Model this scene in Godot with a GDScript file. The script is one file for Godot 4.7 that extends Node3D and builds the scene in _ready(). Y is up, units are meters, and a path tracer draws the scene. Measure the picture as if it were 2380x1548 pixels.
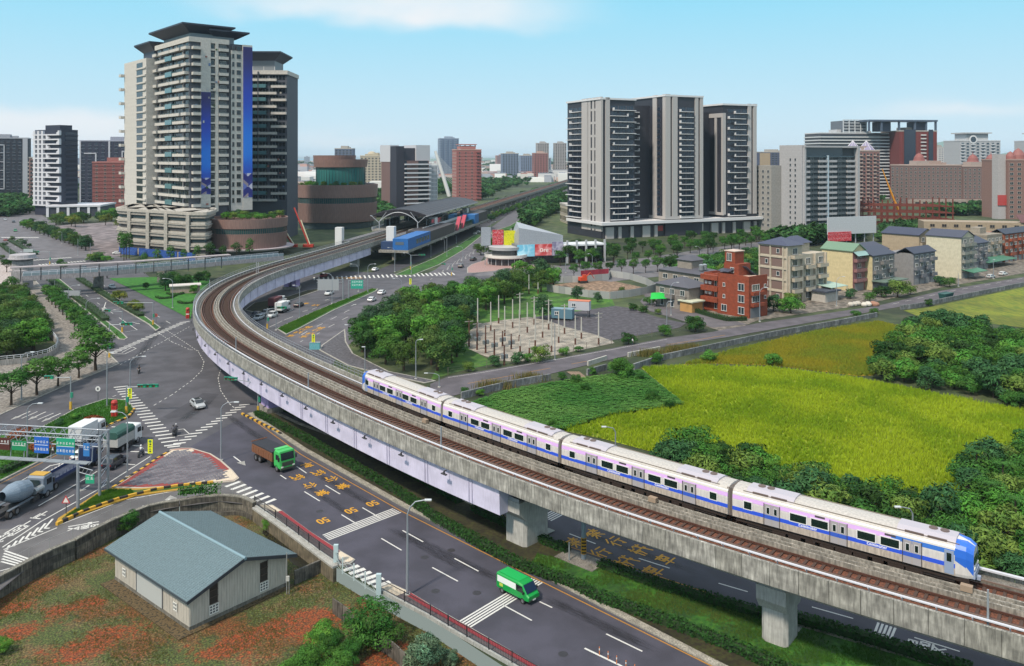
extends Node3D
# A metro viaduct curving over a road junction at the edge of a new town. Metres, y up; the eye stands 45 m above the road, looking along -z.

const EYE:=45.0
const FOCUS:=1951.0
# survey sheets: origin and scale of each measured plan, in units of the long survey (principal point 1190, 365)
const SHEET:={"A": [0.0,595.0,0.25625],"B": [0.0,892.5,0.27547],"C": [0.0,1140.4,0.29166],"D": [436.3,575.2,0.275],"E": [1041.2,575.2,0.27083],"F": [515.7,912.3,0.325],"G": [694.2,1170.2,0.29166],
	"H": [1239.6,1140.4,0.27083],"I": [1735.4,1140.4,0.27083],"J": [1765.2,257.8,0.29474],"K": [1090.8,476.0,0.13333],"L": [0.0,466.1,0.13452],"M": [813.2,436.3,0.12812],"N": [1487.5,555.3,0.19167],
	"O": [0.0,971.8,0.1794],"P": [1983.3,634.7,0.23062],"Q": [1041.2,823.1,0.25],"R": [0.0,247.9,0.29166],"S": [614.8,297.5,0.3],"Z": [0.0,0.0,1.0]}

var mats:={}
var taken:={}
var rng:=RandomNumberGenerator.new()

# ---------- survey: a measured plan point to a place on level ground of height h ----------
func p(sheet: String,x: float,y: float,h:=0.0) -> Vector3:
	var s: Array=SHEET[sheet]
	var u: float=s[0]+s[2]*x-1190.0
	var v: float=s[1]+s[2]*y-365.0
	var d:=FOCUS*(EYE-h)/v
	return Vector3(u*d/FOCUS,h,-d)

func pts(sheet: String,a: Array,h:=0.0) -> PackedVector3Array:
	var r:=PackedVector3Array()
	for i in range(0,a.size(),2):
		r.append(p(sheet,a[i],a[i+1],h))
	return r

func flat(a: PackedVector3Array) -> PackedVector2Array:
	var r:=PackedVector2Array()
	for q in a:
		r.append(Vector2(q.x,q.z))
	return r

func ground(sheet: String,a: Array,h:=0.0) -> PackedVector2Array:
	return flat(pts(sheet,a,h))

func tall(sheet: String,x: float,y: float,ytop: float,h:=0.0) -> float:   # height of what stands at (x, y) and ends at ytop
	return (y-ytop)*SHEET[sheet][2]*-p(sheet,x,y,h).z/FOCUS

# ---------- mesh collector ----------
class MB:
	var v:=PackedVector3Array()
	var n:=PackedVector3Array()
	var c:=PackedColorArray()
	var t:=PackedVector2Array()
	var col:=Color.WHITE
	var tint:=false
	func tone(k: Color) -> MB:
		col=k
		tint=true
		return self
	func tri(a: Vector3,b: Vector3,d: Vector3) -> void:      # counter-clockwise from outside; stored clockwise
		var m:=(b-a).cross(d-a)
		if m.length_squared()<1e-14:
			return
		m=m.normalized()
		v.append(a); v.append(d); v.append(b)
		n.append(m); n.append(m); n.append(m)
		c.append(col); c.append(col); c.append(col)
	func tri_n(a: Vector3,b: Vector3,d: Vector3,na: Vector3,nb: Vector3,nd: Vector3) -> void:
		v.append(a); v.append(d); v.append(b)
		n.append(na); n.append(nd); n.append(nb)
		c.append(col); c.append(col); c.append(col)
	func quad(a: Vector3,b: Vector3,d: Vector3,e: Vector3) -> void:
		tri(a,b,d)
		tri(a,d,e)
	func slab(o: Vector3,x: Vector3,y: Vector3,z: Vector3) -> void:   # parallelepiped from a corner
		if x.cross(y).dot(z)<0.0:
			var s:=x
			x=y
			y=s
		var a:=o+x
		var b:=o+y
		var d:=o+z
		quad(o,b,b+x,a)
		quad(d,a+z,a+y+z,b+z)
		quad(o,a,a+z,d)
		quad(b,b+z,b+x+z,b+x)
		quad(o,d,d+y,b)
		quad(a,a+y,a+y+z,a+z)
	func box(m: Vector3,s: Vector3,f:=Transform3D()) -> void:
		var b:=f.basis
		slab(f*(m-s*0.5),b.x*s.x,b.y*s.y,b.z*s.z)
	func span(a: Vector3,s: Vector3,f:=Transform3D()) -> void:      # box from its lowest corner
		box(a+s*0.5,s,f)
	func tube(path: PackedVector3Array,r: Array,sides:=6,caps:=true) -> void:
		var rings:=[]
		for i in path.size():
			var d:=(path[mini(i+1,path.size()-1)]-path[maxi(i-1,0)]).normalized()
			var s:=d.cross(Vector3.UP if absf(d.y)<0.95 else Vector3.RIGHT).normalized()
			var w:=s.cross(d)
			var ring:=PackedVector3Array()
			for k in sides:
				var an:=TAU*k/sides
				ring.append(s*cos(an)+w*sin(an))
			rings.append([path[i],ring,float(r[mini(i,r.size()-1)])])
		for i in path.size()-1:
			for k in sides:
				var k2:=(k+1) % sides
				var A: Vector3=rings[i][0]+rings[i][1][k]*rings[i][2]
				var B: Vector3=rings[i][0]+rings[i][1][k2]*rings[i][2]
				var C: Vector3=rings[i+1][0]+rings[i+1][1][k2]*rings[i+1][2]
				var D: Vector3=rings[i+1][0]+rings[i+1][1][k]*rings[i+1][2]
				tri_n(A,D,C,rings[i][1][k],rings[i+1][1][k],rings[i+1][1][k2])
				tri_n(A,C,B,rings[i][1][k],rings[i+1][1][k2],rings[i][1][k2])
		if caps:
			for e in [0,path.size()-1]:
				var q: PackedVector3Array=rings[e][1]
				for k in range(1,sides-1):
					var a: Vector3=rings[e][0]+q[0]*rings[e][2]
					var b: Vector3=rings[e][0]+q[k]*rings[e][2]
					var d: Vector3=rings[e][0]+q[k+1]*rings[e][2]
					if e==0:
						tri(a,b,d)
					else:
						tri(a,d,b)
	func rod(a: Vector3,b: Vector3,r:=0.05,sides:=6) -> void:
		tube(PackedVector3Array([a,b]),[r,r],sides)
	func bar(a: Vector3,b: Vector3,w: float,h: float) -> void:       # square bar, h upwards
		var d:=b-a
		var s:=d.cross(Vector3.UP).normalized()*w
		var u:=s.cross(d).normalized()*h
		slab(a-s*0.5-u*0.5,d,s,u)
	func sheet(poly: PackedVector2Array,y: float) -> void:
		var q:=poly.duplicate()
		var k:=Geometry2D.triangulate_polygon(q)
		for i in range(0,k.size(),3):
			var a:=Vector3(q[k[i]].x,y,q[k[i]].y)
			var b:=Vector3(q[k[i+1]].x,y,q[k[i+1]].y)
			var d:=Vector3(q[k[i+2]].x,y,q[k[i+2]].y)
			if (b-a).cross(d-a).y<0.0:
				tri(a,d,b)
			else:
				tri(a,b,d)
	func prism(poly: PackedVector2Array,y0: float,y1: float,top:=true) -> void:
		if top:
			sheet(poly,y1)
		var cw:=Geometry2D.is_polygon_clockwise(poly)
		for i in poly.size():
			var a:=poly[i]
			var b:=poly[(i+1) % poly.size()]
			if cw:
				var s:=a
				a=b
				b=s
			quad(Vector3(a.x,y0,a.y),Vector3(a.x,y1,a.y),Vector3(b.x,y1,b.y),Vector3(b.x,y0,b.y))
	func loft(rings: Array,closed:=true,caps:=true) -> void:       # rings of equal count, counter-clockwise seen from the start
		for i in rings.size()-1:
			var m: int=rings[i].size()
			for k in (m if closed else m-1):
				var j:=(k+1) % m
				quad(rings[i][k],rings[i+1][k],rings[i+1][j],rings[i][j])
		if caps:
			for e in [0,rings.size()-1]:
				for k in range(1,rings[e].size()-1):
					if e==0:
						tri(rings[e][0],rings[e][k],rings[e][k+1])
					else:
						tri(rings[e][0],rings[e][k+1],rings[e][k])
	func lathe(prof: Array,at:=Vector3.ZERO,sides:=16,f:=Basis.IDENTITY) -> void:   # prof: radius, height pairs upwards
		for i in range(0,prof.size()-2,2):
			for k in sides:
				var a:=TAU*k/sides
				var b:=TAU*(k+1)/sides
				var A:=at+f*Vector3(cos(a)*prof[i],prof[i+1],-sin(a)*prof[i])
				var B:=at+f*Vector3(cos(b)*prof[i],prof[i+1],-sin(b)*prof[i])
				var C:=at+f*Vector3(cos(b)*prof[i+2],prof[i+3],-sin(b)*prof[i+2])
				var D:=at+f*Vector3(cos(a)*prof[i+2],prof[i+3],-sin(a)*prof[i+2])
				quad(A,B,C,D)
	func uv_flat(s: float,o:=Vector2.ZERO) -> void:
		t.clear()
		for q in v:
			t.append((Vector2(q.x,q.z)-o)*s)
	func mesh(m: Material=null,into: ArrayMesh=null) -> ArrayMesh:
		var a:=[]
		a.resize(Mesh.ARRAY_MAX)
		a[Mesh.ARRAY_VERTEX]=v
		a[Mesh.ARRAY_NORMAL]=n
		if tint:
			a[Mesh.ARRAY_COLOR]=c
		if t.size()==v.size() and t.size():
			a[Mesh.ARRAY_TEX_UV]=t
		var r:=into if into else ArrayMesh.new()
		if v.size():
			r.add_surface_from_arrays(Mesh.PRIMITIVE_TRIANGLES,a)
			r.surface_set_material(r.get_surface_count()-1,m)
		return r

# ---------- nodes ----------
func numbered(called: String) -> String:
	taken[called]=int(taken.get(called,-1))+1
	return called if taken[called]==0 else "%s_%03d" % [called,taken[called]]

func thing(called: String,label: String,category: String,at:=Vector3.ZERO,turn:=0.0,group:="") -> Node3D:
	var o:=Node3D.new()
	o.name=numbered(called)
	add_child(o)
	o.position=at
	o.rotation.y=turn
	return tag(o,label,category,group)

func tag(o: Node3D,label: String,category: String,group:="") -> Node3D:
	o.set_meta("label",label)
	o.set_meta("category",category)
	if group:
		o.set_meta("group",group)
	return o

func put(called: String,m: Mesh,parent: Node3D=null,f:=Transform3D()) -> MeshInstance3D:
	var o:=MeshInstance3D.new()
	o.mesh=m
	o.transform=f
	if parent:
		o.name=called
		parent.add_child(o,true)
	else:
		o.name=numbered(called)
		add_child(o)
	return o

func part(called: String,b: MB,m: Material,parent: Node3D=null) -> MeshInstance3D:
	return put(called,b.mesh(m),parent)

func bx(called: String,parent: Node3D,m: Material,a: Vector3,s: Vector3,f:=Transform3D()) -> MeshInstance3D:   # a box from its lowest corner as one part
	return bc(called,parent,m,a+s*0.5,s,f)

func bc(called: String,parent: Node3D,m: Material,c: Vector3,s: Vector3,f:=Transform3D()) -> MeshInstance3D:
	var b:=N()
	b.box(c,s,f)
	return part(called,b,m,parent)

func mv(x: float,y: float,z: float) -> Transform3D:
	return Transform3D(Basis.IDENTITY,V(x,y,z))

static func N() -> MB:
	return MB.new()

const NTH:=["first","second","third","fourth","fifth","sixth","seventh","eighth","ninth","tenth","eleventh","twelfth","thirteenth","fourteenth","fifteenth","sixteenth","seventeenth","eighteenth","nineteenth","twentieth"]
func nth(i: int) -> String:
	return NTH[i] if i<20 else "twenty "+NTH[i-20] if i<39 else "far"

func ranked(places: Array) -> Array:        # where each place stands among its fellows: rows from the front, then from the left
	var rows:=maxi(1,int(ceil(sqrt(places.size()/4.0))))
	var order:=range(places.size())
	order.sort_custom(func(i,j): return places[i].y>places[j].y)
	var r:=[]
	r.resize(places.size())
	var per:=int(ceil(float(places.size())/rows))
	for k in rows:
		var row: Array=order.slice(k*per,(k+1)*per)
		row.sort_custom(func(i,j): return places[i].x<places[j].x)
		for i in row.size():
			r[row[i]]=", %s row, %s from left" % ["front" if k==0 else nth(k),nth(i)]
	return r

static func V(x: float,y: float,z: float) -> Vector3:
	return Vector3(x,y,z)

func struct(called: String,b: MB,m: Material,label: String) -> MeshInstance3D:
	var o:=put(called,b.mesh(m))
	o.set_meta("kind","structure")
	o.set_meta("label",label)
	return o

func stuff(o: Node3D) -> Node3D:
	o.set_meta("kind","stuff")
	return o

func again(o: Node3D,at: Vector3,turn:=0.0,label:="",group:="") -> Node3D:
	var r: Node3D=o.duplicate()
	var stem:=RegEx.create_from_string("_\\d{3}$").sub(o.name,"")
	r.name=numbered(stem)
	add_child(r)
	r.position=at
	r.rotation.y=turn
	if label:
		r.set_meta("label",label)
	if group:
		r.set_meta("group",group)
	return r

func yaw(d: Vector3) -> float:          # turn that lays local +x along d
	return atan2(-d.z,d.x)

# ---------- materials ----------
var textures:={}
func noise(key: String,freq: float,colors: Array,stops: Array,octaves:=5,kind:=0,size:=512) -> NoiseTexture2D:
	if textures.has(key):
		return textures[key]
	var f:=FastNoiseLite.new()
	f.seed=7+textures.size()*13
	f.noise_type=FastNoiseLite.TYPE_CELLULAR if kind==1 else FastNoiseLite.TYPE_SIMPLEX_SMOOTH
	f.frequency=freq
	f.fractal_octaves=octaves
	f.fractal_gain=0.55
	var r:=Gradient.new()
	r.offsets=PackedFloat32Array(stops)
	var cs:=PackedColorArray()
	for k in colors:
		cs.append(Color(k) if k is String else k)
	r.colors=cs
	var tx:=NoiseTexture2D.new()
	tx.width=size
	tx.height=size
	tx.seamless=true
	tx.noise=f
	tx.color_ramp=r
	textures[key]=tx
	return tx

func grain(low: float,freq:=0.03,octaves:=5) -> NoiseTexture2D:
	return noise("grain%.2f_%.3f_%d" % [low,freq,octaves],freq,[Color(low,low,low),Color(1,1,1)],[0.25,0.75],octaves)

func mat(key: String,hex:="ffffff",rough:=0.8,metal:=0.0,tex: Texture2D=null,scale:=Vector3.ONE,over: Texture2D=null,over_scale:=Vector3.ONE,world:=true) -> StandardMaterial3D:
	if mats.has(key):
		return mats[key]
	var m:=StandardMaterial3D.new()
	m.resource_name=key
	m.albedo_color=Color(hex)
	m.roughness=rough
	m.metallic=metal
	m.vertex_color_use_as_albedo=true
	if tex:
		m.albedo_texture=tex
		m.uv1_triplanar=true
		m.uv1_world_triplanar=world
		m.uv1_scale=scale
	if over:
		m.detail_enabled=true
		m.detail_blend_mode=BaseMaterial3D.BLEND_MODE_MUL
		m.detail_albedo=over
		m.detail_uv_layer=BaseMaterial3D.DETAIL_UV_2
		m.uv2_triplanar=true
		m.uv2_world_triplanar=world
		m.uv2_scale=over_scale
	mats[key]=m
	return m

func pt(hex: String,rough:=0.6,metal:=0.0) -> StandardMaterial3D:
	return mat("paint_"+hex+"_%.2f_%.1f" % [rough,metal],hex,rough,metal)

func wt(hex: String,low:=0.72) -> StandardMaterial3D:      # masonry: fine grain and broad blotches, rain streaks downwards
	return mat("weathered_%s_%.2f" % [hex,low],hex,0.85,0.0,grain(lerpf(low,1.0,0.35),0.02),V(0.45,0.045,0.45),grain(lerpf(low,1.0,0.55),0.012),V(0.12,0.12,0.12))

func glass(hex:="1a2a33",rough:=0.12) -> StandardMaterial3D:
	var m:=mat("glass_"+hex,hex,rough,0.0)
	m.metallic_specular=0.6
	return m

func leafy(hex: String) -> StandardMaterial3D:
	var m:=mat("leaf_"+hex,hex,0.75)
	m.metallic_specular=0.25
	m.backlight_enabled=true
	m.backlight=Color(0.25,0.32,0.08)
	return m

# ================= the scene =================
func _ready() -> void:
	rng.seed=20
	var cam:=Camera3D.new()
	cam.name="camera"
	cam.projection=Camera3D.PROJECTION_FRUSTUM
	cam.near=0.5
	cam.far=90000.0
	cam.size=0.5*1548.0/FOCUS
	cam.frustum_offset=Vector2(0,-0.5*409.0/FOCUS)
	cam.position=V(0,EYE,0)
	add_child(cam)
	cam.current=true
	var env:=Environment.new()
	env.background_mode=Environment.BG_SKY
	env.sky=Sky.new()
	var pano:=PanoramaSkyMaterial.new()
	pano.panorama=ImageTexture.create_from_image(sky_picture())
	env.sky.sky_material=pano
	env.tonemap_mode=Environment.TONE_MAPPER_LINEAR
	env.tonemap_exposure=1.3
	env.sdfgi_enabled=true
	env.ssao_enabled=true
	env.ssil_enabled=true
	env.fog_enabled=true
	env.fog_density=0.00005
	env.fog_light_color=Color(0.83,0.93,1.0)
	var we:=WorldEnvironment.new()
	we.name="world_environment"
	we.environment=env
	add_child(we)
	var sun:=DirectionalLight3D.new()
	sun.name="sun"
	sun.light_color=Color(1.0,0.945,0.875)
	sun.light_energy=1.2
	sun.light_angular_distance=5.0
	sun.shadow_enabled=true
	sun.rotation_degrees=V(-52,-38,0)
	add_child(sun)
	terrain()
	roads()
	markings()
	viaduct()
	station()
	train()
	footbridge()
	towers()
	far_buildings()
	houses()
	foreground()
	pole_yard()
	street_furniture()
	traffic()
	greenery()

func sky_picture() -> Image:
	var w:=2048
	var h:=1024
	var data:=PackedFloat32Array()
	data.resize(w*h*3)
	var f:=FastNoiseLite.new()
	f.seed=5
	f.frequency=2.2
	f.fractal_octaves=6
	var f2:=FastNoiseLite.new()
	f2.seed=11
	f2.frequency=9.0
	f2.fractal_octaves=4
	var low:=Color(0.56,0.66,0.72)
	var mid:=Color(0.235,0.57,0.74)
	var high:=Color(0.2,0.42,0.72)
	for y in h:
		var el:=(0.5-(y+0.5)/h)*180.0
		for x in w:
			var c:=Color(0.2,0.24,0.22)
			if el>-1.0:
				var az:=wrapf((x+0.5)/w*360.0,-180.0,180.0)
				var t:=clampf(el/11.0,0.0,1.0)
				c=low.lerp(mid,pow(t,0.85)) if el<11.0 else mid.lerp(high,clampf((el-11.0)/60.0,0.0,1.0))
				var a:=deg_to_rad(az)
				var e:=deg_to_rad(el)
				var d:=V(sin(a)*cos(e),sin(e)*2.6,-cos(a)*cos(e))
				var k:=f.get_noise_3dv(d)*0.5+0.5
				var k2:=f2.get_noise_3dv(d)*0.5+0.5
				var cl:=smoothstep(0.36,0.6,k+0.10*(k2-0.5))*smoothstep(10.5,20.0,el)
				# the bank at the top of the view, and low white veils left and right
				var m1:=exp(-pow((az+8.0)/11.5,4.0))*smoothstep(8.35,9.6,el+1.3*(k2-0.5)+0.12*(az+8.0)*0.25)*smoothstep(15.0,11.0,el)
				var m2:=0.85*smoothstep(-20.5,-26.0,az)*smoothstep(-60.0,-40.0,az)*smoothstep(3.2,2.2,el+1.0*(k2-0.5))*smoothstep(-0.3,0.9,el)
				var m3:=0.55*exp(-pow((az-28.0)/4.5,2.0)-pow((el-2.9-1.1*(k2-0.5))/0.45,2.0))
				var m4:=0.4*exp(-pow((az+11.5)/3.5,2.0)-pow((el-1.1-1.4*(k2-0.5))/0.5,2.0))
				cl=clampf(maxf(cl*0.9,maxf(m1*(0.55+0.5*k2),maxf(m2,maxf(m3,m4)))),0.0,1.0)
				c=c.lerp(Color(0.70,0.715,0.735) if el<16.0 else Color(1.08,1.06,1.04),cl)
			var i:=(y*w+x)*3
			data[i]=c.r
			data[i+1]=c.g
			data[i+2]=c.b
	return Image.create_from_data(w,h,false,Image.FORMAT_RGBF,data.to_byte_array())

# ---------- ground ----------
var field_edge:=PackedVector2Array()
func terrain() -> void:
	var grassy:=noise("turf",0.012,["3c4a2c","4b5a34","5d6840","6a6852"],[0.2,0.45,0.65,0.85],6)
	var land:=mat("land","c8d0c0",0.95,0.0,grassy,Vector3.ONE/60.0,grain(0.62,0.01),Vector3.ONE/900.0)
	# the low field with the shed lies 1.5 m under the road
	field_edge=ground("Z",[-60,1384,67,1315,169,1269,262,1219,344,1187,417,1174,510,1162,569,1167,596,1180,694,1252,780,1318,872,1372,1000,1438,1170,1549,1195,1580,1210,1720,-60,1720])
	var outline:=Geometry2D.convex_hull(field_edge)
	var x0:=-120.0
	var x1:=60.0
	var z0:=-125.0
	var z1:=-66.0
	var b:=N()
	for cell in Geometry2D.clip_polygons(PackedVector2Array([Vector2(x0,z0),Vector2(x1,z0),Vector2(x1,z1),Vector2(x0,z1)]),field_edge):
		b.sheet(cell,0.0)
	var far:=20000.0
	b.sheet(PackedVector2Array([Vector2(-far,-far),Vector2(far,-far),Vector2(far,z0),Vector2(-far,z0)]),0.0)
	b.sheet(PackedVector2Array([Vector2(-far,z0),Vector2(x0,z0),Vector2(x0,z1),Vector2(-far,z1)]),0.0)
	b.sheet(PackedVector2Array([Vector2(x1,z0),Vector2(far,z0),Vector2(far,z1),Vector2(x1,z1)]),0.0)
	b.sheet(PackedVector2Array([Vector2(-far,z1),Vector2(far,z1),Vector2(far,400),Vector2(-far,400)]),0.0)
	struct("ground",b,land,"level green land reaching from the road to the horizon")
	# sea along the left horizon
	b=N()
	b.sheet(PackedVector2Array([Vector2(-19900,-19900),Vector2(-1100,-19900),Vector2(-1500,-11000),Vector2(-5000,-9500),Vector2(-19900,-9000)]),0.5)
	struct("sea",b,mat("sea","2f6f86",0.25),"pale blue sea along the left horizon")
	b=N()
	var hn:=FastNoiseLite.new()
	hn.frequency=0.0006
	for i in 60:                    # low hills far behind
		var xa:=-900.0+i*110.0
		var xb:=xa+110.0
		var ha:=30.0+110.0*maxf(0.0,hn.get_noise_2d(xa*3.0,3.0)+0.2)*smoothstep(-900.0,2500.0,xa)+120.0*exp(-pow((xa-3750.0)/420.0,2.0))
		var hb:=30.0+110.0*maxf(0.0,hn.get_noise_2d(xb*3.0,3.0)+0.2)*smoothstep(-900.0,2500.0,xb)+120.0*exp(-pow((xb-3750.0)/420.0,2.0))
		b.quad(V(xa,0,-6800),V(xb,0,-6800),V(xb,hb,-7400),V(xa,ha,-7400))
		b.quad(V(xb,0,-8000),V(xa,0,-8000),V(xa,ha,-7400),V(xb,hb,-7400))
	struct("hills",b,mat("hill","5a7268",0.95),"blue hills on the far right horizon")  # blue green albedo: part of the distance haze is put into this colour
	# the field: dry turf worn through to red soil
	b=N()
	b.sheet(field_edge,-1.5)
	var size:=1024
	var img:=Image.create_empty(size,size,false,Image.FORMAT_RGB8)
	var nf:=FastNoiseLite.new()
	nf.frequency=0.09
	nf.fractal_octaves=5
	nf.seed=3
	var ng:=FastNoiseLite.new()
	ng.frequency=0.35
	ng.fractal_octaves=4
	ng.seed=4
	var org:=Vector2(-80,-112)
	var soil:=[p("C",1950,1170,-1.5),p("C",2330,1130,-1.5),p("C",90,1150,-1.5),p("C",780,1200,-1.5),p("C",40,960,-1.5),p("G",60,990,-1.5),p("G",640,1250,-1.5),p("C",600,920,-1.5),p("C",640,1290,-1.5)]
	var soil_r:=[Vector2(7.0,2.2),Vector2(4.6,1.8),Vector2(4.2,1.6),Vector2(4.6,2.2),Vector2(2.6,1.6),Vector2(5.5,2.6),Vector2(4,3),Vector2(3.2,1.4),Vector2(2.5,1.3)]
	for y in size:
		for x in size:
			var w:=org+Vector2(x,y)/size*92.0
			var a:=nf.get_noise_2d(w.x*2.2,w.y*2.2)
			var g2:=ng.get_noise_2d(w.x*4.0,w.y*4.0)
			var a2:=nf.get_noise_2d(w.x*1.1+300.0,w.y*1.1)
			var c:=Color("75653e").lerp(Color("52602a"),smoothstep(-0.22,0.28,a+0.5*g2+0.15))
			c=c.lerp(Color("7d6c43"),smoothstep(0.02,0.55,g2+0.3*a2)*0.55)
			c=c.lerp(Color("3a2a18"),smoothstep(0.12,0.45,-g2+0.3*a2)*0.4)
			var s:=smoothstep(0.10,0.38,a2+0.40*g2)*0.7
			for k in soil.size():
				var q:=Vector2(w.x-soil[k].x,w.y-soil[k].z).rotated(0.72)
				s=maxf(s,smoothstep(1.25,0.45,(q/soil_r[k]).length()+0.9*a+0.55*g2))
			c=c.lerp(Color("a8481a").lerp(Color("7a4826"),clampf(0.5+g2*1.3,0.0,1.0)),s*0.9)
			img.set_pixel(x,y,c)
	var fm:=StandardMaterial3D.new()
	fm.albedo_texture=ImageTexture.create_from_image(img)
	fm.roughness=0.95
	fm.detail_enabled=true
	fm.detail_blend_mode=BaseMaterial3D.BLEND_MODE_MUL
	fm.detail_albedo=grain(0.5,0.06)
	fm.detail_uv_layer=BaseMaterial3D.DETAIL_UV_2
	fm.uv2_triplanar=true
	fm.uv2_world_triplanar=true
	fm.uv2_scale=Vector3.ONE*0.12
	b.uv_flat(1.0/92.0,org)
	struct("field",b,fm,"worn field of dry turf and bare red soil round the shed")
	# rice, weeds and yards: sheets a little above the land
	var sheet_of:=func(called: String,poly: PackedVector2Array,y: float,m: Material,label: String) -> void:
		var k:=N()
		k.sheet(poly,y)
		struct(called,k,m,label)
	var rice:=mat("rice","e4e0b0",0.95,0.0,noise("rice",0.03,["6f8a14","8ba318","a2b31e","93a018"],[0.2,0.45,0.7,0.9],5),Vector3.ONE/14.0,grain(0.8,0.012),Vector3.ONE/120.0)
	sheet_of.call("rice_field",ground("Z",[1490,855,1640,850,1800,855,1990,880,2120,905,2380,955,2460,975,2460,1060,2290,1046,2250,1100,2232,1160,2150,1185,2000,1150,1800,1090,1550,1060,1400,1020,1300,1000,1420,965,1590,940]),0.05,rice,"large yellow green rice field behind the train")
	sheet_of.call("rice_field",ground("Z",[1585,848,1700,815,1900,770,2040,748,2115,765,2118,785,2080,830,2030,873,1990,874,1800,850,1640,845]),0.05,mat("rice2","e8d6a4",0.95,0.0,noise("rice_b",0.025,["7c8012","a08f18","ab9a20","7d8a18"],[0.2,0.45,0.7,0.9],5),Vector3.ONE/18.0,grain(0.75,0.012),Vector3.ONE/90.0),"smaller golden rice field below the canal wall")
	sheet_of.call("rice_field",ground("Z",[2100,722,2160,714,2380,668,2600,625,2600,800,2380,762,2240,745,2150,742]),0.05,mat("rice3","d6d8a8",0.95,0.0,noise("rice_c",0.02,["5d7418","76821c","8a8c26","6a8420"],[0.2,0.45,0.7,0.9],5),V(0.06,0.06,0.015),grain(0.8,0.012),Vector3.ONE/120.0),"far rice field beside the road at the right")
	var weed:=mat("weed","c6d8b0",0.95,0.0,noise("weed",0.03,["1f4d14","2c6a1c","47802a","5c6e2c"],[0.2,0.5,0.75,0.92],6),Vector3.ONE/16.0,grain(0.7,0.015),Vector3.ONE/70.0)
	sheet_of.call("weedy_ground",ground("Z",[1085,945,1170,915,1290,893,1380,880,1490,865,1560,920,1590,945,1420,968,1310,1003,1250,1010,1180,990]),0.04,weed,"bright green weedy ground between the train and the country road")
	sheet_of.call("grass_lot",ground("Z",[1000,885,1075,740,1110,690,1230,655,1420,690,1430,712,1236,740,1109,758,1076,802,1150,845,1050,868]),0.04,mat("lot","ccd6b4",0.95,0.0,noise("lot",0.02,["3a6a1c","4a7c24","5f8a30","6f7d3c"],[0.2,0.45,0.7,0.9],6),Vector3.ONE/25.0,grain(0.7,0.015),Vector3.ONE/90.0),"mown grass lot behind the utility poles")
	sheet_of.call("gravel_yard",ground("E",[120,845,140,760,250,660,460,625,700,598,860,630,1000,680,1250,745,1400,792,1430,822,1150,880,800,950,580,985,420,970,280,920]),0.06,mat("gravel","b9b0a2",0.95,0.0,grain(0.6,0.08),Vector3.ONE/9.0,grain(0.75,0.02),Vector3.ONE/40.0),"pale gravel yard planted with utility poles")
	sheet_of.call("asphalt_yard",ground("E",[715,602,1250,530,1290,522,1430,503,1560,520,1800,600,2040,652,1990,690,1400,800,1250,745,1000,680,860,630]),0.064,mat("yard","57535a",0.9,0.0,grain(0.72,0.02),Vector3.ONE/20.0,grain(0.8,0.05),V(0.02,0.3,0.3)),"dark empty asphalt yard beside the gravel")
	sheet_of.call("building_site",ground("E",[850,330,1140,290,1380,280,1700,350,1690,400,1390,440,1210,400,1000,370,850,355]),0.05,mat("site","8f7660",0.95,0.0,grain(0.6,0.03),Vector3.ONE/30.0),"bare brown building site behind a metal hoarding")
	sheet_of.call("parking_field",ground("L",[860,460,1100,420,1500,400,1900,375,2150,370,2330,700,2100,960,1560,960,1500,830,1300,740,1080,620]),0.05,mat("dust","7d7375",0.95,0.0,grain(0.7,0.015),Vector3.ONE/60.0),"bare grey brown lot left of the tall tower")
	var dirt:=mat("house_yard","8a8176",0.95,0.0,grain(0.6,0.02),Vector3.ONE/25.0,grain(0.8,0.05),Vector3.ONE/5.0)
	sheet_of.call("house_yard",ground("Z",[1690,775,1760,745,1830,735,1990,712,2190,668,2400,632,2400,590,2200,600,1990,640,1860,660,1760,700,1690,720,1560,690,1520,720,1600,745]),0.056,dirt,"dusty concrete yards round the row houses")
	sheet_of.call("park_lawn",ground("A",[990,204,1350,379,1730,577,1760,400,1900,250,1900,180,1500,190]),0.13,mat("lawn","a2b88c",0.95,0.0,noise("lawn",0.02,["2f6f12","3f8a18","56962a"],[0.2,0.55,0.85],6),Vector3.ONE/20.0),"bright green park lawn beside the boulevard")
	sheet_of.call("lake",ground("Z",[1105,424,1135,419,1190,420,1188,427,1140,430]),0.06,mat("lake","8fb0b8",0.15),"pale lake far beyond the station")

# ---------- roads ----------
var road_node: Node3D
func asphalt(key: String,hex: String) -> StandardMaterial3D:
	return mat(key,hex,0.88,0.0,grain(0.84,0.012,6),Vector3.ONE/45.0,grain(0.9,0.06),Vector3.ONE/4.0)

func block(called: String,poly: PackedVector2Array,y: float,m: Material,label: String,kerb: Material=null,wide:=0.35,base:=0.0) -> MeshInstance3D:
	# an island or pavement: kerb ring and fill as two parts of one structure
	var k:=N()
	k.prism(poly,base,y)
	var o:=struct(called,k,kerb if kerb else m,label)
	if kerb:
		for inner in Geometry2D.offset_polygon(poly,-wide):
			var q:=N()
			q.sheet(inner,y+0.02)
			part("fill",q,m,o)
	return o

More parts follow.
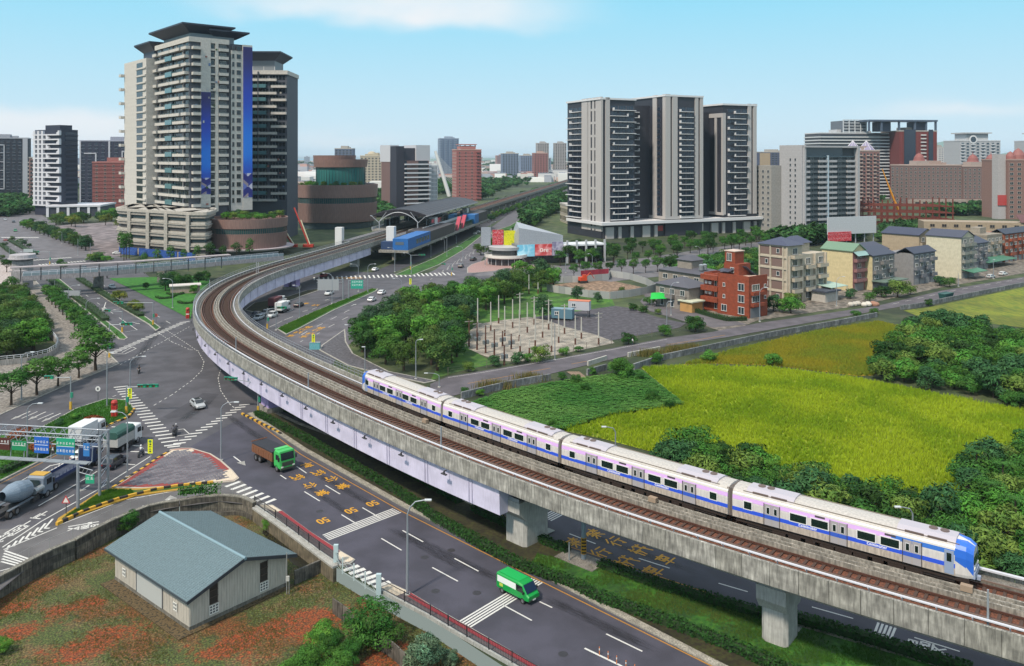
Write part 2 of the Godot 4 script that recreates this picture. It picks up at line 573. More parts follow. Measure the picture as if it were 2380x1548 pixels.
func roads() -> void:
	var far:=Vector2(0.157,-0.988)
	var b:=N()
	var a1:=asphalt("asphalt","504f55")
	# crossing and the roads on its four sides, one sheet
	b.sheet(ground("Z",[-60,975,120,910,238,861,277,846,259,823,170,745,85,654,20,600,300,600,445,735,480,745,560,700,640,650,800,630,1010,640,1180,600,1180,645,1090,665,1000,690,880,740,800,810,770,850,900,940,1300,1100,2000,1300,2700,1560,2700,1800,1300,1800,1240,1549,1000,1420,905,1362,880,1372,800,1316,655,1193,630,1178,600,1176,510,1166,417,1178,344,1191,262,1223,169,1273,67,1319,-60,1420]),0.02)
	road_node=struct("road",b,a1,"grey asphalt of the crossing and the roads that meet there")
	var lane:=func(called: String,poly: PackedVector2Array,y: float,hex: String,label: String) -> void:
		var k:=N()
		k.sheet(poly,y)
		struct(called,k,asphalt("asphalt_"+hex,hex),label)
	lane.call("road",ground("Z",[572,965,700,1053,930,1183,1260,1348,1660,1546,1790,1610,1300,1600,1235,1544,950,1392,830,1312,640,1178,545,1112,520,1070,440,1040]),0.026,"454450","newer dark asphalt lanes along the red pavement")
	lane.call("road",ground("Z",[660,955,800,1010,1275,1257,1754,1417,2193,1547,2400,1620,2700,1600,2400,1500,1800,1240,1400,1100,1000,960,800,860,700,900]),0.026,"45454f","newer dark asphalt lanes behind the viaduct piers")
	lane.call("road",ground("Z",[-60,1235,129,1222,182,1202,317,1156,496,1126,560,1116,625,1178,510,1166,417,1178,344,1191,262,1223,169,1273,67,1319,-60,1415]),0.03,"615f60","worn slip road between the striped kerb and the stone wall")
	lane.call("country_road",ground("Z",[1000,893,1041,876,1285,836,1550,786,1650,773,1760,752,2036,712,2189,676,2380,644,2600,604,2600,622,2380,661,2089,714,1800,765,1686,785,1547,806,1274,871,1087,912,1000,935]),0.08,"5a555b","narrow country road between the pole yard and the rice")
	lane.call("side_street",ground("N",[0,600,60,700,0,760,120,880,560,1010,700,1010,880,1080,1300,1040,820,900,560,880,300,780,120,640]),0.09,"625d60","side street in front of the orange house")
	# avenue beside the elevated line, right of the station, and the cross street by the shop
	var e0:=p("Z",1000,690)
	lane.call("avenue",ground("Z",[640,800,870,690,1010,628,1090,568,1180,500,1260,458,1312,437,1340,437,1300,462,1215,520,1130,590,1095,640,1000,690,880,740,800,812]),0.05,"5d5a60","broad avenue running up beside the elevated line")
	lane.call("avenue",ground("Z",[850,640,1000,575,1130,500,1300,425,1322,425,1280,445,1100,545,1000,598,900,640]),0.046,"3d3c42","shaded carriageway under the station concourse")  # asphalt set darker: the concourse shade is put into its colour
	lane.call("cross_street",ground("Z",[1180,648,1240,640,1420,655,1560,640,1700,605,1900,570,1990,552,1900,545,1640,578,1500,600,1300,618,1180,610,1100,640]),0.054,"6a686c","cross street lined with young trees below the dark towers")
	lane.call("boulevard",ground("Z",[20,600,-40,540,20,478,60,476,130,520,230,590,300,600]),0.03,"69666b","boulevard lanes beyond the footbridge")
	lane.call("boulevard",ground("Z",[-80,645,-80,470,0,450,20,478,-10,540,60,640]),0.024,"69666b","boulevard lanes at the left edge")
	# pavements
	var stone:=mat("paving","9b948c",0.9,0.0,grain(0.68,0.03),Vector3.ONE/14.0,grain(0.8,0.06),Vector3.ONE/3.0)
	var concrete:=wt("a8a59d",0.7)
	block("pavement",ground("A",[0,990,250,965,500,880,525,830,480,720,390,640,420,560,340,440,250,300,230,230,330,230,480,390,700,620,860,780,990,890,1085,980,930,1045,600,1175,0,1445,-200,1530,-200,990]),0.13,stone,"broad paved walk under the row of street trees",concrete)
	block("plaza",ground("L",[-200,1060,60,1050,230,1090,240,1500,100,1600,-200,1600]),0.13,mat("plaza","b3a6a2",0.9,0.0,grain(0.75,0.03),Vector3.ONE/14.0),"pinkish paved plaza at the foot of the footbridge",concrete)
	block("corner_pavement",ground("K",[-40,1100,40,1040,260,970,330,900,480,900,1000,1060,1400,1060,1400,1110,1000,1130,620,1110,440,1160,90,1190,-40,1190]),0.13,mat("pink_paving","a2837e",0.9,0.0,grain(0.75,0.04),Vector3.ONE/8.0),"pinkish corner pavement in front of the round shop",concrete)
	# grass medians
	var turf:=mat("verge","b8cc9c",0.95,0.0,noise("verge",0.03,["2c5a14","3d7a1c","55862c","6b7434"],[0.2,0.5,0.72,0.92],6),Vector3.ONE/12.0,grain(0.7,0.02),Vector3.ONE/45.0)
	var dull:=mat("median","b0a488",0.95,0.0,noise("median",0.03,["35301f","4b4a28","4f5f2a","6a5a40"],[0.2,0.45,0.7,0.9],6),Vector3.ONE/10.0,grain(0.7,0.02),Vector3.ONE/40.0)
	block("median",ground("Z",[600,958,625,950,700,985,900,1060,1120,1180,1275,1262,1500,1340,1754,1422,2193,1552,2300,1600,1760,1600,1640,1540,1260,1340,930,1176,700,1046,575,962]),0.15,dull,"planted median under the viaduct piers",wt("aaa598",0.6),0.8)
	block("median",ground("Z",[113,650,138,648,190,690,246,745,283,772,297,786,290,790,275,789,249,764,190,715]),0.15,turf,"hedged separator between side lane and boulevard",concrete)
	block("median",ground("Z",[177,648,194,648,260,685,334,733,374,762,362,770,345,755,246,696]),0.15,turf,"hedged median in the middle of the boulevard",concrete)
	block("median",ground("D",[750,690,960,590,1220,480,1560,348,1610,352,1590,372,1240,530,940,690,830,740]),0.15,turf,"long grass median of the avenue inside the curve",concrete)
	block("median",ground("Z",[915,640,1010,600,1065,570,1105,545,1120,548,1080,580,1020,616,960,640]),0.15,turf,"grass median beside the station",concrete)
	block("median",ground("K",[370,480,700,370,960,210,1160,110,1170,130,860,330,780,400,640,470,400,530]),0.15,turf,"far grass median of the avenue",concrete)
	block("verge",ground("D",[850,415,1000,365,1100,350,1110,365,960,415,880,445,600,560,480,530,560,470,740,440]),0.14,dull,"earth verge below the purple pier in the curve",concrete)
	block("far_bank",ground("D",[1330,690,1130,830,1110,870,1350,1000,1500,1040,2000,1150,2100,1130,1700,1050,1400,900,1340,800]),0.13,mat("bank","57555a",0.9,0.0,grain(0.75,0.03),Vector3.ONE/15.0),"dark tarred margin in front of the wood",concrete)
	var k0:=N()
	k0.sheet(ground("Z",[1250,1290,1500,1348,1754,1430,2193,1558,2200,1590,1800,1560,1640,1490,1400,1395,1230,1320]),0.176)
	struct("median_lawn",k0,turf,"bright lawn of the viaduct median at the lower right")
	# islands at the crossing
	var striped:=mat("striped_kerb","b08a28",0.8,0.0,grain(0.75,0.05),Vector3.ONE/3.0)
	block("grass_island",ground("Z",[-60,1022,91,997,176,950,248,927,297,931,314,952,297,972,231,1003,151,1047,91,1075,0,1121,-60,1150]),0.16,turf,"long grass island planted with shrubs left of the crossing",concrete)
	block("grass_island",ground("Z",[129,1219,135,1207,182,1177,230,1145,258,1137,320,1138,420,1130,496,1122,430,1139,317,1154,182,1200]),0.16,mat("wedge","b8b48c",0.95,0.0,noise("wedge",0.02,["37661a","4d7a22","7a6a34","8a7040"],[0.25,0.5,0.7,0.9],5),Vector3.ONE/20.0),"wedge of grass and sand between truck lanes and slip road",striped,0.5)
	var isl:=ground("Z",[262,1135,292,1116,369,1063,397,1046,421,1043,446,1043,490,1056,515,1072,540,1094,556,1113,545,1120,504,1124,413,1132,330,1137])
	var island:=block("paved_island",isl,0.14,mat("red_rim","8e3f3c",0.9,0.0,grain(0.75,0.05),Vector3.ONE/4.0),"triangular paved traffic island with a red rim",mat("rim_kerb","a39a8e",0.9),0.3)
	pavers(island,Geometry2D.offset_polygon(isl,-0.75)[0])
	var k:=N()
	k.sheet(ground("Z",[379,1063,400,1048,446,1046,452,1049,416,1068]),0.175)
	part("ramp",k,mat("ramp","c9bba6",0.9,0.0,grain(0.85,0.05),Vector3.ONE/4.0),island)
	k=N()
	k.sheet(ground("Z",[413,1130,535,1093,552,1112,543,1118,504,1122]),0.175)
	part("ramp",k,mat("ramp"),island)
	# red pavement along the fence
	var walk:=block("red_pavement",ground("Z",[600,1174,634,1176,655,1189,724,1240,792,1283,826,1303,816,1312,790,1318,694,1251]),0.15,mat("grey_paver","6a5f60",0.9,0.0,grain(0.7,0.06),Vector3.ONE/3.0),"strip of red and grey pavement beside the fence, far piece",concrete,0.25)
	var red:=mat("red_paver","8f2f36",0.9,0.0,grain(0.72,0.06),Vector3.ONE/3.0)
	for q in [[655,1190,724,1241,790,1284,780,1289,716,1246,645,1193]]:
		k=N()
		k.sheet(ground("Z",q),0.178)
		part("red_strip",k,red,walk)
	for q in [[602,1176,634,1178,652,1190,640,1194,614,1182],[792,1285,823,1303,812,1309,795,1312,779,1292]]:
		k=N()
		k.sheet(ground("Z",q),0.178)
		part("ramp",k,mat("ramp"),walk)
	walk=block("red_pavement",ground("Z",[875,1371,908,1358,950,1377,1010,1414,1100,1465,1245,1548,1330,1600,1280,1600,1190,1548,1000,1440]),0.15,mat("grey_paver"),"strip of red and grey pavement beside the fence, near piece",concrete,0.25)
	k=N()
	k.sheet(ground("Z",[951,1379,1010,1416,1100,1467,1240,1548,1325,1600,1305,1600,1222,1549,1085,1470,990,1416,938,1383]),0.178)
	part("red_strip",k,red,walk)
	k=N()
	k.sheet(ground("Z",[884,1371,909,1361,947,1378,934,1384,918,1390]),0.178)
	part("ramp",k,mat("ramp"),walk)

func pavers(island: Node3D,inner: PackedVector2Array) -> void:
	# the grey setts of the island, laid in courses; the 260 nearest singly, the rest joined
	var tones:=[pt("5d5a60",0.9),pt("666369",0.9),pt("545158",0.9)]
	var one:=[]
	for m in tones:
		var s:=N()
		s.box(V(0,0,0),V(0.86,0.04,0.42))
		one.append(s.mesh(m))
	var rest:=N()
	var dir:=Vector2(0.82,-0.57)
	var side:=Vector2(0.57,0.82)
	var mid:=Vector2.ZERO
	for q in inner:
		mid+=q/inner.size()
	var found:=[]
	for i in range(-60,60):
		for j in range(-60,60):
			var at:=mid+dir*(0.9*(i+0.5*(j & 1)))+side*(0.46*j)
			if Geometry2D.is_point_in_polygon(at+dir*0.45,inner) and Geometry2D.is_point_in_polygon(at-dir*0.45,inner):
				found.append(at)
	found.sort_custom(func(a,b): return a.y>b.y)
	for i in found.size():
		var f:=Transform3D(Basis(Vector3.UP,yaw(V(dir.x,0,dir.y))),V(found[i].x,0.166+rng.randf()*0.008,found[i].y))
		if i<260:
			put("paver",one[rng.randi() % 3],island,f)
		else:
			rest.tone(Color(0.125,0.12,0.135)*rng.randf_range(0.9,1.12))
			rest.box(Vector3.ZERO,V(0.86,0.04,0.42),f)
	stuff(part("paver",rest,mat("paver_rest","ffffff",0.9),island))

# strokes of the painted characters on a 10 by 10 grid
const GLYPH:={"car": "1888 2777 2724 7774 2474 2575 0292 4940","go": "3906 3603 2520 5898 4595 7570 7061","ban": "0747 2925 2705 2745 5797 7975 7755 7795 2474 1383 4340 3210 6280","engine": "0737 1910 1604 1634 4837 5937 8977 9868 6990 3595 4530 5533 8594",
	"slow": "1910 0706 2736 5989 5957 8987 5787 5888 4696 4644 9694 4494 6664 7674 4393 4380 8340","stop": "4941 2621 4585 0191","turn": "0999 0900 9990 0090 3666 3633 6663 3363","tick": "3930 3573","mid": "1787 1714 8784 1484 4940","true": "1989 4941 4585 2621 0191","north": "2920 0535 0131 6960 6090 9091 9765"}

func glyph(b: MB,key: String,at: Vector3,right: Vector3,up: Vector3,thick: float,lift: Vector3) -> void:
	for s in GLYPH[key].split(" "):
		var a:=at+right*(int(s[0])/9.0-0.5)+up*(int(s[1])/9.0-0.5)
		var c:=at+right*(int(s[2])/9.0-0.5)+up*(int(s[3])/9.0-0.5)
		var d:=(c-a).normalized()
		var w:=d.cross(lift.normalized())*thick
		b.slab(a-d*thick*0.4-w*0.5,c-a+d*thick*0.8,w,lift)

func mark(called: String,b: MB,m: Material) -> void:
	part(called,b,m,road_node)

func line(sheet: String,a: Array,wide:=0.15,called:="lane_line",m: Material=null,dash:=0.0,gap:=0.0,y:=0.036) -> void:
	var q:=pts(sheet,a,0.0)
	var b:=N()
	for i in q.size()-1:
		var d:=q[i+1]-q[i]
		var l:=d.length()
		d /= l
		var s:=d.cross(Vector3.UP)*wide
		var t:=0.0
		while t<l:
			var e:=minf(l,t+(dash if dash>0.0 else l))
			b.slab(q[i]+d*t-s*0.5+V(0,y-0.004,0),d*(e-t),s,V(0,0.004,0))
			t=e+gap+0.001
	part(called,b,m if m else mat("white_line"),road_node)

func zebra(sheet: String,from: Array,to: Array,count: int,stripe: Array,wide: float,y:=0.036) -> void:
	# stripes set from one point to another, each lying along a survey direction
	var a:=p(sheet,from[0],from[1])
	var b:=p(sheet,to[0],to[1])
	var s:=p(sheet,stripe[2],stripe[3])-p(sheet,stripe[0],stripe[1])
	var w:=s.cross(Vector3.UP).normalized()*wide
	for i in count:
		var k:=N()
		var c:=a.lerp(b,(i+0.5)/count)
		k.slab(c-s*0.5-w*0.5+V(0,y-0.004,0),s,w,V(0,0.004,0))
		part("zebra_stripe",k,mat("white_line"),road_node)

func arrow(sheet: String,a: Array,wide:=1.0,bent:=0) -> void:      # tail to tip
	var s:=p(sheet,a[0],a[1])+V(0,0.034,0)
	var t:=p(sheet,a[2],a[3])+V(0,0.034,0)
	var d:=(t-s).normalized()
	var w:=d.cross(Vector3.UP)
	var l:=(t-s).length()
	var b:=N()
	b.slab(s-w*0.1,d*l*0.62,w*0.2,V(0,0.003,0))
	if bent==0:
		var n:=s+d*l*0.6
		b.tri(n-w*wide*0.5,n+w*wide*0.5,t)
		b.tri(n+w*wide*0.5,n-w*wide*0.5,t)
	else:
		var n:=s+d*l*0.62
		var k:=w*bent
		b.slab(n-d*0.1,d*0.9+k*0.9,(d*-0.7+k*0.7).normalized()*0.25,V(0,0.003,0))
		n+=d*0.8+k*0.8
		b.tri(n-d*0.8,n+d*0.8,n+k*1.4)
		b.tri(n+d*0.8,n-d*0.8,n+k*1.4)
	part("arrow_marking",b,mat("white_line"),road_node)

func markings() -> void:
	mat("white_line","d3d2cd",0.8,0.0,grain(0.78,0.06),Vector3.ONE/3.0)
	var yellow:=mat("yellow_line","b9832a",0.8,0.0,grain(0.75,0.06),Vector3.ONE/3.0)
	var amber:=mat("amber_paint","d29a22",0.8,0.0,grain(0.72,0.08),Vector3.ONE/3.0)
	# near lanes
	line("Z",[578,969,700,1057,930,1187,1260,1353,1660,1552],0.14,"edge_line",yellow)
	line("Z",[690,945,800,1003,1275,1255,1754,1415,2193,1545],0.14,"edge_line",yellow)
	for q in [[590,710,700,778],[740,665,845,728],[855,875,970,945],[1005,825,1130,898],[1140,1045,1285,1130],[1292,988,1440,1070],[1505,1253,1688,1352],[1663,1188,1835,1280],[535,530,605,578],[385,375,465,420],[418,592,460,620]]:
		line("F",q,0.16)
	for q in [[1630,812,1858,935],[1920,785,2020,832]]:
		line("G",q,0.16)
	line("H",[625,1232,935,1382],0.17)
	line("H",[440,1355,740,1500,860,1570],0.22)
	for q in [[465,277,690,362],[310,372,535,458],[1020,483,1280,575],[905,583,1170,668],[1590,797,1840,870]]:
		line("H",q,0.16)
	for q in [[560,1000,915,1100],[1440,1263,1830,1383]]:
		line("I",q,0.16)
	for k in 5:                               # rumble bars
		var t:=k/4.0
		line("F",[lerpf(722,762,t),lerpf(1022,1056,t),lerpf(1225,1280,t),lerpf(832,858,t)],0.2,"rumble_bar")
		line("G",[lerpf(1282,1362,t),lerpf(943,990,t),lerpf(1860,1940,t),lerpf(597,632,t)],0.2,"rumble_bar")
		line("I",[lerpf(1132,1276,t),lerpf(1135,1180,t),lerpf(1075,1212,t),lerpf(1290,1336,t)],0.22,"rumble_bar")
		line("H",[lerpf(195,275,t),lerpf(160,195,t),lerpf(70,150,t),lerpf(225,260,t)],0.2,"rumble_bar")
	var fw:=(p("F",870,680)-p("F",610,520)).normalized()
	var rt:=fw.cross(Vector3.UP)
	var word:=func(sheet: String,list: Array,f: Vector3,size: Vector2,m: Material) -> void:
		for q in list:
			var b:=N()
			glyph(b,q[0],p(sheet,q[1],q[2],0.0)+V(0,0.032,0),f.cross(Vector3.UP)*size.x,f*size.y,0.2,V(0,0.005,0))
			mark("road_character",b,m)
	word.call("F",[["car",612,520],["engine",690,575],["go",780,618],["ban",865,672],["engine",540,607],["go",628,665],["ban",717,720]],fw,Vector2(1.6,1.75),amber)
	var bk:=(p("H",515,370)-p("H",1135,592)).normalized()
	word.call("H",[["ban",515,370],["go",705,437],["engine",915,512],["car",1135,592],["ban",340,445],["go",580,530],["engine",800,608],["car",1030,690]],bk,Vector2(1.9,2.2),amber)
	word.call("I",[["slow",1540,1355]],(p("I",560,1000)-p("I",915,1100)).normalized(),Vector2(1.9,3.0),mat("white_line"))
	var up_c:=(p("O",970,870)-p("O",500,1130)).normalized()
	word.call("O",[["stop",525,1262],["tick",320,1390],["turn",215,1450],["north",50,1545]],up_c,Vector2(1.3,2.3),mat("white_line"))
	word.call("C",[["slow",665,285]],(p("C",1390,85)-p("C",1140,125)).normalized(),Vector2(1.6,3.2),mat("white_line"))
	for q in [[1075,795],[922,846],[722,918]]:
		var t:=TextMesh.new()
		t.text="50"
		t.font=sans()
		t.font_size=64
		t.pixel_size=0.024
		t.depth=0.006
		t.material=amber
		var at:=p("F",q[0],q[1],0.0)+V(0,0.034,0)
		put("road_numeral",t,road_node,Transform3D(Basis(rt*0.95,fw*1.35,Vector3.UP),at))
	# crossings
	zebra("A",[985,895],[1690,592],19,[1000,868,1112,851],0.5)
	zebra("B",[1010,15],[1470,530],22,[1160,262,1290,247],0.5)
	zebra("B",[1440,545],[2080,165],15,[1700,412,1800,402],0.45)
	zebra("B",[1940,835],[2290,1010],7,[1960,890,2080,845],0.55)
	zebra("G",[395,505],[690,660],6,[450,590,575,548],0.6)
	zebra("D",[1050,265],[2260,222],32,[1500,238,1512,262],0.6,0.066)
	zebra("L",[470,1040],[1230,985],15,[640,1022,690,1030],0.7)
	zebra("L",[660,1112],[1480,1045],15,[900,1085,935,1098],0.7)
	zebra("L",[20,640],[670,640],14,[300,630,340,640],0.8)
	# dotted guide lines across the crossing
	line("A",[1090,985,1500,765,1720,640],0.14,"guide_line",null,0.95,1.0)
	line("A",[1440,700,1560,780,1720,850,1860,868],0.14,"guide_line",null,0.95,1.0)
	line("A",[1520,680,1700,800,1800,870,1850,960,1830,1040,1740,1130,1560,1260,1370,1370],0.14,"guide_line",null,0.95,1.0)
	line("A",[2005,1015,1978,1110,2000,1220,2080,1340,2160,1410],0.14,"guide_line",null,0.95,1.0)
	line("B",[980,96,740,190],0.12,"guide_line",null,0.95,1.0)
	# lanes of the left road
	line("B",[925,830,1275,608],0.16)
	line("B",[20,1380,350,1160,830,890,925,830],0.16)
	line("B",[325,1030,640,848,820,738],0.18)
	line("B",[275,815,620,625],0.18)
	for q in [[555,975,625,935],[355,960,440,915],[60,935,150,880]]:
		line("B",q,0.15)
	line("B",[0,915,330,735],0.14)
	line("B",[0,845,560,560,840,410],0.12,"edge_line",yellow)
	line("B",[940,362,1110,370],0.3,"stop_line")
	line("B",[1120,430,1170,436],0.3,"stop_line")
	line("B",[1120,520,1190,526],0.3,"stop_line")
	line("B",[1100,570,1290,580],0.3,"stop_line")
	line("B",[1030,675,1140,683],0.2,"stop_line")
	line("B",[1495,440,1600,425,1550,380,1500,388],0.14)
	line("A",[1000,885,1130,890,1235,840,1200,826,1105,878],0.16)
	line("A",[1080,560,1245,672,1130,690],0.16)
	for i in 7:                               # chevrons ahead of the wedge
		var t:=i/6.0
		line("B",[lerpf(420,70,t),lerpf(1218,1395,t),lerpf(375,55,t),lerpf(1220,1398,t),lerpf(445,80,t),lerpf(1140,1362,t)],0.25,"chevron")
	line("B",[480,1215,300,1290,30,1400],0.16)
	for i in 5:
		var t:=i/4.0
		line("B",[lerpf(40,10,t),lerpf(1408,1500,t),lerpf(290,190,t),lerpf(1495,1548,t)],0.22,"crossing_bar")
	line("B",[0,1580,290,1500,640,1310,800,1240,1200,1085],0.14,"edge_line",null)
	line("B",[490,1195,1050,980,1500,900,1850,848],0.12,"edge_line")
	arrow("B",[15,910,190,810],1.1,1)
	arrow("B",[345,740,480,655],1.1,1)
	arrow("B",[755,855,665,910],1.2)
	arrow("B",[1200,1032,1500,985],1.1,-1)
	arrow("B",[1970,612,2072,690],1.2)
	for q in [[275,1410,95,1488],[415,1415,250,1490],[550,1428,372,1508]]:
		arrow("A",q,1.1)
	for q in [[340,1412,195,1475],[485,1427,340,1487]]:
		line("A",q,0.15)
	for q in [[960,420,930,505],[1085,480,1020,490],[1085,610,1120,640],[1200,600,1270,618],[770,398,800,408]]:
		arrow("A",q,1.2)
	for q in [[880,425,905,440],[940,462,965,478],[1000,505,1025,522],[780,355,800,368],[1505,590,1545,612],[1420,540,1450,556],[930,262,955,275],[860,215,880,226]]:
		line("A",q,0.15)
	# avenue inside the curve
	for q in [[1090,668,1140,645],[1190,675,1240,650],[1208,610,1258,585],[1305,612,1355,588],[1322,552,1365,530],[960,740,1010,712],[690,675,800,622],[810,618,890,585],[840,545,890,525],[970,545,1015,530],[1160,450,1200,435],[1050,525,1090,508],[950,800,975,788],[1090,735,1115,722]]:
		line("D",q,0.15,"lane_line",null,0,0,0.066)
	for q in [[1380,495,1425,478],[1475,500,1520,482]]:
		arrow("D",q,1.3)
	for q in [["car",870,748],["engine",930,720],["go",975,695],["ban",1020,675],["car",980,755],["engine",1035,730],["go",1085,702],["ban",1125,682],["car",1000,475],["engine",1080,490]]:
		var b:=N()
		var f:=(p("D",1020,675)-p("D",870,748)).normalized()
		glyph(b,q[0],p("D",q[1],q[2])+V(0,0.062,0),f.cross(Vector3.UP)*1.9,f*2.4,0.22,V(0,0.005,0))
		mark("road_character",b,amber)
	for k in 16:
		line("D",[1250+k*14,262,1262+k*14,255],0.4,"yellow_bar",amber,0,0,0.066)
	for k in 5:
		line("Z",[1000+k*14,650-k*10,1160+k*40,555-k*26],0.15,"lane_line",null,3.0,6.0,0.066)
	# country road
	line("E",[0,1120,300,1075,900,970,1400,880,1880,790],0.12,"edge_line",null,0,0,0.09)
	line("E",[170,1170,560,1100],0.14,"lane_line",yellow,0,0,0.09)
	for q in [[690,1073,880,1038],[1060,1003,1190,980],[1625,893,1750,873],[1880,838,2380,755]]:
		line("E",q,0.14,"lane_line",yellow,0,0,0.09)
	line("J",[1050,1525,1500,1425,2086,1320],0.14,"lane_line",null,4.0,4.0,0.09)
	kerb_stripes(pts("B",[468,1195,560,1150,690,1088,850,1030,1000,978,1150,940,1320,898,1500,868,1800,838]),0.42,"long black and yellow striped kerb of the wedge along the slip road")
	kerb_stripes(pts("B",[1142,216,1110,262,1080,292,960,340,840,402]),0.3,"black and yellow striped kerb at the tip of the left grass island")
	kerb_stripes(pts("B",[940,882,1060,800,1200,715,1340,618,1425,572]),0.22,"striped kerb along the left side of the paved island")
	kerb_stripes(pts("F",[150,155,240,200,340,250,430,300]),0.3,"yellow striped kerb of the median beside the lilac pier")
	for q in [["F",640,560,1150,850,1.4],["F",560,640,1000,930,1.3],["F",1180,960,1760,1290,1.3],["G",800,220,1700,660,1.6],["H",60,900,1100,1400,1.6],["H",330,330,1500,740,1.4],["B",1900,250,2280,520,1.6],["B",200,1120,900,720,1.3],["B",60,1000,560,720,1.2],["B",1500,330,1800,130,2.2],["A",1150,1050,1500,600,2.4],["D",900,760,1500,480,1.4],["D",1000,540,1400,380,1.3]]:
		wear(q)
	for q in [["F",700,850],["F",1450,1180],["G",1420,715],["G",1090,700],["B",1640,250],["B",250,760],["B",1750,640],["A",1500,950],["A",1180,500],["D",1120,610],["H",255,1405],["F",1640,1130]]:
		var c:=p(q[0],q[1],q[2])
		var d:=N()
		d.lathe([0.0,0.034,0.42,0.034,0.46,0.03,0.46,0.026],c,16)
		d.lathe([0.30,0.0345,0.34,0.038,0.38,0.0345],c,16)
		part("manhole_cover",d,pt("37363a",0.6,0.3),road_node)
	# tarred patch on the crossing
	var b:=N()
	b.sheet(ground("B",[1370,280,1640,130,1710,78,1850,85,1760,180,1520,280,1420,295]),0.029)
	part("tar_patch",b,asphalt("patch","424147"),road_node)

func wear(q: Array) -> void:                 # a lane darkened by tyres and oil drips
	var m:=mat("tyre_wear","1d1c20",0.6)
	if m.albedo_texture==null:
		var img:=Image.create_empty(64,256,false,Image.FORMAT_RGBA8)
		var f:=FastNoiseLite.new()
		f.frequency=0.03
		for y in 256:
			for x in 64:
				var u:=absf(x-31.5)/32.0
				var e:=minf(y,255-y)/50.0
				img.set_pixel(x,y,Color(1,1,1,clampf((1.0-u*u)*minf(1.0,e)*(0.34+0.4*f.get_noise_2d(x*3.0,y)),0.0,0.5)))
		m.albedo_texture=ImageTexture.create_from_image(img)
		m.transparency=BaseMaterial3D.TRANSPARENCY_ALPHA
	var a:=p(q[0],q[1],q[2])+V(0,0.0325,0)
	var c:=p(q[0],q[3],q[4])+V(0,0.0325,0)
	var s: Vector3=(c-a).cross(Vector3.UP).normalized()*q[5]*0.5
	var b:=N()
	b.quad(a-s,a+s,c+s,c-s)
	b.t=PackedVector2Array([Vector2(0,0),Vector2(1,1),Vector2(1,0),Vector2(0,0),Vector2(0,1),Vector2(1,1)])
	part("tyre_wear",b,m,road_node)

func kerb_stripes(path: PackedVector3Array,h: float,label: String) -> void:
	var t:=thing("striped_kerb",label,"kerb")
	var k:=0
	for i in path.size()-1:
		var d:=path[i+1]-path[i]
		var n:=maxi(1,int(d.length()/0.75))
		for j in n:
			var b:=N()
			b.slab(path[i]+d*(float(j)/n),d*(0.99/n),d.cross(Vector3.UP).normalized()*0.34,V(0,h,0))
			part("kerb_block",b,pt("2a2622" if k % 2 else "b98f2c",0.8),t)
			k+=1

func sans(bold:=true,slanted:=false) -> SystemFont:
	var f:=SystemFont.new()
	f.font_names=PackedStringArray(["Droid Sans"])
	f.font_weight=700 if bold else 400
	f.font_italic=slanted
	return f

# ---------- the elevated line ----------
# plan of its centre every 20 m, from 40 m before the first pier in view
const LINE:=[74.3,43.4,57.9,54.8,41.5,66.2,25.4,78.1,10.1,91.0,-4.2,104.9,-17.7,119.7,-30.5,135.1,-42.7,150.9,-54.1,167.3,-64.0,184.7,-71.6,203.2,-76.6,222.5,-78.7,242.4,-78.1,262.4,-75.7,282.2,-72.1,301.9,-68.6,321.5,-65.3,341.2,-62.2,361.0]

func plan(i: int) -> Vector3:
	if i<0:
		return V(74.3-16.4*i,0,-(43.4+11.4*i))
	if i*2<LINE.size():
		return V(LINE[i*2],0,-LINE[i*2+1])
	var k:=i-LINE.size()/2+1
	return V(-62.2+3.13*k,0,-(361.0+19.75*k))

func along(s: float,off:=0.0,h:=0.0) -> Vector3:
	return frame(s)*V(off,h,0)

func frame(s: float) -> Transform3D:        # x to the right of the line, y up, -z ahead
	var k:=(s+40.0)/20.0
	var i:=int(floor(k))
	var t:=k-i
	var a:=plan(i-1)
	var b:=plan(i)
	var c:=plan(i+1)
	var d:=plan(i+2)
	var q:=0.5*(2.0*b+(c-a)*t+(2.0*a-5.0*b+4.0*c-d)*t*t+(3.0*b-a-3.0*c+d)*t*t*t)
	var g:=0.5*((c-a)+2.0*(2.0*a-5.0*b+4.0*c-d)*t+3.0*(3.0*b-a-3.0*c+d)*t*t)
	g=g.normalized()
	return Transform3D(Basis(g.cross(Vector3.UP),Vector3.UP,-g),q)

func extrude(b: MB,s0: float,s1: float,step: float,prof: Array) -> void:   # profile: offset, height pairs, counter-clockwise looking ahead
	var rings:=[]
	var n:=maxi(1,int(ceil((s1-s0)/step)))
	for i in n+1:
		var f:=frame(lerpf(s0,s1,float(i)/n))
		var r:=PackedVector3Array()
		for k in range(0,prof.size(),2):
			r.append(f*V(prof[k],prof[k+1],0))
		rings.append(r)
	b.loft(rings)

func rect(o0: float,o1: float,h0: float,h1: float) -> Array:
	return [o0,h0,o1,h0,o1,h1,o0,h1]

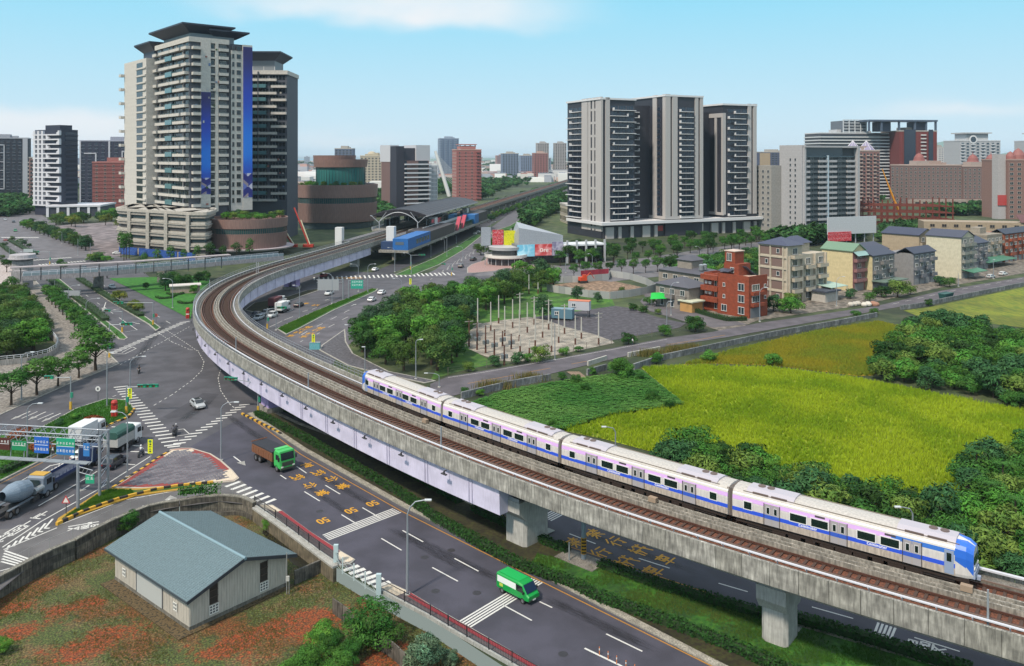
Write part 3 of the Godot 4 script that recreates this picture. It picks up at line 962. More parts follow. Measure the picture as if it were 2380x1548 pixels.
const DECK:=8.5
const TRACK:=2.05
func viaduct() -> void:
	var via:=thing("railway_viaduct","long concrete and lilac steel railway viaduct curving over the crossing","viaduct")
	var conc:=wt("a5a39a",0.55)
	var pale:=wt("b3b1aa",0.72)
	var b:=N()
	extrude(b,-40,1500,5,rect(-4.94,4.94,7.45,DECK))
	part("deck",b,wt("8f8b82",0.6),via)
	b=N()
	extrude(b,-40,50.5,5,[-2.6,5.9,2.6,5.9,4.2,7.44,-4.2,7.44])
	extrude(b,332,1500,10,[-2.6,5.7,2.6,5.7,4.2,7.44,-4.2,7.44])
	part("concrete_girder",b,pale,via)
	var lilac:=mat("lilac_steel","cfcbe2",0.55,0.0,grain(0.9,0.015),Vector3.ONE/30.0,grain(0.93,0.03),V(0.3,0.03,0.3))
	b=N()
	extrude(b,51.5,331,4,[-4.5,4.15,4.5,4.15,4.62,7.44,-4.62,7.44])
	var girder:=part("steel_girder",b,lilac,via)
	for k in 33:                            # welded seams
		var s:=56.0+k*8.3
		for side in [-1.0,1.0]:
			var q:=N()
			for e in [0.0,0.55]:
				extrude(q,s+e,s+e+0.07,1,[side*4.59,4.2,side*4.59+0.05*side,4.2,side*4.68,7.43,side*4.63,7.43] if side>0 else [side*4.64,4.2,side*4.59,4.2,side*4.63,7.43,side*4.68,7.43])
			part("seam",q,pt("a9a6bb",0.6),girder)
	# parapets: panels one by one where they can be told apart
	for side in [-1.0,1.0]:
		var s:=-38.0
		while s<330.0:
			var q:=N()
			var l:=2.5 if side<0.0 or s<40.0 else 5.0
			if side<0.0:
				extrude(q,s+0.02,s+l-0.02,2.5,[-5.16,7.35,-4.95,7.35,-4.95,9.35,-5.2,9.35])
			else:
				extrude(q,s+0.02,s+l-0.02,2.5,[4.95,7.35,5.16,7.35,5.2,9.35,4.95,9.35])
			part("parapet_panel",q,wt(["b4b2a9","aaa89f","bab8b0","b0aea6"][rng.randi() % 4],0.5),via)
			s+=l
		b=N()
		for k in 117:
			extrude(b,330+k*10+0.05,340+k*10-0.05,10,rect(4.95*side-0.1,4.95*side+0.1,7.35,9.35))
		stuff(part("far_parapet",b,conc,via))
	# tracks
	var rust:=mat("track_bed","7e4e39",0.95,0.0,grain(0.7,0.03),Vector3.ONE/5.0,grain(0.8,0.06),Vector3.ONE/1.2)
	var steel:=pt("54382e",0.5,0.3)
	for o in [-TRACK,TRACK]:
		b=N()
		extrude(b,-40,1500,5,rect(o-1.35,o+1.35,DECK+0.004,DECK+0.16))
		part("track_bed",b,rust,via)
		for e in [-0.75,0.75]:
			b=N()
			extrude(b,-40,520,4,rect(o+e-0.05,o+e+0.05,DECK+0.3,DECK+0.48))
			extrude(b,520,1500,20,rect(o+e-0.05,o+e+0.05,DECK+0.3,DECK+0.48))
			part("rail",b,steel,via)
		b=N()
		extrude(b,-40,420,4,rect(o+(1.2 if o>0 else -1.2)-0.06,o+(1.2 if o>0 else -1.2)+0.06,DECK+0.5,DECK+0.62))
		part("power_rail",b,pt("6b5a50",0.6),via)
		b=N()
		var s:=-38.0
		while s<520.0:
			var f:=frame(s)
			b.box(V(o,DECK+0.2,0),V(2.3,0.16,0.26),f)
			s+=0.75
		stuff(part("sleepers",b,mat("sleeper","574238",0.95,0.0,grain(0.6,0.06),Vector3.ONE/2.0),via))
	# stepped concrete trough between the tracks, cable ducts beside the parapets
	b=N()
	extrude(b,-40,520,5,rect(-0.62,-0.42,DECK+0.004,DECK+0.62))
	extrude(b,-40,520,5,rect(0.42,0.62,DECK+0.004,DECK+0.85))
	extrude(b,-40,520,5,rect(-0.12,0.08,DECK+0.004,DECK+0.72))
	extrude(b,-40,520,5,rect(-0.42,0.42,DECK+0.002,DECK+0.35))
	part("cable_trough",b,wt("aaa499",0.5),via)
	b=N()
	var s2:=-38.0
	while s2<320.0:
		b.box(V(0.25,DECK+0.5,0),V(0.3,0.3,0.5),frame(s2))
		s2+=1.25
	stuff(part("trough_lids",b,wt("a09a8f",0.55),via))
	b=N()
	extrude(b,-40,520,5,rect(-4.93,-3.75,DECK+0.004,DECK+0.3))
	extrude(b,-40,520,5,rect(3.75,4.93,DECK+0.004,DECK+0.3))
	part("walkway",b,wt("86837c",0.6),via)
	# white pipe on brackets inside the camera-side parapet, and the conduit along the other
	var white:=pt("b7b8be",0.5)
	b=N()
	extrude(b,-40,330,4,rect(-4.7,-4.46,9.5,9.6))
	extrude(b,90,330,4,rect(3.95,4.1,8.95,9.05))
	extrude(b,-40,90,4,rect(4.5,4.8,9.35,9.5))
	part("white_pipe",b,white,via)
	var k3:=0
	var s3:=-36.0
	while s3<330.0:
		var f:=frame(s3)
		b=N()
		b.box(V(-4.57,9.12,0),V(0.09,0.76,0.09),f)
		b.box(V(-4.75,9.56,0),V(0.4,0.05,0.07),f)
		if k3<280:
			part("pipe_bracket",b,pt("a8a8ad",0.5,0.3),via)
		k3+=1
		s3+=2.5
	# open railing round the outside of the bend and along the inner parapet
	var grey:=pt("8d9097",0.5,0.4)
	b=N()
	extrude(b,130,335,4,rect(-5.12,-5.06,10.45,10.52))
	extrude(b,130,335,4,rect(-5.12,-5.06,9.9,9.95))
	extrude(b,40,335,4,rect(5.04,5.1,10.3,10.36))
	extrude(b,40,335,4,rect(5.04,5.1,9.85,9.9))
	var s4:=40.0
	while s4<335.0:
		var f:=frame(s4)
		b.box(V(5.07,9.85,0),V(0.06,1.0,0.06),f)
		if s4>130.0:
			b.box(V(-5.09,9.9,0),V(0.06,1.2,0.06),f)
		s4+=1.25
	part("railing",b,grey,via)
	# lamps hung under the parapet
	for k in 30:
		var f:=frame(60.0+k*8.6)
		b=N()
		b.box(V(-5.35,7.2,0),V(0.5,0.08,0.08),f)
		b.box(V(-5.55,6.98,0),V(0.18,0.3,0.18),f)
		b.box(V(-5.55,6.84,0),V(0.3,0.12,0.9),f)
		part("bracket_lamp",b,pt("3b3b40",0.6),via)
	# junction boxes and posts on the walkway
	for q in [[5.0,0.0,0.5],[-7.0,0.0,0.4],[34.0,0.0,0.4],[71.0,0.0,0.4]]:
		b=N()
		var f:=frame(q[0])
		b.box(V(0.05,DECK+1.0,0),V(0.5,0.5,0.9),f)
		b.box(V(0.05,DECK+0.6,0),V(0.3,0.5,0.3),f)
		part("junction_box",b,pt("8c7a68",0.7),via)
	for s in [3.0,-6.0,62.0,96.0,128.0,205.0,246.0]:
		b=N()
		var f:=frame(s)
		b.box(V(-4.35,10.3,0),V(0.14,3.0,0.14),f)
		part("post",b,pt("8b9299",0.5,0.3),via)
	b=N()
	var fs:=frame(236.0)
	for e in [-0.35,0.35]:
		b.box(V(e,10.5,0),V(0.12,4.2,0.12),fs)
	for k in 8:
		b.box(V(0,8.8+k*0.5,0),V(0.6,0.06,0.06),fs)
	part("signal_mast",b,pt("9a9da3",0.5,0.3),via)
	# piers
	var face:=wt("b4b3ae",0.78)
	for q in [[20.5,3.0,2.5,4.4],[-12.0,3.0,2.5,4.4],[51.5,4.2,3.4,6.4]]:
		var f:=frame(q[0])
		var pier:=Node3D.new()
		pier.name="pier"
		via.add_child(pier,true)
		b=N()
		var w: float=q[1]*0.5
		var d: float=q[2]*0.5
		var cham:=0.35
		var ring:=PackedVector2Array()
		for k in [[-w,-d+cham],[-w+cham,-d],[w-cham,-d],[w,-d+cham],[w,d-cham],[w-cham,d],[-w+cham,d],[-w,d-cham]]:
			var g:=f*V(k[0],0,k[1])
			ring.append(Vector2(g.x,g.z))
		b.prism(ring,0.0,4.0)
		part("column",b,face,pier)
		b=N()
		var hw: float=q[3]*0.5
		var r0:=PackedVector3Array()
		var r1:=PackedVector3Array()
		for k in [[-w,3.3],[w,3.3],[hw,4.3],[hw,5.6],[-hw,5.6],[-hw,4.3]]:
			r0.append(f*V(k[0],k[1],d+0.15))
			r1.append(f*V(k[0],k[1],-d-0.15))
		b.loft([r0,r1])
		part("cap_beam",b,face,pier)
		b=N()
		for e in [-1.5,1.5]:
			b.box(V(e,5.78,0),V(0.9,0.34,1.2),f)
		part("bearing",b,pt("55565a",0.7),pier)
		bc("edge_screen",pier,pt("9aa0a2",0.5,0.4),V(-hw+0.1,5.75,0),V(0.05,0.5,q[2]),f)
		b=N()
		b.tube(PackedVector3Array([f*V(w+0.12,0,0.5),f*V(w+0.12,3.6,0.5),f*V(w+0.5,4.6,0.5),f*V(w+0.5,7.2,0.5)]),[0.11])
		part("drain_pipe",b,pt("3f3f43",0.6),pier)
		bc("drain_cover",pier,pt("7e8480",0.8),V(w+1.0,0.16,0.6),V(1.2,0.06,1.0),f)
	var purple:=mat("lilac_pier","a795c6",0.6,0.0,grain(0.9,0.02),Vector3.ONE/12.0)
	for q in [[118.5,4.6,3.6],[189.0,4.0,3.2],[264.0,4.2,3.2]]:
		var f:=frame(q[0])
		var pier:=Node3D.new()
		pier.name="pier"
		via.add_child(pier,true)
		b=N()
		b.box(V(-q[1]*0.30,2.55,0),V(q[1]*0.42,3.3,q[2]),f)
		b.box(V(q[1]*0.34,2.55,0),V(q[1]*0.36,3.3,q[2]),f)
		b.box(V(0,2.6,0),V(q[1]*0.4,3.2,q[2]*0.5),f)
		part("column",b,purple,pier)
		bc("footing",pier,wt("a19c94",0.6),V(0,0.5,0),V(q[1]+0.8,1.0,q[2]+0.7),f)
		b=N()
		b.rod(f*V(q[1]*0.1,0.9,q[2]*0.5+0.1),f*V(q[1]*0.1,4.2,q[2]*0.5+0.1),0.09)
		part("drain_pipe",b,pt("3c3945",0.6),pier)
	var s5:=324.0
	while s5<1480.0:
		if s5<330.0 or s5>520.0:
			var f:=frame(s5)
			b=N()
			b.box(V(0,2.2,0),V(3.2,4.4,2.6),f)
			b.box(V(0,5.0,0),V(6.6,1.3,2.8),f)
			part("pier",b,face,via)
		s5+=31.0 if s5>330.0 else 205.0

func station() -> void:
	var st:=thing("metro_station","elevated metro station with dark arched roof beyond the curve","station")
	var conc:=wt("a09d96",0.6)
	var dark:=pt("2b2c31",0.6)
	var b:=N()
	extrude(b,330,512,10,rect(8.2,21,5.2,6.2))
	extrude(b,345,512,10,rect(-13,8.0,4.6,5.6))
	part("concourse_slab",b,conc,st)
	b=N()
	extrude(b,331,368,10,rect(14.0,20.6,6.3,11.0))
	part("blue_hoarding",b,mat("blue_panel","1d62a8",0.55,0.0,grain(0.82,0.02),V(0.2,0.2,0.2)),st)
	b=N()
	extrude(b,332,345,10,rect(8.6,13.9,6.3,9.5))
	part("hoarding_return",b,pt("1c3458",0.7),st)
	for k in 5:
		b=N()
		extrude(b,344+k*4.6,347.6+k*4.6,4,rect(20.58,20.66,7.6,9.6))
		part("window",b,glass("22384a"),st)
	bc("sign_panel",st,pt("4d5a66",0.5),V(17,9.0,0),V(3.6,1.3,0.1),frame(330.96))
	b=N()
	extrude(b,368.2,418,10,rect(9,20.5,6.3,10.8))
	part("dark_cladding",b,mat("dark_clad","403a3c",0.6,0.0,grain(0.75,0.02),V(0.2,0.05,0.2)),st)
	b=N()
	extrude(b,418.2,470,10,rect(9,19.8,6.3,9.2))
	part("concourse_glazing",b,glass("21413f"),st)
	b=N()
	extrude(b,470.2,482,10,rect(12,20.5,6.3,11.5))
	part("blue_box",b,pt("1f5d96",0.6),st)
	b=N()
	extrude(b,482.2,510,10,rect(10,20.4,6.3,11.5))
	part("dark_cladding",b,mat("dark_clad"),st)
	# platform level
	b=N()
	extrude(b,384,512,10,rect(5.4,12.6,9.0,10.0))
	extrude(b,384,512,10,rect(-12.6,-5.4,9.0,10.0))
	part("platform",b,conc,st)
	b=N()
	extrude(b,384,512,10,rect(12.6,12.8,9.9,11.1))
	extrude(b,384,512,10,rect(-12.8,-12.6,9.9,11.1))
	part("platform_parapet",b,pt("b9bcc0",0.5),st)
	for side in [-1.0,1.0]:
		for k in 3:
			b=N()
			extrude(b,402+k*36,424+k*36,10,rect(minf(11.0*side,12.4*side),maxf(11.0*side,12.4*side),10.0,13.6))
			part("glass_wall",b,glass("2b3d42"),st)
	b=N()
	extrude(b,408,414,6,rect(9.5,12.5,10.0,14.2))
	extrude(b,486,492,6,rect(9.5,12.5,10.0,14.2))
	part("lift_housing",b,pt("c0c3c4",0.5),st)
	# arched roof
	var up:=[]
	for i in 17:
		var a:=lerpf(-1.0,1.0,i/16.0)
		up.append(Vector2(a*14.0,19.6-3.0*a*a))
	var prof:=[]
	for q in up:
		prof.append_array([q.x,q.y-0.35])
	for i in range(16,-1,-1):
		prof.append_array([up[i].x,up[i].y])
	b=N()
	extrude(b,388,512,8,prof)
	var roof:=part("roof",b,mat("station_roof","3d3b42",0.55,0.2,grain(0.85,0.02),Vector3.ONE/12.0),st)
	for i in 15:
		b=N()
		var q: Vector2=up[i+1]
		extrude(b,388,512,8,rect(q.x-0.06,q.x+0.06,q.y+0.002,q.y+0.12))
		part("roof_rib",b,pt("4a4850",0.55),roof)
	b=N()
	for e in [-14.0,14.0]:
		extrude(b,386,512,8,rect(e-0.25,e+0.25,16.2,16.6))
	part("roof_gutter",b,pt("a3a6aa",0.4,0.3),st)
	for k in 8:                                # arched ribs and tree columns
		var f:=frame(386.0+k*17.0)
		b=N()
		var arc:=PackedVector3Array()
		for i in 13:
			var a:=lerpf(-1.0,1.0,i/12.0)
			arc.append(f*V(a*9.6,18.2-4.6*a*a,0))
		b.tube(arc,[0.24])
		for e in [-1.0,1.0]:
			b.rod(f*V(e*9.6,6.0,0),f*V(e*9.6,13.7,0),0.3)
			b.rod(f*V(e*9.6,13.0,0),f*V(e*13.6,16.4,0),0.16)
			b.rod(f*V(e*9.6,13.6,0),f*V(e*6.0,18.4,0),0.14)
		part("arch_rib",b,pt("9b9ea3",0.45,0.3),st)
	# red escalators, white vent shafts, road level columns
	for k in 2:
		b=N()
		var f:=frame(430.0+k*13.0)
		var r0:=PackedVector3Array()
		var r1:=PackedVector3Array()
		for q in [[-5.0,6.4],[-3.2,6.4],[5.2,13.0],[3.4,13.0]]:
			r0.append(f*V(20.6,q[1],-q[0]))
			r1.append(f*V(18.6,q[1],-q[0]))
		b.loft([r0,r1])
		part("escalator",b,pt("9c3446",0.5),st)
	for q in [[338.0,11.2,7.0,15.5,3.4],[336.0,-11.0,0.0,15.0,3.0]]:
		bc("vent_shaft",st,mat("shaft","c9c9c9",0.5,0.0,grain(0.92,0.03),Vector3.ONE/5.0),V(q[1],(q[2]+q[3])*0.5,0),V(q[4],q[3]-q[2],q[4]),frame(q[0]))
	for k in 12:
		for o in [-9.0,9.5]:
			bc("column",st,conc,V(o,2.6,0),V(1.5,5.2,1.5),frame(348.0+k*14.0))
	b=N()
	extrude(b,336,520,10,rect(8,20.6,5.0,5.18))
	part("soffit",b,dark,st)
	b=N()
	extrude(b,334,384,5,rect(-9.0,-5.6,9.2,9.6))
	extrude(b,350,384,5,rect(5.6,9.0,9.2,9.6))
	part("side_deck",b,wt("77767a",0.6),st)

# ---------- train ----------
func train() -> void:
	var tr:=thing("commuter_train","four car silver metro train with lilac and blue bands on the viaduct","train")
	var silver:=mat("train_silver","d2cecb",0.35,0.15,grain(0.92,0.02),V(0.4,0.05,0.4))
	var lower:=mat("train_lower","c0b4a8",0.45,0.15,grain(0.8,0.02),V(0.5,0.1,0.5))
	var roofm:=mat("train_roof","b4afa9",0.6,0.05,grain(0.88,0.02),V(0.3,0.3,0.3))
	var lilac:=pt("c8a2d8",0.4)
	var blue:=pt("2c50c4",0.4)
	var sky_blue:=pt("3468b8",0.4)
	var white:=pt("cbc8c4",0.4)
	var rail:=DECK+0.48
	var tail:=0.0
	# find the four spans along the far track
	var s_at:=2.5
	var ends:=[[4.6,25.5],[25.9,46.7],[47.1,67.9],[68.3,88.8]]
	for c in 4:
		var a:=along(ends[c][0],TRACK,rail)
		var z:=along(ends[c][1],TRACK,rail)
		var d:=(a-z)                       # local +x towards the near end
		var l:=d.length()
		var car:=Node3D.new()
		car.name="carriage"
		tr.add_child(car,true)
		car.transform=Transform3D(Basis(Vector3.UP,yaw(d)),(a+z)*0.5)
		var h0:=-l*0.5
		var h1:=l*0.5
		var nose:=c==0 or c==3
		var w:=1.45
		# body section: z across (+z is the camera side), y up
		var ring:=func(x: float,k: float,dy:=0.0) -> PackedVector3Array:
			var r:=PackedVector3Array()
			for q in [[-1.38,0.95],[1.38,0.95],[1.45,1.2],[1.45,2.6],[1.38,3.25],[1.15,3.55],[0.7,3.72],[0.0,3.78],[-0.7,3.72],[-1.15,3.55],[-1.38,3.25],[-1.45,2.6],[-1.45,1.2]]:
				r.append(V(x,0.95+(q[1]-0.95)*(1.0-dy),-q[0]*k))
			return r
		var b:=N()
		var rings:=[]
		var x0:=h0
		var x1:=h1
		if c==3:
			rings.append(ring.call(h0,0.72,0.16))
			rings.append(ring.call(h0+0.5,0.9,0.05))
			x0=h0+1.3
		rings.append(ring.call(x0,1.0))
		if c==0:
			x1=h1-1.3
		rings.append(ring.call(x1,1.0))
		if c==0:
			rings.append(ring.call(h1-0.5,0.9,0.05))
			rings.append(ring.call(h1,0.72,0.16))
		b.loft(rings)
		part("body_shell",b,silver,car)
		# roof skin, a little proud, and white cant rail
		b=N()
		var r0:=PackedVector3Array()
		var r1:=PackedVector3Array()
		for q in [[1.30,3.42],[1.16,3.58],[0.7,3.75],[0.0,3.81],[-0.7,3.75],[-1.16,3.58],[-1.30,3.42]]:
			r0.append(V(x0,q[1],-q[0]))
			r1.append(V(x1,q[1],-q[0]))
		b.loft([r0,r1],false,false)
		part("roof_skin",b,roofm,car)
		for sd in [1.0,-1.0]:
			var band:=func(called: String,y0: float,y1: float,xa: float,xb: float,m: Material) -> void:
				var q:=N()
				var za:=1.462 if y0<2.65 else lerpf(1.46,1.395,(y0-2.6)/0.65)
				var zb:=1.462 if y1<2.65 else lerpf(1.46,1.395,(y1-2.6)/0.65)
				q.slab(V(xa,y0,sd*(za-0.03)),V(xb-xa,0,0),V(0,y1-y0,sd*(zb-za)),V(0,0,sd*0.03))
				part(called,q,m,car)
			band.call("cant_rail",3.1,3.28,x0,x1,white)
			band.call("lilac_band",2.72,3.09,x0,x1-(5.0 if c==0 else 0.0),lilac)
			if c==0:
				band.call("blue_wedge",2.72,3.09,x1-5.0,x1,sky_blue)
			band.call("blue_band",1.62,1.98,x0,x1,blue)
			band.call("lower_skirt",1.0,1.6,x0,x1,lower)
			# doors: three pairs a side
			for k in 3:
				var xc: float=h0+l*[0.205,0.5,0.795][k]+(0.35 if c==3 else -0.35 if c==0 else 0.0)
				for leaf in [-1.0,1.0]:
					var q:=N()
					q.box(V(xc+leaf*0.36,2.0,sd*1.468),V(0.68,1.98,0.03))
					var door:=part("door",q,pt("a19da0",0.4,0.15),car)
					q=N()
					q.box(V(xc+leaf*0.36,1.8,sd*1.487),V(0.69,0.36,0.012))
					put("door_band",q.mesh(pt("3355b0",0.4)),door)
					q=N()
					q.box(V(xc+leaf*0.36,2.4,sd*1.487),V(0.34,0.68,0.02))
					put("window_frame",q.mesh(pt("c4c4c6",0.4)),door)
					q=N()
					q.box(V(xc+leaf*0.36,2.4,sd*1.5),V(0.26,0.58,0.012))
					put("window",q.mesh(glass("10201c")),door)
				var q2:=N()
				for e in [-0.76,0.76]:
					q2.box(V(xc+e,2.0,sd*1.475),V(0.06,2.05,0.04))
				part("door_frame",q2,pt("3b3b40",0.5),car)
			var panes:=[]
			var g1:=h0+l*0.355
			var g2:=h0+l*0.645
			for gx in [g1,g2]:
				for e in [-0.98,0.98]:
					panes.append([gx+e,1.5])
			panes.append([h0+l*0.075+(0.5 if c==3 else 0.0),0.75])
			if c>0:
				panes.append([h0+l*0.925,0.75])
			for q in panes:
				var k:=N()
				k.box(V(q[0],2.38,sd*1.468),V(q[1]+0.16,0.86,0.03))
				var wf:=part("window",k,pt("d0d0d0",0.4),car)
				k=N()
				k.box(V(q[0],2.38,sd*1.482),V(q[1],0.68,0.02))
				put("pane",k.mesh(glass("12231d")),wf)
			for gx in [g1-1.2,g2-1.2]:
				var k:=N()
				k.box(V(gx+2.2,3.0,sd*1.43),V(0.9,0.16,0.05))
				part("side_display",k,pt("4a4448",0.5),car)
				var t:=TextMesh.new()
				t.text="Commuter"
				t.font=sans(true,true)
				t.font_size=48
				t.pixel_size=0.0068
				t.depth=0.01
				t.material=pt("e2e4ee",0.5)
				put("lettering",t,car,Transform3D(Basis(Vector3.UP,0.0 if sd>0 else PI),V(gx+2.2*0.5,1.81,sd*1.482)))
		# underframe and bogies
		b=N()
		b.box(V(0,0.75,0),V(l-0.6,0.4,2.5))
		for k in 9:
			b.box(V(h0+4.5+k*(l-9.0)/8.0,0.45,0.0),V(rng.randf_range(0.8,1.5),0.6,2.45))
		part("underframe",b,mat("underframe","3a2b24",0.9,0.0,grain(0.5,0.05),Vector3.ONE/2.0),car)
		for e in [h0+2.9,h1-2.9]:
			b=N()
			b.box(V(e,0.45,0),V(3.0,0.28,2.3))
			for q in [-1.0,1.0]:
				for y in [-0.72,0.72]:
					b.lathe([0.0,-0.06,0.42,-0.06,0.42,0.06,0.0,0.06],V(e+q,0.42,y),14,Basis(Vector3.RIGHT,PI/2))
			part("bogie",b,pt("2a211e",0.8),car)
		# air conditioning humps near both ends
		for e in [-1.0,1.0]:
			var xc: float=e*(l*0.5-3.6)
			b=N()
			var ra:=PackedVector3Array()
			var rb:=PackedVector3Array()
			for q in [[1.22,3.5],[1.1,3.72],[0.65,3.92],[-0.65,3.92],[-1.1,3.72],[-1.22,3.5]]:
				ra.append(V(xc-2.3,q[1],-q[0]))
				rb.append(V(xc+2.3,q[1],-q[0]))
			b.loft([ra,rb])
			var unit:=part("roof_unit",b,pt("a7a2aa",0.5,0.1),car)
			b=N()
			for f in [-0.5,0.5]:
				b.lathe([0.0,0.0,0.36,0.0,0.36,0.06,0.0,0.06],V(xc+f*0.9+e*0.8,3.925,-0.2),12)
				b.box(V(xc+f*1.8,3.64,1.14),V(1.5,0.16,0.16))
			put("fan",b.mesh(pt("5b4d48",0.7)),unit)
		b=N()
		for sd in [-1.18,1.18]:
			b.box(V(0,3.62,sd),V(l-2.0,0.05,0.06))
		part("roof_rail",b,pt("7a6f66",0.6),car)
		if c<3:                              # bellows to the next car
			b=N()
			for k in 5:
				b.box(V(h0-0.05-k*0.13,2.25,0),V(0.09,2.7,2.5-0.12*(k & 1)))
			part("bellows",b,pt("6b625d",0.8),car)
		if c==0 or c==3:                   # cab end
			var e:=1.0 if c==0 else -1.0
			var xe:=h1 if c==0 else h0
			b=N()
			var rg:=[]
			for q in [[1.32,1.0,0.0],[0.52,0.915,0.04],[-0.02,0.74,0.155]]:
				var r:=PackedVector3Array()
				for k in [[-1.4,1.25],[1.4,1.25],[1.47,2.6],[1.4,3.27],[1.17,3.57],[0.7,3.745],[-0.7,3.745],[-1.17,3.57],[-1.4,3.27],[-1.47,2.6]]:
					r.append(V(xe-e*q[0],0.95+(k[1]-0.95)*(1.0-q[2]),-k[0]*q[1]*e))
				rg.append(r)
			b.loft(rg,true,false)
			part("blue_nose",b,pt("2a62c0",0.35),car)
			b=N()
			b.slab(V(xe+e*0.03,2.05,-0.85),V(0,0,1.7),V(-e*0.16,1.15,0),V(e*0.05,0,0))
			part("windscreen",b,glass("0e1a26"),car)
			b=N()
			b.box(V(xe-e*0.12,1.2,0),V(0.5,0.5,2.1))
			b.box(V(xe+e*0.15,0.75,0),V(0.5,0.3,0.4))
			part("bumper",b,pt("8a94a8",0.5),car)
			for sd in [-0.78,0.78]:
				bc("headlight",car,pt("e4e2d6",0.2),V(xe+e*0.06,1.75,sd),V(0.08,0.16,0.3))
			var cd:=bc("cab_door",car,pt("8391a8",0.4),V(xe-e*1.75,2.05,1.47),V(0.72,1.95,0.04))
			b=N()
			b.box(V(xe-e*1.75,2.45,1.497),V(0.36,0.7,0.012))
			put("window",b.mesh(glass("10201c")),cd)

# ---------- footbridge over the boulevard ----------
func footbridge() -> void:
	var fb:=thing("footbridge","long roofed pale footbridge across the boulevard to the tall tower","footbridge")
	var pale:=wt("a7a2a6",0.75)
	# deck from the stair tower to the podium: heights about 6 m
	var a:=p("L",400,1345,5.6)
	var c:=p("L",1700,1270,5.6)
	var e:=p("R",1700,1255,5.6)
	var f:=p("R",2240,1205,5.6)
	var line_pts:=PackedVector3Array([a,c,e,f])
	var b:=N()
	for i in 3:
		b.bar(line_pts[i]+V(0,0.2,0),line_pts[i+1]+V(0,0.2,0),4.2,1.5)
	part("deck",b,pale,fb)
	var walls:=N()
	var cnt:=0
	for i in 3:
		var q:=line_pts[i]
		var d:=line_pts[i+1]-q
		var side:=d.cross(Vector3.UP).normalized()
		var n:=int(d.length()/2.2)
		for k in n:
			for sd in [-2.0,2.0]:
				var m:=N()
				var s: Vector3=q+d*(float(k)/n)+side*sd+V(0,1.0,0)
				m.slab(s+d.normalized()*0.1,d/n-d.normalized()*0.2,V(0,0.85,0),side*0.06)
				if cnt<150:
					part("railing_panel",m,pt("7d8d96",0.4),fb)
				cnt+=1
				walls.box(s+V(0,0.4,0),V(0.14,1.0,0.14))
		walls.bar(q+side*2.0+V(0,1.95,0),q+d+side*2.0+V(0,1.95,0),0.12,0.1)
		walls.bar(q-side*2.0+V(0,1.95,0),q+d-side*2.0+V(0,2.25,0),0.12,0.1)
	part("railing_posts",walls,pt("b7bcc4",0.5),fb)
	# roofed strip along the far edge
	var ra:=p("L",180,1160,10.2)
	var rb:=p("L",2340,1050,10.2)
	var rc:=p("R",1830,1180,10.2)
	b=N()
	b.bar(ra,rb,3.0,0.35)
	b.bar(rb,rc,3.0,0.35)
	part("canopy",b,wt("a9a0a2",0.75),fb)
	for k in 12:
		var q:=ra.lerp(rc,(k+0.5)/12.0)
		b=N()
		b.rod(V(q.x,5.6,q.z),V(q.x,10.1,q.z),0.16)
		part("canopy_post",b,pt("4a4b50",0.5),fb)
	for q in [["A",893,300,1.6],["R",1290,1400,1.6]]:
		var g:=p(q[0],q[1],q[2])
		bc("pier",fb,wt("8f8d89",0.65),V(g.x,2.5,g.z),V(2.6,5.0,2.0))
	# stair tower at the left end
	var g:=p("L",340,1560)
	b=N()
	b.lathe([3.2,0.0,3.2,9.6],V(g.x-2.5,0,g.z-6.0),18)
	b.box(V(g.x,3.4,g.z),V(3.8,6.8,3.4))
	part("stair_tower",b,wt("9b989b",0.7),fb)
	b=N()
	b.lathe([0.0,9.9,4.2,9.9,4.6,10.3,4.2,10.4,4.0,11.6,0.0,11.6],V(g.x-2.5,0,g.z-6.0),20)
	part("tower_cap",b,wt("b0acb0",0.75),fb)

# ---------- buildings ----------
func site(called: String,label: String,category: String,x: float,z: float,deg: float,group:="") -> Node3D:
	# stands on its front left corner; local x along the front, local -z to the back
	return thing(called,label,category,V(x,0,-z),deg_to_rad(deg),group)

func face(side: String,l: float,d: float,at:=Vector3.ZERO) -> Transform3D:     # x along the face, y up, z outwards
	match side:
		"left":
			return Transform3D(Basis(V(0,0,1),Vector3.UP,V(-1,0,0)),at+V(0,0,-d))
		"right":
			return Transform3D(Basis(V(0,0,-1),Vector3.UP,V(1,0,0)),at+V(l,0,0))
	return Transform3D(Basis.IDENTITY,at)

var kept:={}
func window_mesh(w: float,h: float,frame: Material,pane: Material,bars:=1) -> ArrayMesh:
	var key:="w%.2f %.2f %s %s %d" % [w,h,frame.resource_name,pane.resource_name,bars]
	if kept.has(key):
		return kept[key]
	var b:=N()
	b.box(V(0,h*0.5,0.07),V(w+0.16,0.1,0.14))
	b.box(V(0,-h*0.5,0.09),V(w+0.24,0.1,0.2))
	for k in bars+2:
		b.box(V((float(k)/(bars+1)-0.5)*w,0,0.055),V(0.09,h-0.1,0.11))
	var m:=b.mesh(frame)
	b=N()
	b.box(V(0,0,0.02),V(w,h,0.04))
	b.mesh(pane,m)
	kept[key]=m
	return m

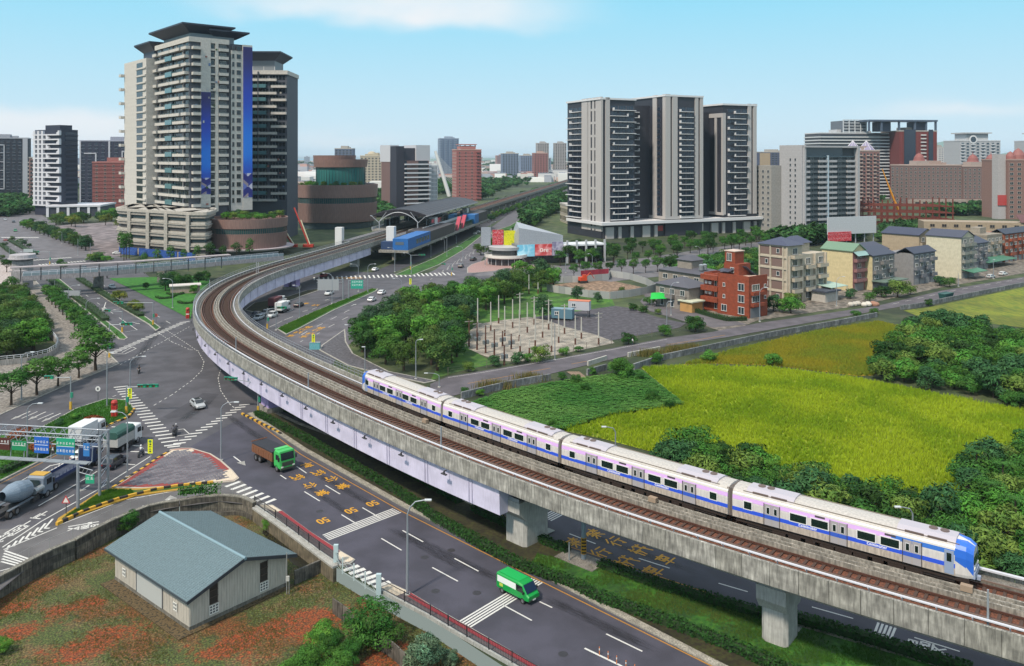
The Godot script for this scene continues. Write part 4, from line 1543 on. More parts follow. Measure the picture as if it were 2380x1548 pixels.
func balcony_mesh(l: float,depth: float,wall: Material,rail: Material,high:=1.0) -> ArrayMesh:
	var key:="b%.2f %.2f %s %.2f" % [l,depth,wall.resource_name,high]
	if kept.has(key):
		return kept[key]
	var b:=N()
	b.span(V(0,-0.3,0),V(l,0.3,depth))
	b.span(V(0,0,depth-0.15),V(l,high,0.148))
	b.span(V(0.001,0,0),V(0.15,high-0.002,depth-0.15))
	b.span(V(l-0.151,0,0),V(0.15,high-0.002,depth-0.15))
	var m:=b.mesh(wall)
	b=N()
	b.span(V(0.05,high+0.3,depth-0.1),V(l-0.1,0.06,0.06))
	var n:=maxi(2,int(l/1.5))
	for k in n+1:
		b.span(V(0.05+(l-0.16)*k/n,high,depth-0.1),V(0.05,0.3,0.05))
	b.mesh(rail,m)
	kept[key]=m
	return m

func ledge_mesh(l: float,depth: float,hook: int,m: Material) -> ArrayMesh:
	var key:="l%.2f %.2f %d %s" % [l,depth,hook,m.resource_name]
	if kept.has(key):
		return kept[key]
	var b:=N()
	b.span(V(0,0,0),V(l,0.34,depth))
	if hook != 0:
		b.span(V(0 if hook<0 else l-0.4,0.42,0),V(0.4,1.15,depth))
	var r:=b.mesh(m)
	kept[key]=r
	return r

func flare(b: MB,x0: float,x1: float,z0: float,z1: float,y0: float,y1: float,out: float) -> void:
	var r:=[PackedVector3Array(),PackedVector3Array(),PackedVector3Array()]
	for k in 3:
		var o: float=[0.0,out,out][k]
		var y: float=[y0,y1-0.7,y1][k]
		for q in [[x0-o,z1+o],[x1+o,z1+o],[x1+o,z0-o],[x0-o,z0-o]]:
			r[k].append(V(q[0],y,q[1]))
	b.loft(r)

func towers() -> void:
	var cream:=wt("c2beb7",0.86)
	var dark:=mat("tower_dark","484c56",0.7,0.0,grain(0.85,0.03),Vector3.ONE/9.0)
	var pane:=glass("1c232a")
	var teal:=glass("4f7379",0.2)
	var rail:=pt("93a3a6",0.4,0.2)
	var roofm:=mat("tower_roof","323848",0.55,0.1)
	var t:=site("apartment_tower","tallest cream tower with tiered balconies, blue banners and dark flared roof","tower",-151.5,395,41.3)
	t.scale=Vector3.ONE*1.053
	var b:=N()
	b.span(V(0,0,-43),V(27,95,43))
	part("wall",b,dark,t)
	var fl:=face("left",27,43)
	var ff:=face("front",27,43)
	var fh:=3.7
	for i in 20:
		var y:=21.0+i*fh
		var w:=bx("window_band",t,pane,V(1.5,y+0.5,0),V(40,2.4,0.05),fl)
		b=N()
		for k in 21:
			b.span(V(1.4+k*2.0,y+0.5,0.05),V(0.14,2.4,0.07),fl)
		stuff(put("mullions",b.mesh(pt("8d8f92",0.5,0.3)),w))
		for k in 4:
			b=N()
			b.span(V(4.0+k*10.0+2.0*(i & 1),y+0.4,0.12),V(1.1,2.5,0.08),fl)
			put("curtain",b.mesh(pt(["8e8a84","6f7276","9c988f"][rng.randi() % 3],0.7)),w)
		if i % 2==0:
			for q in [[2.5,14.5],[26.0,15.5]]:
				put("balcony",balcony_mesh(q[1],2.0,cream,rail),t,fl*mv(q[0],y,0))
			bx("glass_balcony",t,teal,V(17.2,y-0.3,0.1),V(8.6,2.2,2.2),fl)
		else:
			for q in [[-1.0,5.2],[7.6,14.2],[22.2,12.4],[37.0,6.2]]:
				put("balcony",balcony_mesh(q[1],2.0,cream,rail),t,fl*mv(q[0],y,0))
	for s in [21.6,35.8,6.4]:
		bx("pier_strip",t,dark,V(s,21,0.0),V(0.7,74,0.5),fl)
	# front face: strips from the corner to the right
	b=N()
	b.span(V(4.6,18,0),V(4.4,78,0.9),ff)
	b.span(V(11.2,18,0),V(1.4,77,0.9),ff)
	b.span(V(18.6,18,0),V(5.6,74,0.7),ff)
	part("cream_strip",b,cream,t)
	bx("groove",t,pt("3b3c40",0.7),V(17.4,18,0),V(1.0,76,0.4),ff)
	for i in 20:
		var y:=21.0+i*fh
		put("balcony",balcony_mesh(3.6,2.2,cream,rail),t,ff*mv(0.6,y-(0.0 if i % 2==1 else 0.4),0))
		put("balcony",balcony_mesh(4.4,1.4,cream,rail),t,ff*mv(12.8,y,0))
		put("window",window_mesh(2.8,1.9,pt("c2c0ba",0.5),pane,2),t,ff*mv(15.0,y+1.8,0))
		put("window",window_mesh(1.6,2.3,cream,pane,0),t,ff*mv(10.1,y+1.6,0))
		bx("spandrel",t,cream,V(9.1,y-0.2,0),V(2.0,0.8,0.8),ff)
		for s in [19.6,22.2]:
			put("window",window_mesh(0.9 if s<20 else 1.9,2.0,pt("5a5450",0.6),pane,0),t,ff*mv(s,y+1.7,0.7))
	clutter(t,fl,42.0,21.0,fh,20,1.5)
	clutter(t,ff,18.0,21.0,fh,20,1.0)
	banner(t,ff,4.7,4.2,26.0,72.0,0.93)
	banner(t,ff,24.3,4.4,24.0,94.0,0.9)
	bx("cream_strip",t,cream,V(24.2,18,0),V(4.6,77,0.86),ff)
	# crown
	bx("parapet",t,cream,V(-0.8,94.4,-44),V(18.5,2.2,44.8))
	bx("penthouse",t,pt("6f7a80",0.6),V(1.5,95,-38),V(20,3.8,35))
	b=N()
	flare(b,1.5,15,-38,-4,98.8,102.6,5.4)
	flare(b,13,23,-30,-4,97.6,101.0,4.6)
	part("roof",b,roofm,t)
	b=N()
	flare(b,1,9,-66,-50,95.0,99.2,3.6)
	b.span(V(1,90,-66),V(8,5,16))
	part("roof",b,roofm,t)
	# side block
	bx("wall",t,cream,V(-5,0,-77),V(14,90.5,33.7))
	var sl:=face("left",14,33.7,V(-5,0,-43.3))
	for i in 20:
		var y:=19.0+i*3.55
		bx("window",t,pane,V(19.5,y,0),V(9.0,2.4,0.06),sl)
		bx("spandrel",t,cream,V(19.2,y-0.9,0.0),V(14.2,0.8,0.5),sl)
		if i % 2==0:
			put("balcony",balcony_mesh(3.4,2.0,cream,rail),t,sl*mv(-2.4,y+1.0,0))
	# right wing, a slab facing the crossing
	t=site("apartment_tower","grey balcony tower wing with dark flared roof right of the blue banner","tower",-153,462,1.5)
	bx("wall",t,dark,V(0,0,-26),V(29,92,26))
	for i in 19:
		var y:=21.0+i*3.67
		var w:=bx("window_band",t,pane,V(1,y+0.5,0),V(27,2.3,0.05))
		b=N()
		for k in 16:
			b.span(V(1.0+k*1.8,y+0.5,0.05),V(0.12,2.3,0.06))
		stuff(put("mullions",b.mesh(pt("777a7e",0.5,0.3)),w))
		if i % 2==0:
			put("balcony",balcony_mesh(20.2,2.0,cream,rail),t,mv(3.4,y,0))
		else:
			put("balcony",balcony_mesh(6.9,2.0,cream,rail),t,mv(0,y,0))
			put("balcony",balcony_mesh(8.2,2.0,cream,rail),t,mv(20.6,y,0))
			bx("glass_balcony",t,teal,V(9.4,y-0.3,0.05),V(8.4,2.0,2.0))
	for s in [9.0,13.4,18.4]:
		bx("pier_strip",t,dark,V(s,21,0),V(0.4 if s==13.4 else 1.3,71,0.4 if s != 13.4 else 2.3))
	bx("parapet",t,cream,V(-0.5,90.5,-26.5),V(30,2.2,27.5))
	bx("penthouse",t,pt("6d747a",0.6),V(2.5,92,-22),V(19,6.4,19))
	b=N()
	flare(b,2.5,21.5,-22,-3,98.4,103.2,4.4)
	part("roof",b,roofm,t)
	b=N()
	for k in 4:
		b.rod(V(4+k*6,92.6,-1),V(4+k*6,95,-1),0.2)
	part("roof_vent",b,pt("b0b0b0"),t)
	clutter(t,Transform3D(),28.0,21.0,3.67,19,1.6)
	podium()
	dark_towers()

func clutter(t: Node3D,f: Transform3D,w: float,y0: float,fh: float,floors: int,out: float) -> void:   # plants, washing, air conditioners on the balconies
	var b:=N()
	for k in int(w*floors*0.13):
		var q:=V(rng.randf_range(0.6,w-0.6),y0+fh*(rng.randi() % floors)+0.1,rng.randf_range(0.2,out))
		b.tone([Color(0.45,0.45,0.44),Color(0.04,0.09,0.02),Color(0.3,0.12,0.1),Color(0.5,0.48,0.42),Color(0.12,0.2,0.35)][rng.randi() % 5]*rng.randf_range(0.6,1.1))
		b.span(q,V(rng.randf_range(0.3,1.0),rng.randf_range(0.5,1.4),0.35),f)
	stuff(part("balcony_things",b,mat("town","ffffff",0.85),t))

func banner(t: Node3D,f: Transform3D,s: float,w: float,y0: float,y1: float,o: float) -> void:
	# a printed strip: deep blue shading to bright blue, folded cubes at the foot
	var img:=Image.create_empty(32,512,false,Image.FORMAT_RGB8)
	for y in 512:
		for x in 32:
			var v:=y/511.0
			var c:=Color("241f5c").lerp(Color("1c3fae"),smoothstep(0.0,0.35,v)).lerp(Color("1873d6"),smoothstep(0.3,0.62,v)).lerp(Color("1c49b4"),smoothstep(0.7,0.85,v))
			if v>0.84:
				var u:=absf(x-16)/16.0
				var band:=fposmod((v-0.84)*22.0+(u if int((v-0.84)*11.0) % 2==0 else 1.0-u)*0.6,2.0)
				if band<0.5:
					c=Color("b9b8c8") if x>12 else Color("5a6ab0")
				elif band>1.5:
					c=Color("8d7f86") if x<18 else Color("2a2f80")
				else:
					c=Color("1d1f70")
			img.set_pixel(x,y,c)
	var m:=StandardMaterial3D.new()
	m.albedo_texture=ImageTexture.create_from_image(img)
	m.texture_repeat=false
	m.roughness=0.6
	var b:=N()
	b.quad(f*V(s,y0,o+0.06),f*V(s+w,y0,o+0.06),f*V(s+w,y1,o+0.06),f*V(s,y1,o+0.06))
	b.t=PackedVector2Array([Vector2(0,1),Vector2(1,0),Vector2(1,1),Vector2(0,1),Vector2(0,0),Vector2(1,0)])
	var k:=part("banner",b,m,t)
	k.set_meta("label","tall blue banner hung down the cream strip")
	b=N()
	b.span(V(s-0.08,y0-0.08,o),V(w+0.16,y1-y0+0.16,0.055),f)
	put("banner_frame",b.mesh(pt("23408c",0.6)),k)

func podium() -> void:
	var stone:=wt("a09a92",0.75)
	var pale:=wt("b3aea5",0.8)
	var t:=thing("podium_building","curved cream podium with banded galleries at the foot of the tall tower","building")
	var foot:=PackedVector2Array([Vector2(-134,-367),Vector2(-140,-367.5),Vector2(-146,-372),Vector2(-160,-381),Vector2(-172,-388),Vector2(-184,-396),Vector2(-188,-402),Vector2(-200,-460),Vector2(-158,-460),Vector2(-148,-410),Vector2(-138,-388)])
	var b:=N()
	b.prism(foot,0,20.5)
	part("wall",b,stone,t)
	var y:=4.5
	for i in 4:
		for o in [[0.0,1.2,1.1,stone],[1.3,0.25,1.5,pale],[1.7,1.0,0.9,pale]]:
			for q in Geometry2D.offset_polygon(foot,o[2],Geometry2D.JOIN_ROUND):
				b=N()
				b.prism(q,y+o[0],y+o[0]+o[1])
				b.sheet(q,y+o[0])
				part("gallery_band",b,o[3],t)
		for q in Geometry2D.offset_polygon(foot,0.3,Geometry2D.JOIN_ROUND):
			b=N()
			b.prism(q,y-1.4,y-0.01)
			part("gallery_opening",b,pt("4a4647" if i % 2==0 else "2e3f44",0.6),t)
		y+=4.6
	for q in Geometry2D.offset_polygon(foot,1.6,Geometry2D.JOIN_ROUND):
		b=N()
		b.prism(q,19.6,21.0)
		part("parapet",b,pale,t)
	for k in [[-141.5,-368.0],[-155.0,-377.6],[-166.0,-384.2],[-178.0,-392.0]]:
		bc("pilaster",t,pale,V(k[0],9.8,k[1]+0.9),V(1.5,20.2,2.6))
	# blue shop hoarding along the street
	b=N()
	var w:=[[-182,-391],[-170,-384.5],[-158,-377.5],[-146,-369.6],[-136,-364.2]]
	for i in 4:
		var a:=V(w[i][0],0,w[i][1]+2.5)
		var c:=V(w[i+1][0],0,w[i+1][1]+2.5)
		b=N()
		b.bar(a.lerp(c,0.03)+V(0,1.9,0),a.lerp(c,0.94)+V(0,1.9,0),0.3,3.4)
		part("hoarding",b,mat("blue_hoarding","5a7fb2",0.6,0.0,noise("clouds",0.02,["2f5fae","7ea2cf","c8d4e0"],[0.3,0.55,0.8],4),Vector3.ONE/8.0),t)
	# round brown hall
	for q in [[V(-123.5,0,-392),18.2,17.0,"round brown clad hall with a ribbon window and a roof garden",3.4,10.4,12.8,16.6],[V(-114.0,0,-545),26.5,27.5,"larger round brown hall with a glazed drum on top",4.0,16.0,19.5,24.0]]:
		t=thing("round_hall",q[3],"building",q[0])
		var clad:=mat("brown_cladding","8b6f68",0.5,0.15,grain(0.86,0.02),V(0.25,0.02,0.25))
		var r: float=q[1]
		var h: float=q[2]
		b=N()
		b.lathe([r*0.9,0.0,r*0.9,q[4]],Vector3.ZERO,64)
		part("glazed_base",b,glass("3a474c"),t)
		b=N()
		b.lathe([r*0.7,q[4],r*0.955,q[4],r*0.96,q[4]+0.5,r*0.985,q[5],r*0.96,q[5]],Vector3.ZERO,72)
		part("cladding",b,clad,t)
		b=N()
		b.lathe([r*0.963,q[5]-0.1,r*0.97,q[6]+0.1],Vector3.ZERO,72)
		part("ribbon_window",b,glass("2a4a4c"),t)
		b=N()
		b.lathe([r*0.96,q[6],r*0.99,q[6],r*1.005,h,r*0.97,h,r*0.97,h-1.0,0.0,h-1.0],Vector3.ZERO,72)
		part("cladding",b,clad,t)
		b=N()
		for k in 120:
			var a:=TAU*k/120.0
			var e:=Basis(Vector3.UP,a)
			b.slab(e*V(r*0.962,q[4]+0.6,0),e*V(0.05,0,0),e*V(r*0.026,q[5]-q[4]-0.7,0),e*V(0,0,0.07))
			b.slab(e*V(r*0.969,q[5],0),e*V(0.1,0,0),e*V(0,q[6]-q[5],0),e*V(0,0,0.1))
		stuff(part("panel_joints",b,pt("6d5650",0.6),t))
		if r>20.0:
			b=N()
			b.lathe([15.5,h-1.0,15.8,h+11.0],V(2,0,-4),48)
			part("glazed_drum",b,glass("2d6866"),t)
			b=N()
			for k in 48:
				var e:=Basis(Vector3.UP,TAU*k/48.0)
				b.slab(V(2,0,-4)+e*V(15.6,h-1.0,0),e*V(0.3,0,0),V(0,12,0),e*V(0,0,0.15))
			part("mullions",b,pt("27494a",0.4),t)
			b=N()
			b.lathe([14.0,h+11.0,17.0,h+11.0,17.6,h+16.0,14.6,h+16.0],V(2,0,-4),48)
			b.lathe([8.0,h+15.0,13.4,h+15.0,13.8,h+18.6,0.0,h+18.6],V(-2,0,-4),48)
			part("upper_cladding",b,clad,t)
			b=N()
			b.lathe([0.0,h-2.0,r*0.8,h-2.0,r*0.8,h-0.8,0.0,h-0.8],V(0,0,0),40)
			part("terrace",b,stone,t)
		else:
			b=N()
			b.lathe([r*0.9,q[4]-0.4,r*1.14,q[4]-0.4,r*1.16,q[4]+0.3,r*0.9,q[4]+0.3],Vector3.ZERO,64)
			part("canopy",b,pt("a39aa0",0.5),t)

func dark_towers() -> void:
	var t:=site("apartment_tower","triple dark apartment tower with white pilasters and thin white balcony ledges","tower",49,462,25.2)
	var dark:=mat("slate","33353f",0.55,0.0,grain(0.8,0.03),Vector3.ONE/9.0)
	var pane:=glass("1d2c3c")
	var white:=mat("white_tile","aeaaa8",0.6,0.0,grain(0.9,0.03),Vector3.ONE/6.0)
	var edge:=pt("c6c6c8",0.5)
	var b:=N()
	for q in [[0.0,22.0,-38.0,0.0,77.6],[41.0,25.8,-31.0,2.6,80.4],[83.0,25.0,-31.0,1.2,76.6]]:
		bx("wall",t,dark,V(q[0],0,q[2]),V(q[1],q[4]-1.0,q[3]-q[2]))
		bx("roof_rim",t,edge,V(q[0]-0.7,q[4]-0.9,q[2]-0.7),V(q[1]+1.4,1.0,q[3]-q[2]+1.4))
	for q in [[22.0,19.0,-34.0,-13.0,75.0],[66.8,16.2,-32.0,-11.0,72.0]]:
		bx("wall",t,dark,V(q[0],0,q[2]),V(q[1],q[4],q[3]-q[2]))
	# white pilasters: x, z, width along x, depth, bottom, top
	for q in [[-0.25,-21,0.8,7.5,4,78.2],[-0.25,-9.2,0.8,2.2,4,78.2],[-0.25,-14.4,0.8,3.4,4,78.2],[-0.25,-5.6,0.8,6.0,4,78.2],[-0.3,-0.5,1.2,1.1,4,78.2],[2.6,-0.5,2.7,1.2,4,78.0],[40.6,-9.5,0.9,4.0,11,80.8],[40.6,0.3,0.9,2.8,11,80.8],[40.7,2.2,3.4,1.0,11,80.8],[45.4,2.2,3.6,1.0,11,80.6],[61.4,2.2,2.4,0.9,11,80.4],[65.0,2.2,2.2,0.9,11,80.4],
			[25.6,-13.4,2.8,1.0,10,70],[82.6,-6.0,0.8,2.0,12,70.5],[82.6,0.2,0.8,1.6,12,70.5],[82.6,-13.5,0.8,1.8,12,70.5],[101.5,0.8,2.6,1.0,11,77.0],[105.6,0.8,2.6,1.0,11,77.0],[107.4,-30,1.0,8,11,77.0]]:
		bx("pilaster",t,white,V(q[0],q[4],q[1]),V(q[2],q[5]-q[4],q[3]))
	for q in [[82.55,-14,0.9,15.6,68.5,71.0],[41.0,2.18,26.0,1.05,9.6,11.2],[40.55,-14,1.0,17.2,9.6,11.2],[82.5,-14,1.0,16,10.6,12.2],[83.5,1.0,1.2,0.9,11,71.0]]:
		bx("pilaster",t,white,V(q[0],q[4],q[1]),V(q[2],q[5]-q[4],q[3]))
	for i in 10:                                # cross pieces of the left pilaster wall
		bx("cross_beam",t,white,V(-0.2,5.0+i*7.3,-20.8),V(0.55,1.3,20.6))
	var n:=0
	var f1:=face("left",22,38)
	var ff:=face("front",22,38)
	for i in 20:
		var y:=10.0+i*3.2
		var e:=i % 2==0
		# ledges: face, start, length, hook side
		var list:=[]
		list.append([f1,0.5 if e else 5.0,16.5 if e else 12.0,0 if e else -1])
		list.append([ff,7.4 if not e else 5.5,14.6 if not e else 11.4,-1 if not e else 1])
		list.append([face("front",0,0,V(22,0,-13)),6.6 if e else 5.8,5.2 if not e else 4.4,1 if e else 0])
		list.append([face("front",0,0,V(41,0,2.6)),9.6,9.2,-1])
		list.append([face("front",0,0,V(66.8,0,-11)),3.0,5.5,1 if e else 0])
		list.append([face("front",0,0,V(83,0,1.2)),3.6 if e else 8.2,12.6 if e else 10.4,-1])
		for q in list:
			put("balcony_ledge",ledge_mesh(q[2],1.7,q[3],edge),t,q[0]*mv(q[1],y,0))
		for q in [[ff,5.6,16.0],[face("front",0,0,V(41,0,2.6)),8.8,11.2],[face("front",0,0,V(83,0,1.2)),3.0,15.2],[f1,1.0,16.0],[face("left",0,16,V(41,0,2.6)),5.6,5.6]]:
			var w:=bx("window_band",t,pane,V(q[1],y+0.7,0),V(q[2],2.0,0.05),q[0])
			b=N()
			for k in int(q[2]/1.7)+1:
				b.span(V(q[1]+k*1.7,y+0.7,0.05),V(0.16 if k % 3 else 0.9,2.0,0.07),q[0])
			stuff(put("mullions",b.mesh(pt("3b3d47",0.5)),w))
	# podium
	bx("podium_band",t,edge,V(-2,7.6,-36),V(113,1.6,40.5))
	bx("podium_wall",t,pt("3a3b42",0.6),V(1,0,-34),V(107,7.6,35))
	for k in 14:
		bx("podium_pier",t,white,V(2.0+k*8.0,0,1.2),V(2.0 if k % 3 else 5.0,6.4,1.0))
	bx("red_sign",t,pt("8e2f2c",0.6),V(36,3.0,1.3),V(4,3.0,0.3))

# generic block: walls, windows floor by floor on the faces one can see, rim and roof house
func tower(label: String,x: float,z: float,deg: float,l: float,d: float,h: float,wall: String,opt:={}) -> Node3D:
	var t:=site(opt.get("name","apartment_building"),label,opt.get("cat","building"),x,z,deg,opt.get("group",""))
	var b:=N()
	var y0: float=opt.get("from",0.0)
	b.span(V(0,y0,-d),V(l,h-y0,d))
	part("wall",b,wt(wall,0.85),t)
	var floors: int=opt.get("floors",int(h/3.4))
	var pane: Material=glass(opt.get("glass","1e2830"))
	var singles: bool=opt.get("singles",false)
	for side in opt.get("faces",["front","left"]):
		var f:=face(side,l,d)
		var w: float=l if side=="front" else d
		var style: String=opt.get(side,"grid")
		var n: int=opt.get("n_"+side,maxi(2,int(w/4.0)))
		var mb:=N()
		var fr:=N()
		for i in floors:
			var y:=y0+(h-y0-1.5)*(i+0.5)/floors+0.4
			var fh:=(h-y0)/floors
			if style=="band":
				mb.span(V(0.4,y-0.6,0),V(w-0.8,fh*0.5,0.06),f)
				fr.span(V(-0.4,y-fh*0.42,0),V(w+0.8,fh*0.34,1.1),f)
				continue
			if style=="blank":
				continue
			for k in n:
				var s:=w*(k+0.5)/n
				var ww:=w/n*float(opt.get("fill",0.5))
				if singles:
					put("window",window_mesh(ww,fh*0.5,pt("b5b1aa",0.6),pane,1 if ww>1.5 else 0),t,f*mv(s,y,0))
				else:
					mb.span(V(s-ww*0.5,y-fh*0.25,0),V(ww,fh*0.5,0.08),f)
					if style=="balcony" or (style=="mixed" and k % 2==0):
						fr.span(V(s-ww*0.75,y-fh*0.42,0),V(ww*1.5,fh*0.3,1.2),f)
					else:
						fr.span(V(s-ww*0.6,y-fh*0.31,0),V(ww*1.2,fh*0.05,0.3),f)
		if mb.v.size():
			stuff(part("windows",mb,pane,t))
		if fr.v.size():
			stuff(part("balconies",fr,pt(opt.get("trim","a5a09a"),0.7),t))
	bx("roof_rim",t,pt(opt.get("trim","a5a09a"),0.7),V(-0.3,h-0.01,-d-0.3),V(l+0.6,1.1,d+0.6))
	b=N()
	b.span(V(l*0.3,h+1.0,-d*0.75),V(l*0.4,3.6,d*0.5))
	b.span(V(l*0.62,h+1.0,-d*0.6),V(l*0.2,2.0,d*0.3))
	part("roof_house",b,wt(opt.get("trim","a5a09a"),0.8),t)
	return t

func far_buildings() -> void:
	var b:=N()
	# ---- left
	var t:=tower("dark tower with a pale frame line at the left edge",-552,846,25,56,30,64,"2b2d3a",{"n_front": 11,"trim": "9a9ca4","glass": "1a2130"})
	b=N()
	for q in [[6,12,1.0,46],[34,12,1.0,46],[6,57,29,1.0],[6,12,29,1.0],[20,12,0.8,46],[51,0,4.5,64]]:
		b.span(V(q[0],q[1],0),V(q[2],q[3],0.5))
	for k in 4:
		b.span(V(6,22+k*9,0),V(28,0.6,0.45))
	part("pale_frame",b,pt("a6a6ac",0.6),t)
	t=tower("small pinkish tower between the two dark left towers",-443,770,20,8,22,44,"8a6a66",{"left": "balcony"})
	# wavy white balconies
	t=site("apartment_tower","dark tower wrapped on its left side in wavy white balconies","tower",-344,640,62)
	b=N()
	b.span(V(0,0,-32),V(14,66,32))
	b.span(V(2,66,-22),V(10,3.6,18))
	part("wall",b,mat("navy_wall","2a2d40",0.6,0.0,grain(0.85,0.03),Vector3.ONE/9.0),t)
	var wave:=pt("bebec4",0.5)
	var lf:=face("left",14,32)
	for i in 16:
		var y:=8.0+i*3.62
		b=N()
		b.span(V(-0.5,y-0.7,0),V(33,1.0,1.7),lf)
		for k in 3:
			b.span(V(0.4+k*5.0,y+0.3,0),V(2.2,2.6,1.7),lf)
		b.span(V(16.0 if i % 2==0 else 30.6,y+0.3,0),V(2.0,2.6,1.7),lf)
		b.lathe([0.0,0.0,1.2,0.0,1.2,1.72,0.0,1.72],lf*V(18.2 if i % 2==0 else 30.2,y+0.7,0),12,lf.basis*Basis(Vector3.RIGHT,PI/2))
		part("balcony",b,wave,t)
		bx("window_band",t,glass("1c2436"),V(4,y,0),V(9.6,1.8,0.06))
		bx("ledge",t,pt("34374a",0.6),V(3.6,y-0.9,0),V(10.6,0.4,0.5))
	t=site("podium_building","low dark podium framed in white below the wavy tower","building",-349,630,10)
	b=N()
	b.span(V(0,0,-40),V(37,7.0,40))
	part("podium_wall",b,pt("2f323e",0.6),t)
	for k in 6:
		bx("podium_pier",t,wave,V(-0.4+k*7.2,0,-0.3),V(1.8,7.4,1.0))
		bx("podium_pier",t,wave,V(-0.5,0,-8.0-k*5.4),V(0.9,7.4,1.8))
	bx("podium_rim",t,wave,V(-0.6,7.4,-40),V(38.4,1.3,41))
	t=tower("navy tower outlined with tall white frames behind the brick tower",-412,800,8,84,30,60,"2c3044",{"n_front": 14,"trim": "8f93a2","faces": ["front"],"glass": "1b2232"})
	b=N()
	for q in [[0,0,1.2,60],[14,0,1.2,48],[26,0,1.5,60],[38,0,1.0,50],[62,0,1.0,50],[38,50,25,1.0],[4,48,11,1.0],[45,24,1.0,18],[50,24,1.0,18],[55,24,1.0,18]]:
		b.span(V(q[0],q[1],0),V(q[2],q[3],0.6))
	part("white_frame",b,pt("a9aab2",0.6),t)
	t=tower("brick red tower block left of the tall cream tower",-361,722,12,34,24,40,"8a5350",{"n_front": 5,"n_left": 3,"fill": 0.25,"trim": "9b6560","left": "mixed","faces": ["front","left"],"singles": true,"floors": 12})
	for i in 12:
		bx("string_course",t,pt("7c4644",0.7),V(-0.1,2.0+i*3.2,0),V(34.2,0.25,0.25))
	# ---- centre
	t=tower("cream ornate apartment block with arched crown left of the striped building",-196,1084,3,32,30,46,"b0a694",{"n_front": 7,"trim": "b8ae9c","singles": true,"floors": 13,"faces": ["front"]})
	b=N()
	b.lathe([0.0,52.5,2.0,52.3,4.6,51.0,6.0,48.5,6.2,46.0],V(14,0,-8),20)
	b.span(V(6,46,-16),V(17,3.0,15))
	part("arched_crown",b,wt("b2a893",0.85),t)
	tower("bluish slab behind the ornate cream block",-262,1240,3,26,30,57,"5f6a80",{"n_front": 5,"faces": ["front"]})
	# brown building with white stripes
	t=site("office_block","brown and white mid rise block striped with white ledges behind the station","building",-95,690,33)
	bx("wall",t,mat("cocoa","6f5754",0.7,0.0,grain(0.88,0.03),Vector3.ONE/7.0),V(0,0,-30),V(30,42,30))
	bx("dark_shaft",t,pt("2b2a36",0.6),V(-0.2,0,-12),V(7.0,54,12.4))
	b=N()
	b.span(V(-0.3,41,-32),V(8,14,20.5))
	b.span(V(19,41,-26),V(13,14,24))
	part("white_crown",b,mat("white_clad","b9bac0",0.5,0.0,grain(0.92,0.03),Vector3.ONE/6.0),t)
	bx("dark_crown",t,pt("33333f",0.6),V(7,41,-28),V(12,11.5,24))
	for i in 11:
		bx("white_ledge",t,pt("c4c4ca",0.5),V(7.2,2.4+i*3.6,0),V(23+0.15*i,1.1,1.6))
		bx("window",t,glass("232a33"),V(20,3.6+i*3.6,0),V(9,2.2,0.08))
		bx("window",t,glass("232a33"),V(7.2,3.6+i*3.6,0),V(2.2,2.2,0.08))
	bx("white_wing",t,mat("white_clad"),V(30.2,0,-26),V(9,38,24))
	b=N()
	for i in 10:
		for k in 7:
			b.span(V(30.4+k*1.25,3.0+i*3.5,-2.0),V(0.35,2.6,0.05))
	stuff(part("window_slots",b,glass("3a4450"),t))
	tower("tall blue grey twin topped tower far behind the station",-137,1600,12,36,34,80,"6f7f95",{"n_front": 8,"n_left": 5,"trim": "8d99aa","front": "mixed","left": "mixed","floors": 23,"glass": "3a4a62"})
	t=tower("pink tower block with dark windows beside the far viaduct",-57,862,14,26,26,52,"9c6360",{"n_front": 4,"trim": "b08a80","front": "grid","fill": 0.22,"singles": true,"floors": 15})
	b=N()
	for i in 15:
		b.span(V(0,1.6+i*3.4,0),V(20,0.2,0.2))
		b.span(V(20.5,2.0+i*3.4,0),V(5.5,1.2,1.4))
	part("string_courses",b,pt("86504e",0.7),t)
	b=N()
	b.span(V(4,53.5,-20),V(17,2.8,16))
	b.span(V(3,57.6,-21),V(19,0.8,18))
	for k in 4:
		b.span(V(4+k*5.3,56,-5),V(1.0,1.8,1.0))
	part("roof_frame",b,wt("a8746e",0.85),t)
	tower("pink small tower far along the line",42,1590,8,26,26,52,"97625e",{"n_front": 5,"trim": "b39a90","floors": 15})
	tower("left one of two slim grey towers behind the pink one",58,1900,8,26,26,76,"a29c9a",{"n_front": 5,"trim": "a8a5a4","floors": 22})
	tower("right one of two slim grey towers behind the pink one",98,1900,8,26,26,76,"a29c9a",{"n_front": 5,"trim": "a8a5a4","floors": 22})
	t=tower("beige windowless block just left of the dark towers",52,660,4,24,40,62,"a8957c",{"front": "blank","left": "grid","n_left": 3})
	tower("low beige store building left of the dark towers",38,560,8,30,30,12,"b0a694",{"floors": 2,"n_front": 4,"glass": "33302e"})
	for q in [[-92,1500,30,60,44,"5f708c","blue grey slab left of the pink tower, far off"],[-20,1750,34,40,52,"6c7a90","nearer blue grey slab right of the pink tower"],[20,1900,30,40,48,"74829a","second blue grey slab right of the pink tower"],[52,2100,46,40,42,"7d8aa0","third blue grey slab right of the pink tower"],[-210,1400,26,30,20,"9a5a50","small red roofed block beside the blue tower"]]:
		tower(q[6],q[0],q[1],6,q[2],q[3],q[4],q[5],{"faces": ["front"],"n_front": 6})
	# leaning white pylon of the cable bridge
	t=thing("bridge_pylon","leaning white pylon with fanned cables between the towers","pylon",p("S",1432,530))
	b=N()
	b.tube(PackedVector3Array([V(0,0,0),V(-16,52,0)]),[2.4,1.6],8)
	part("mast",b,pt("c8c8c8"),t)
	b=N()
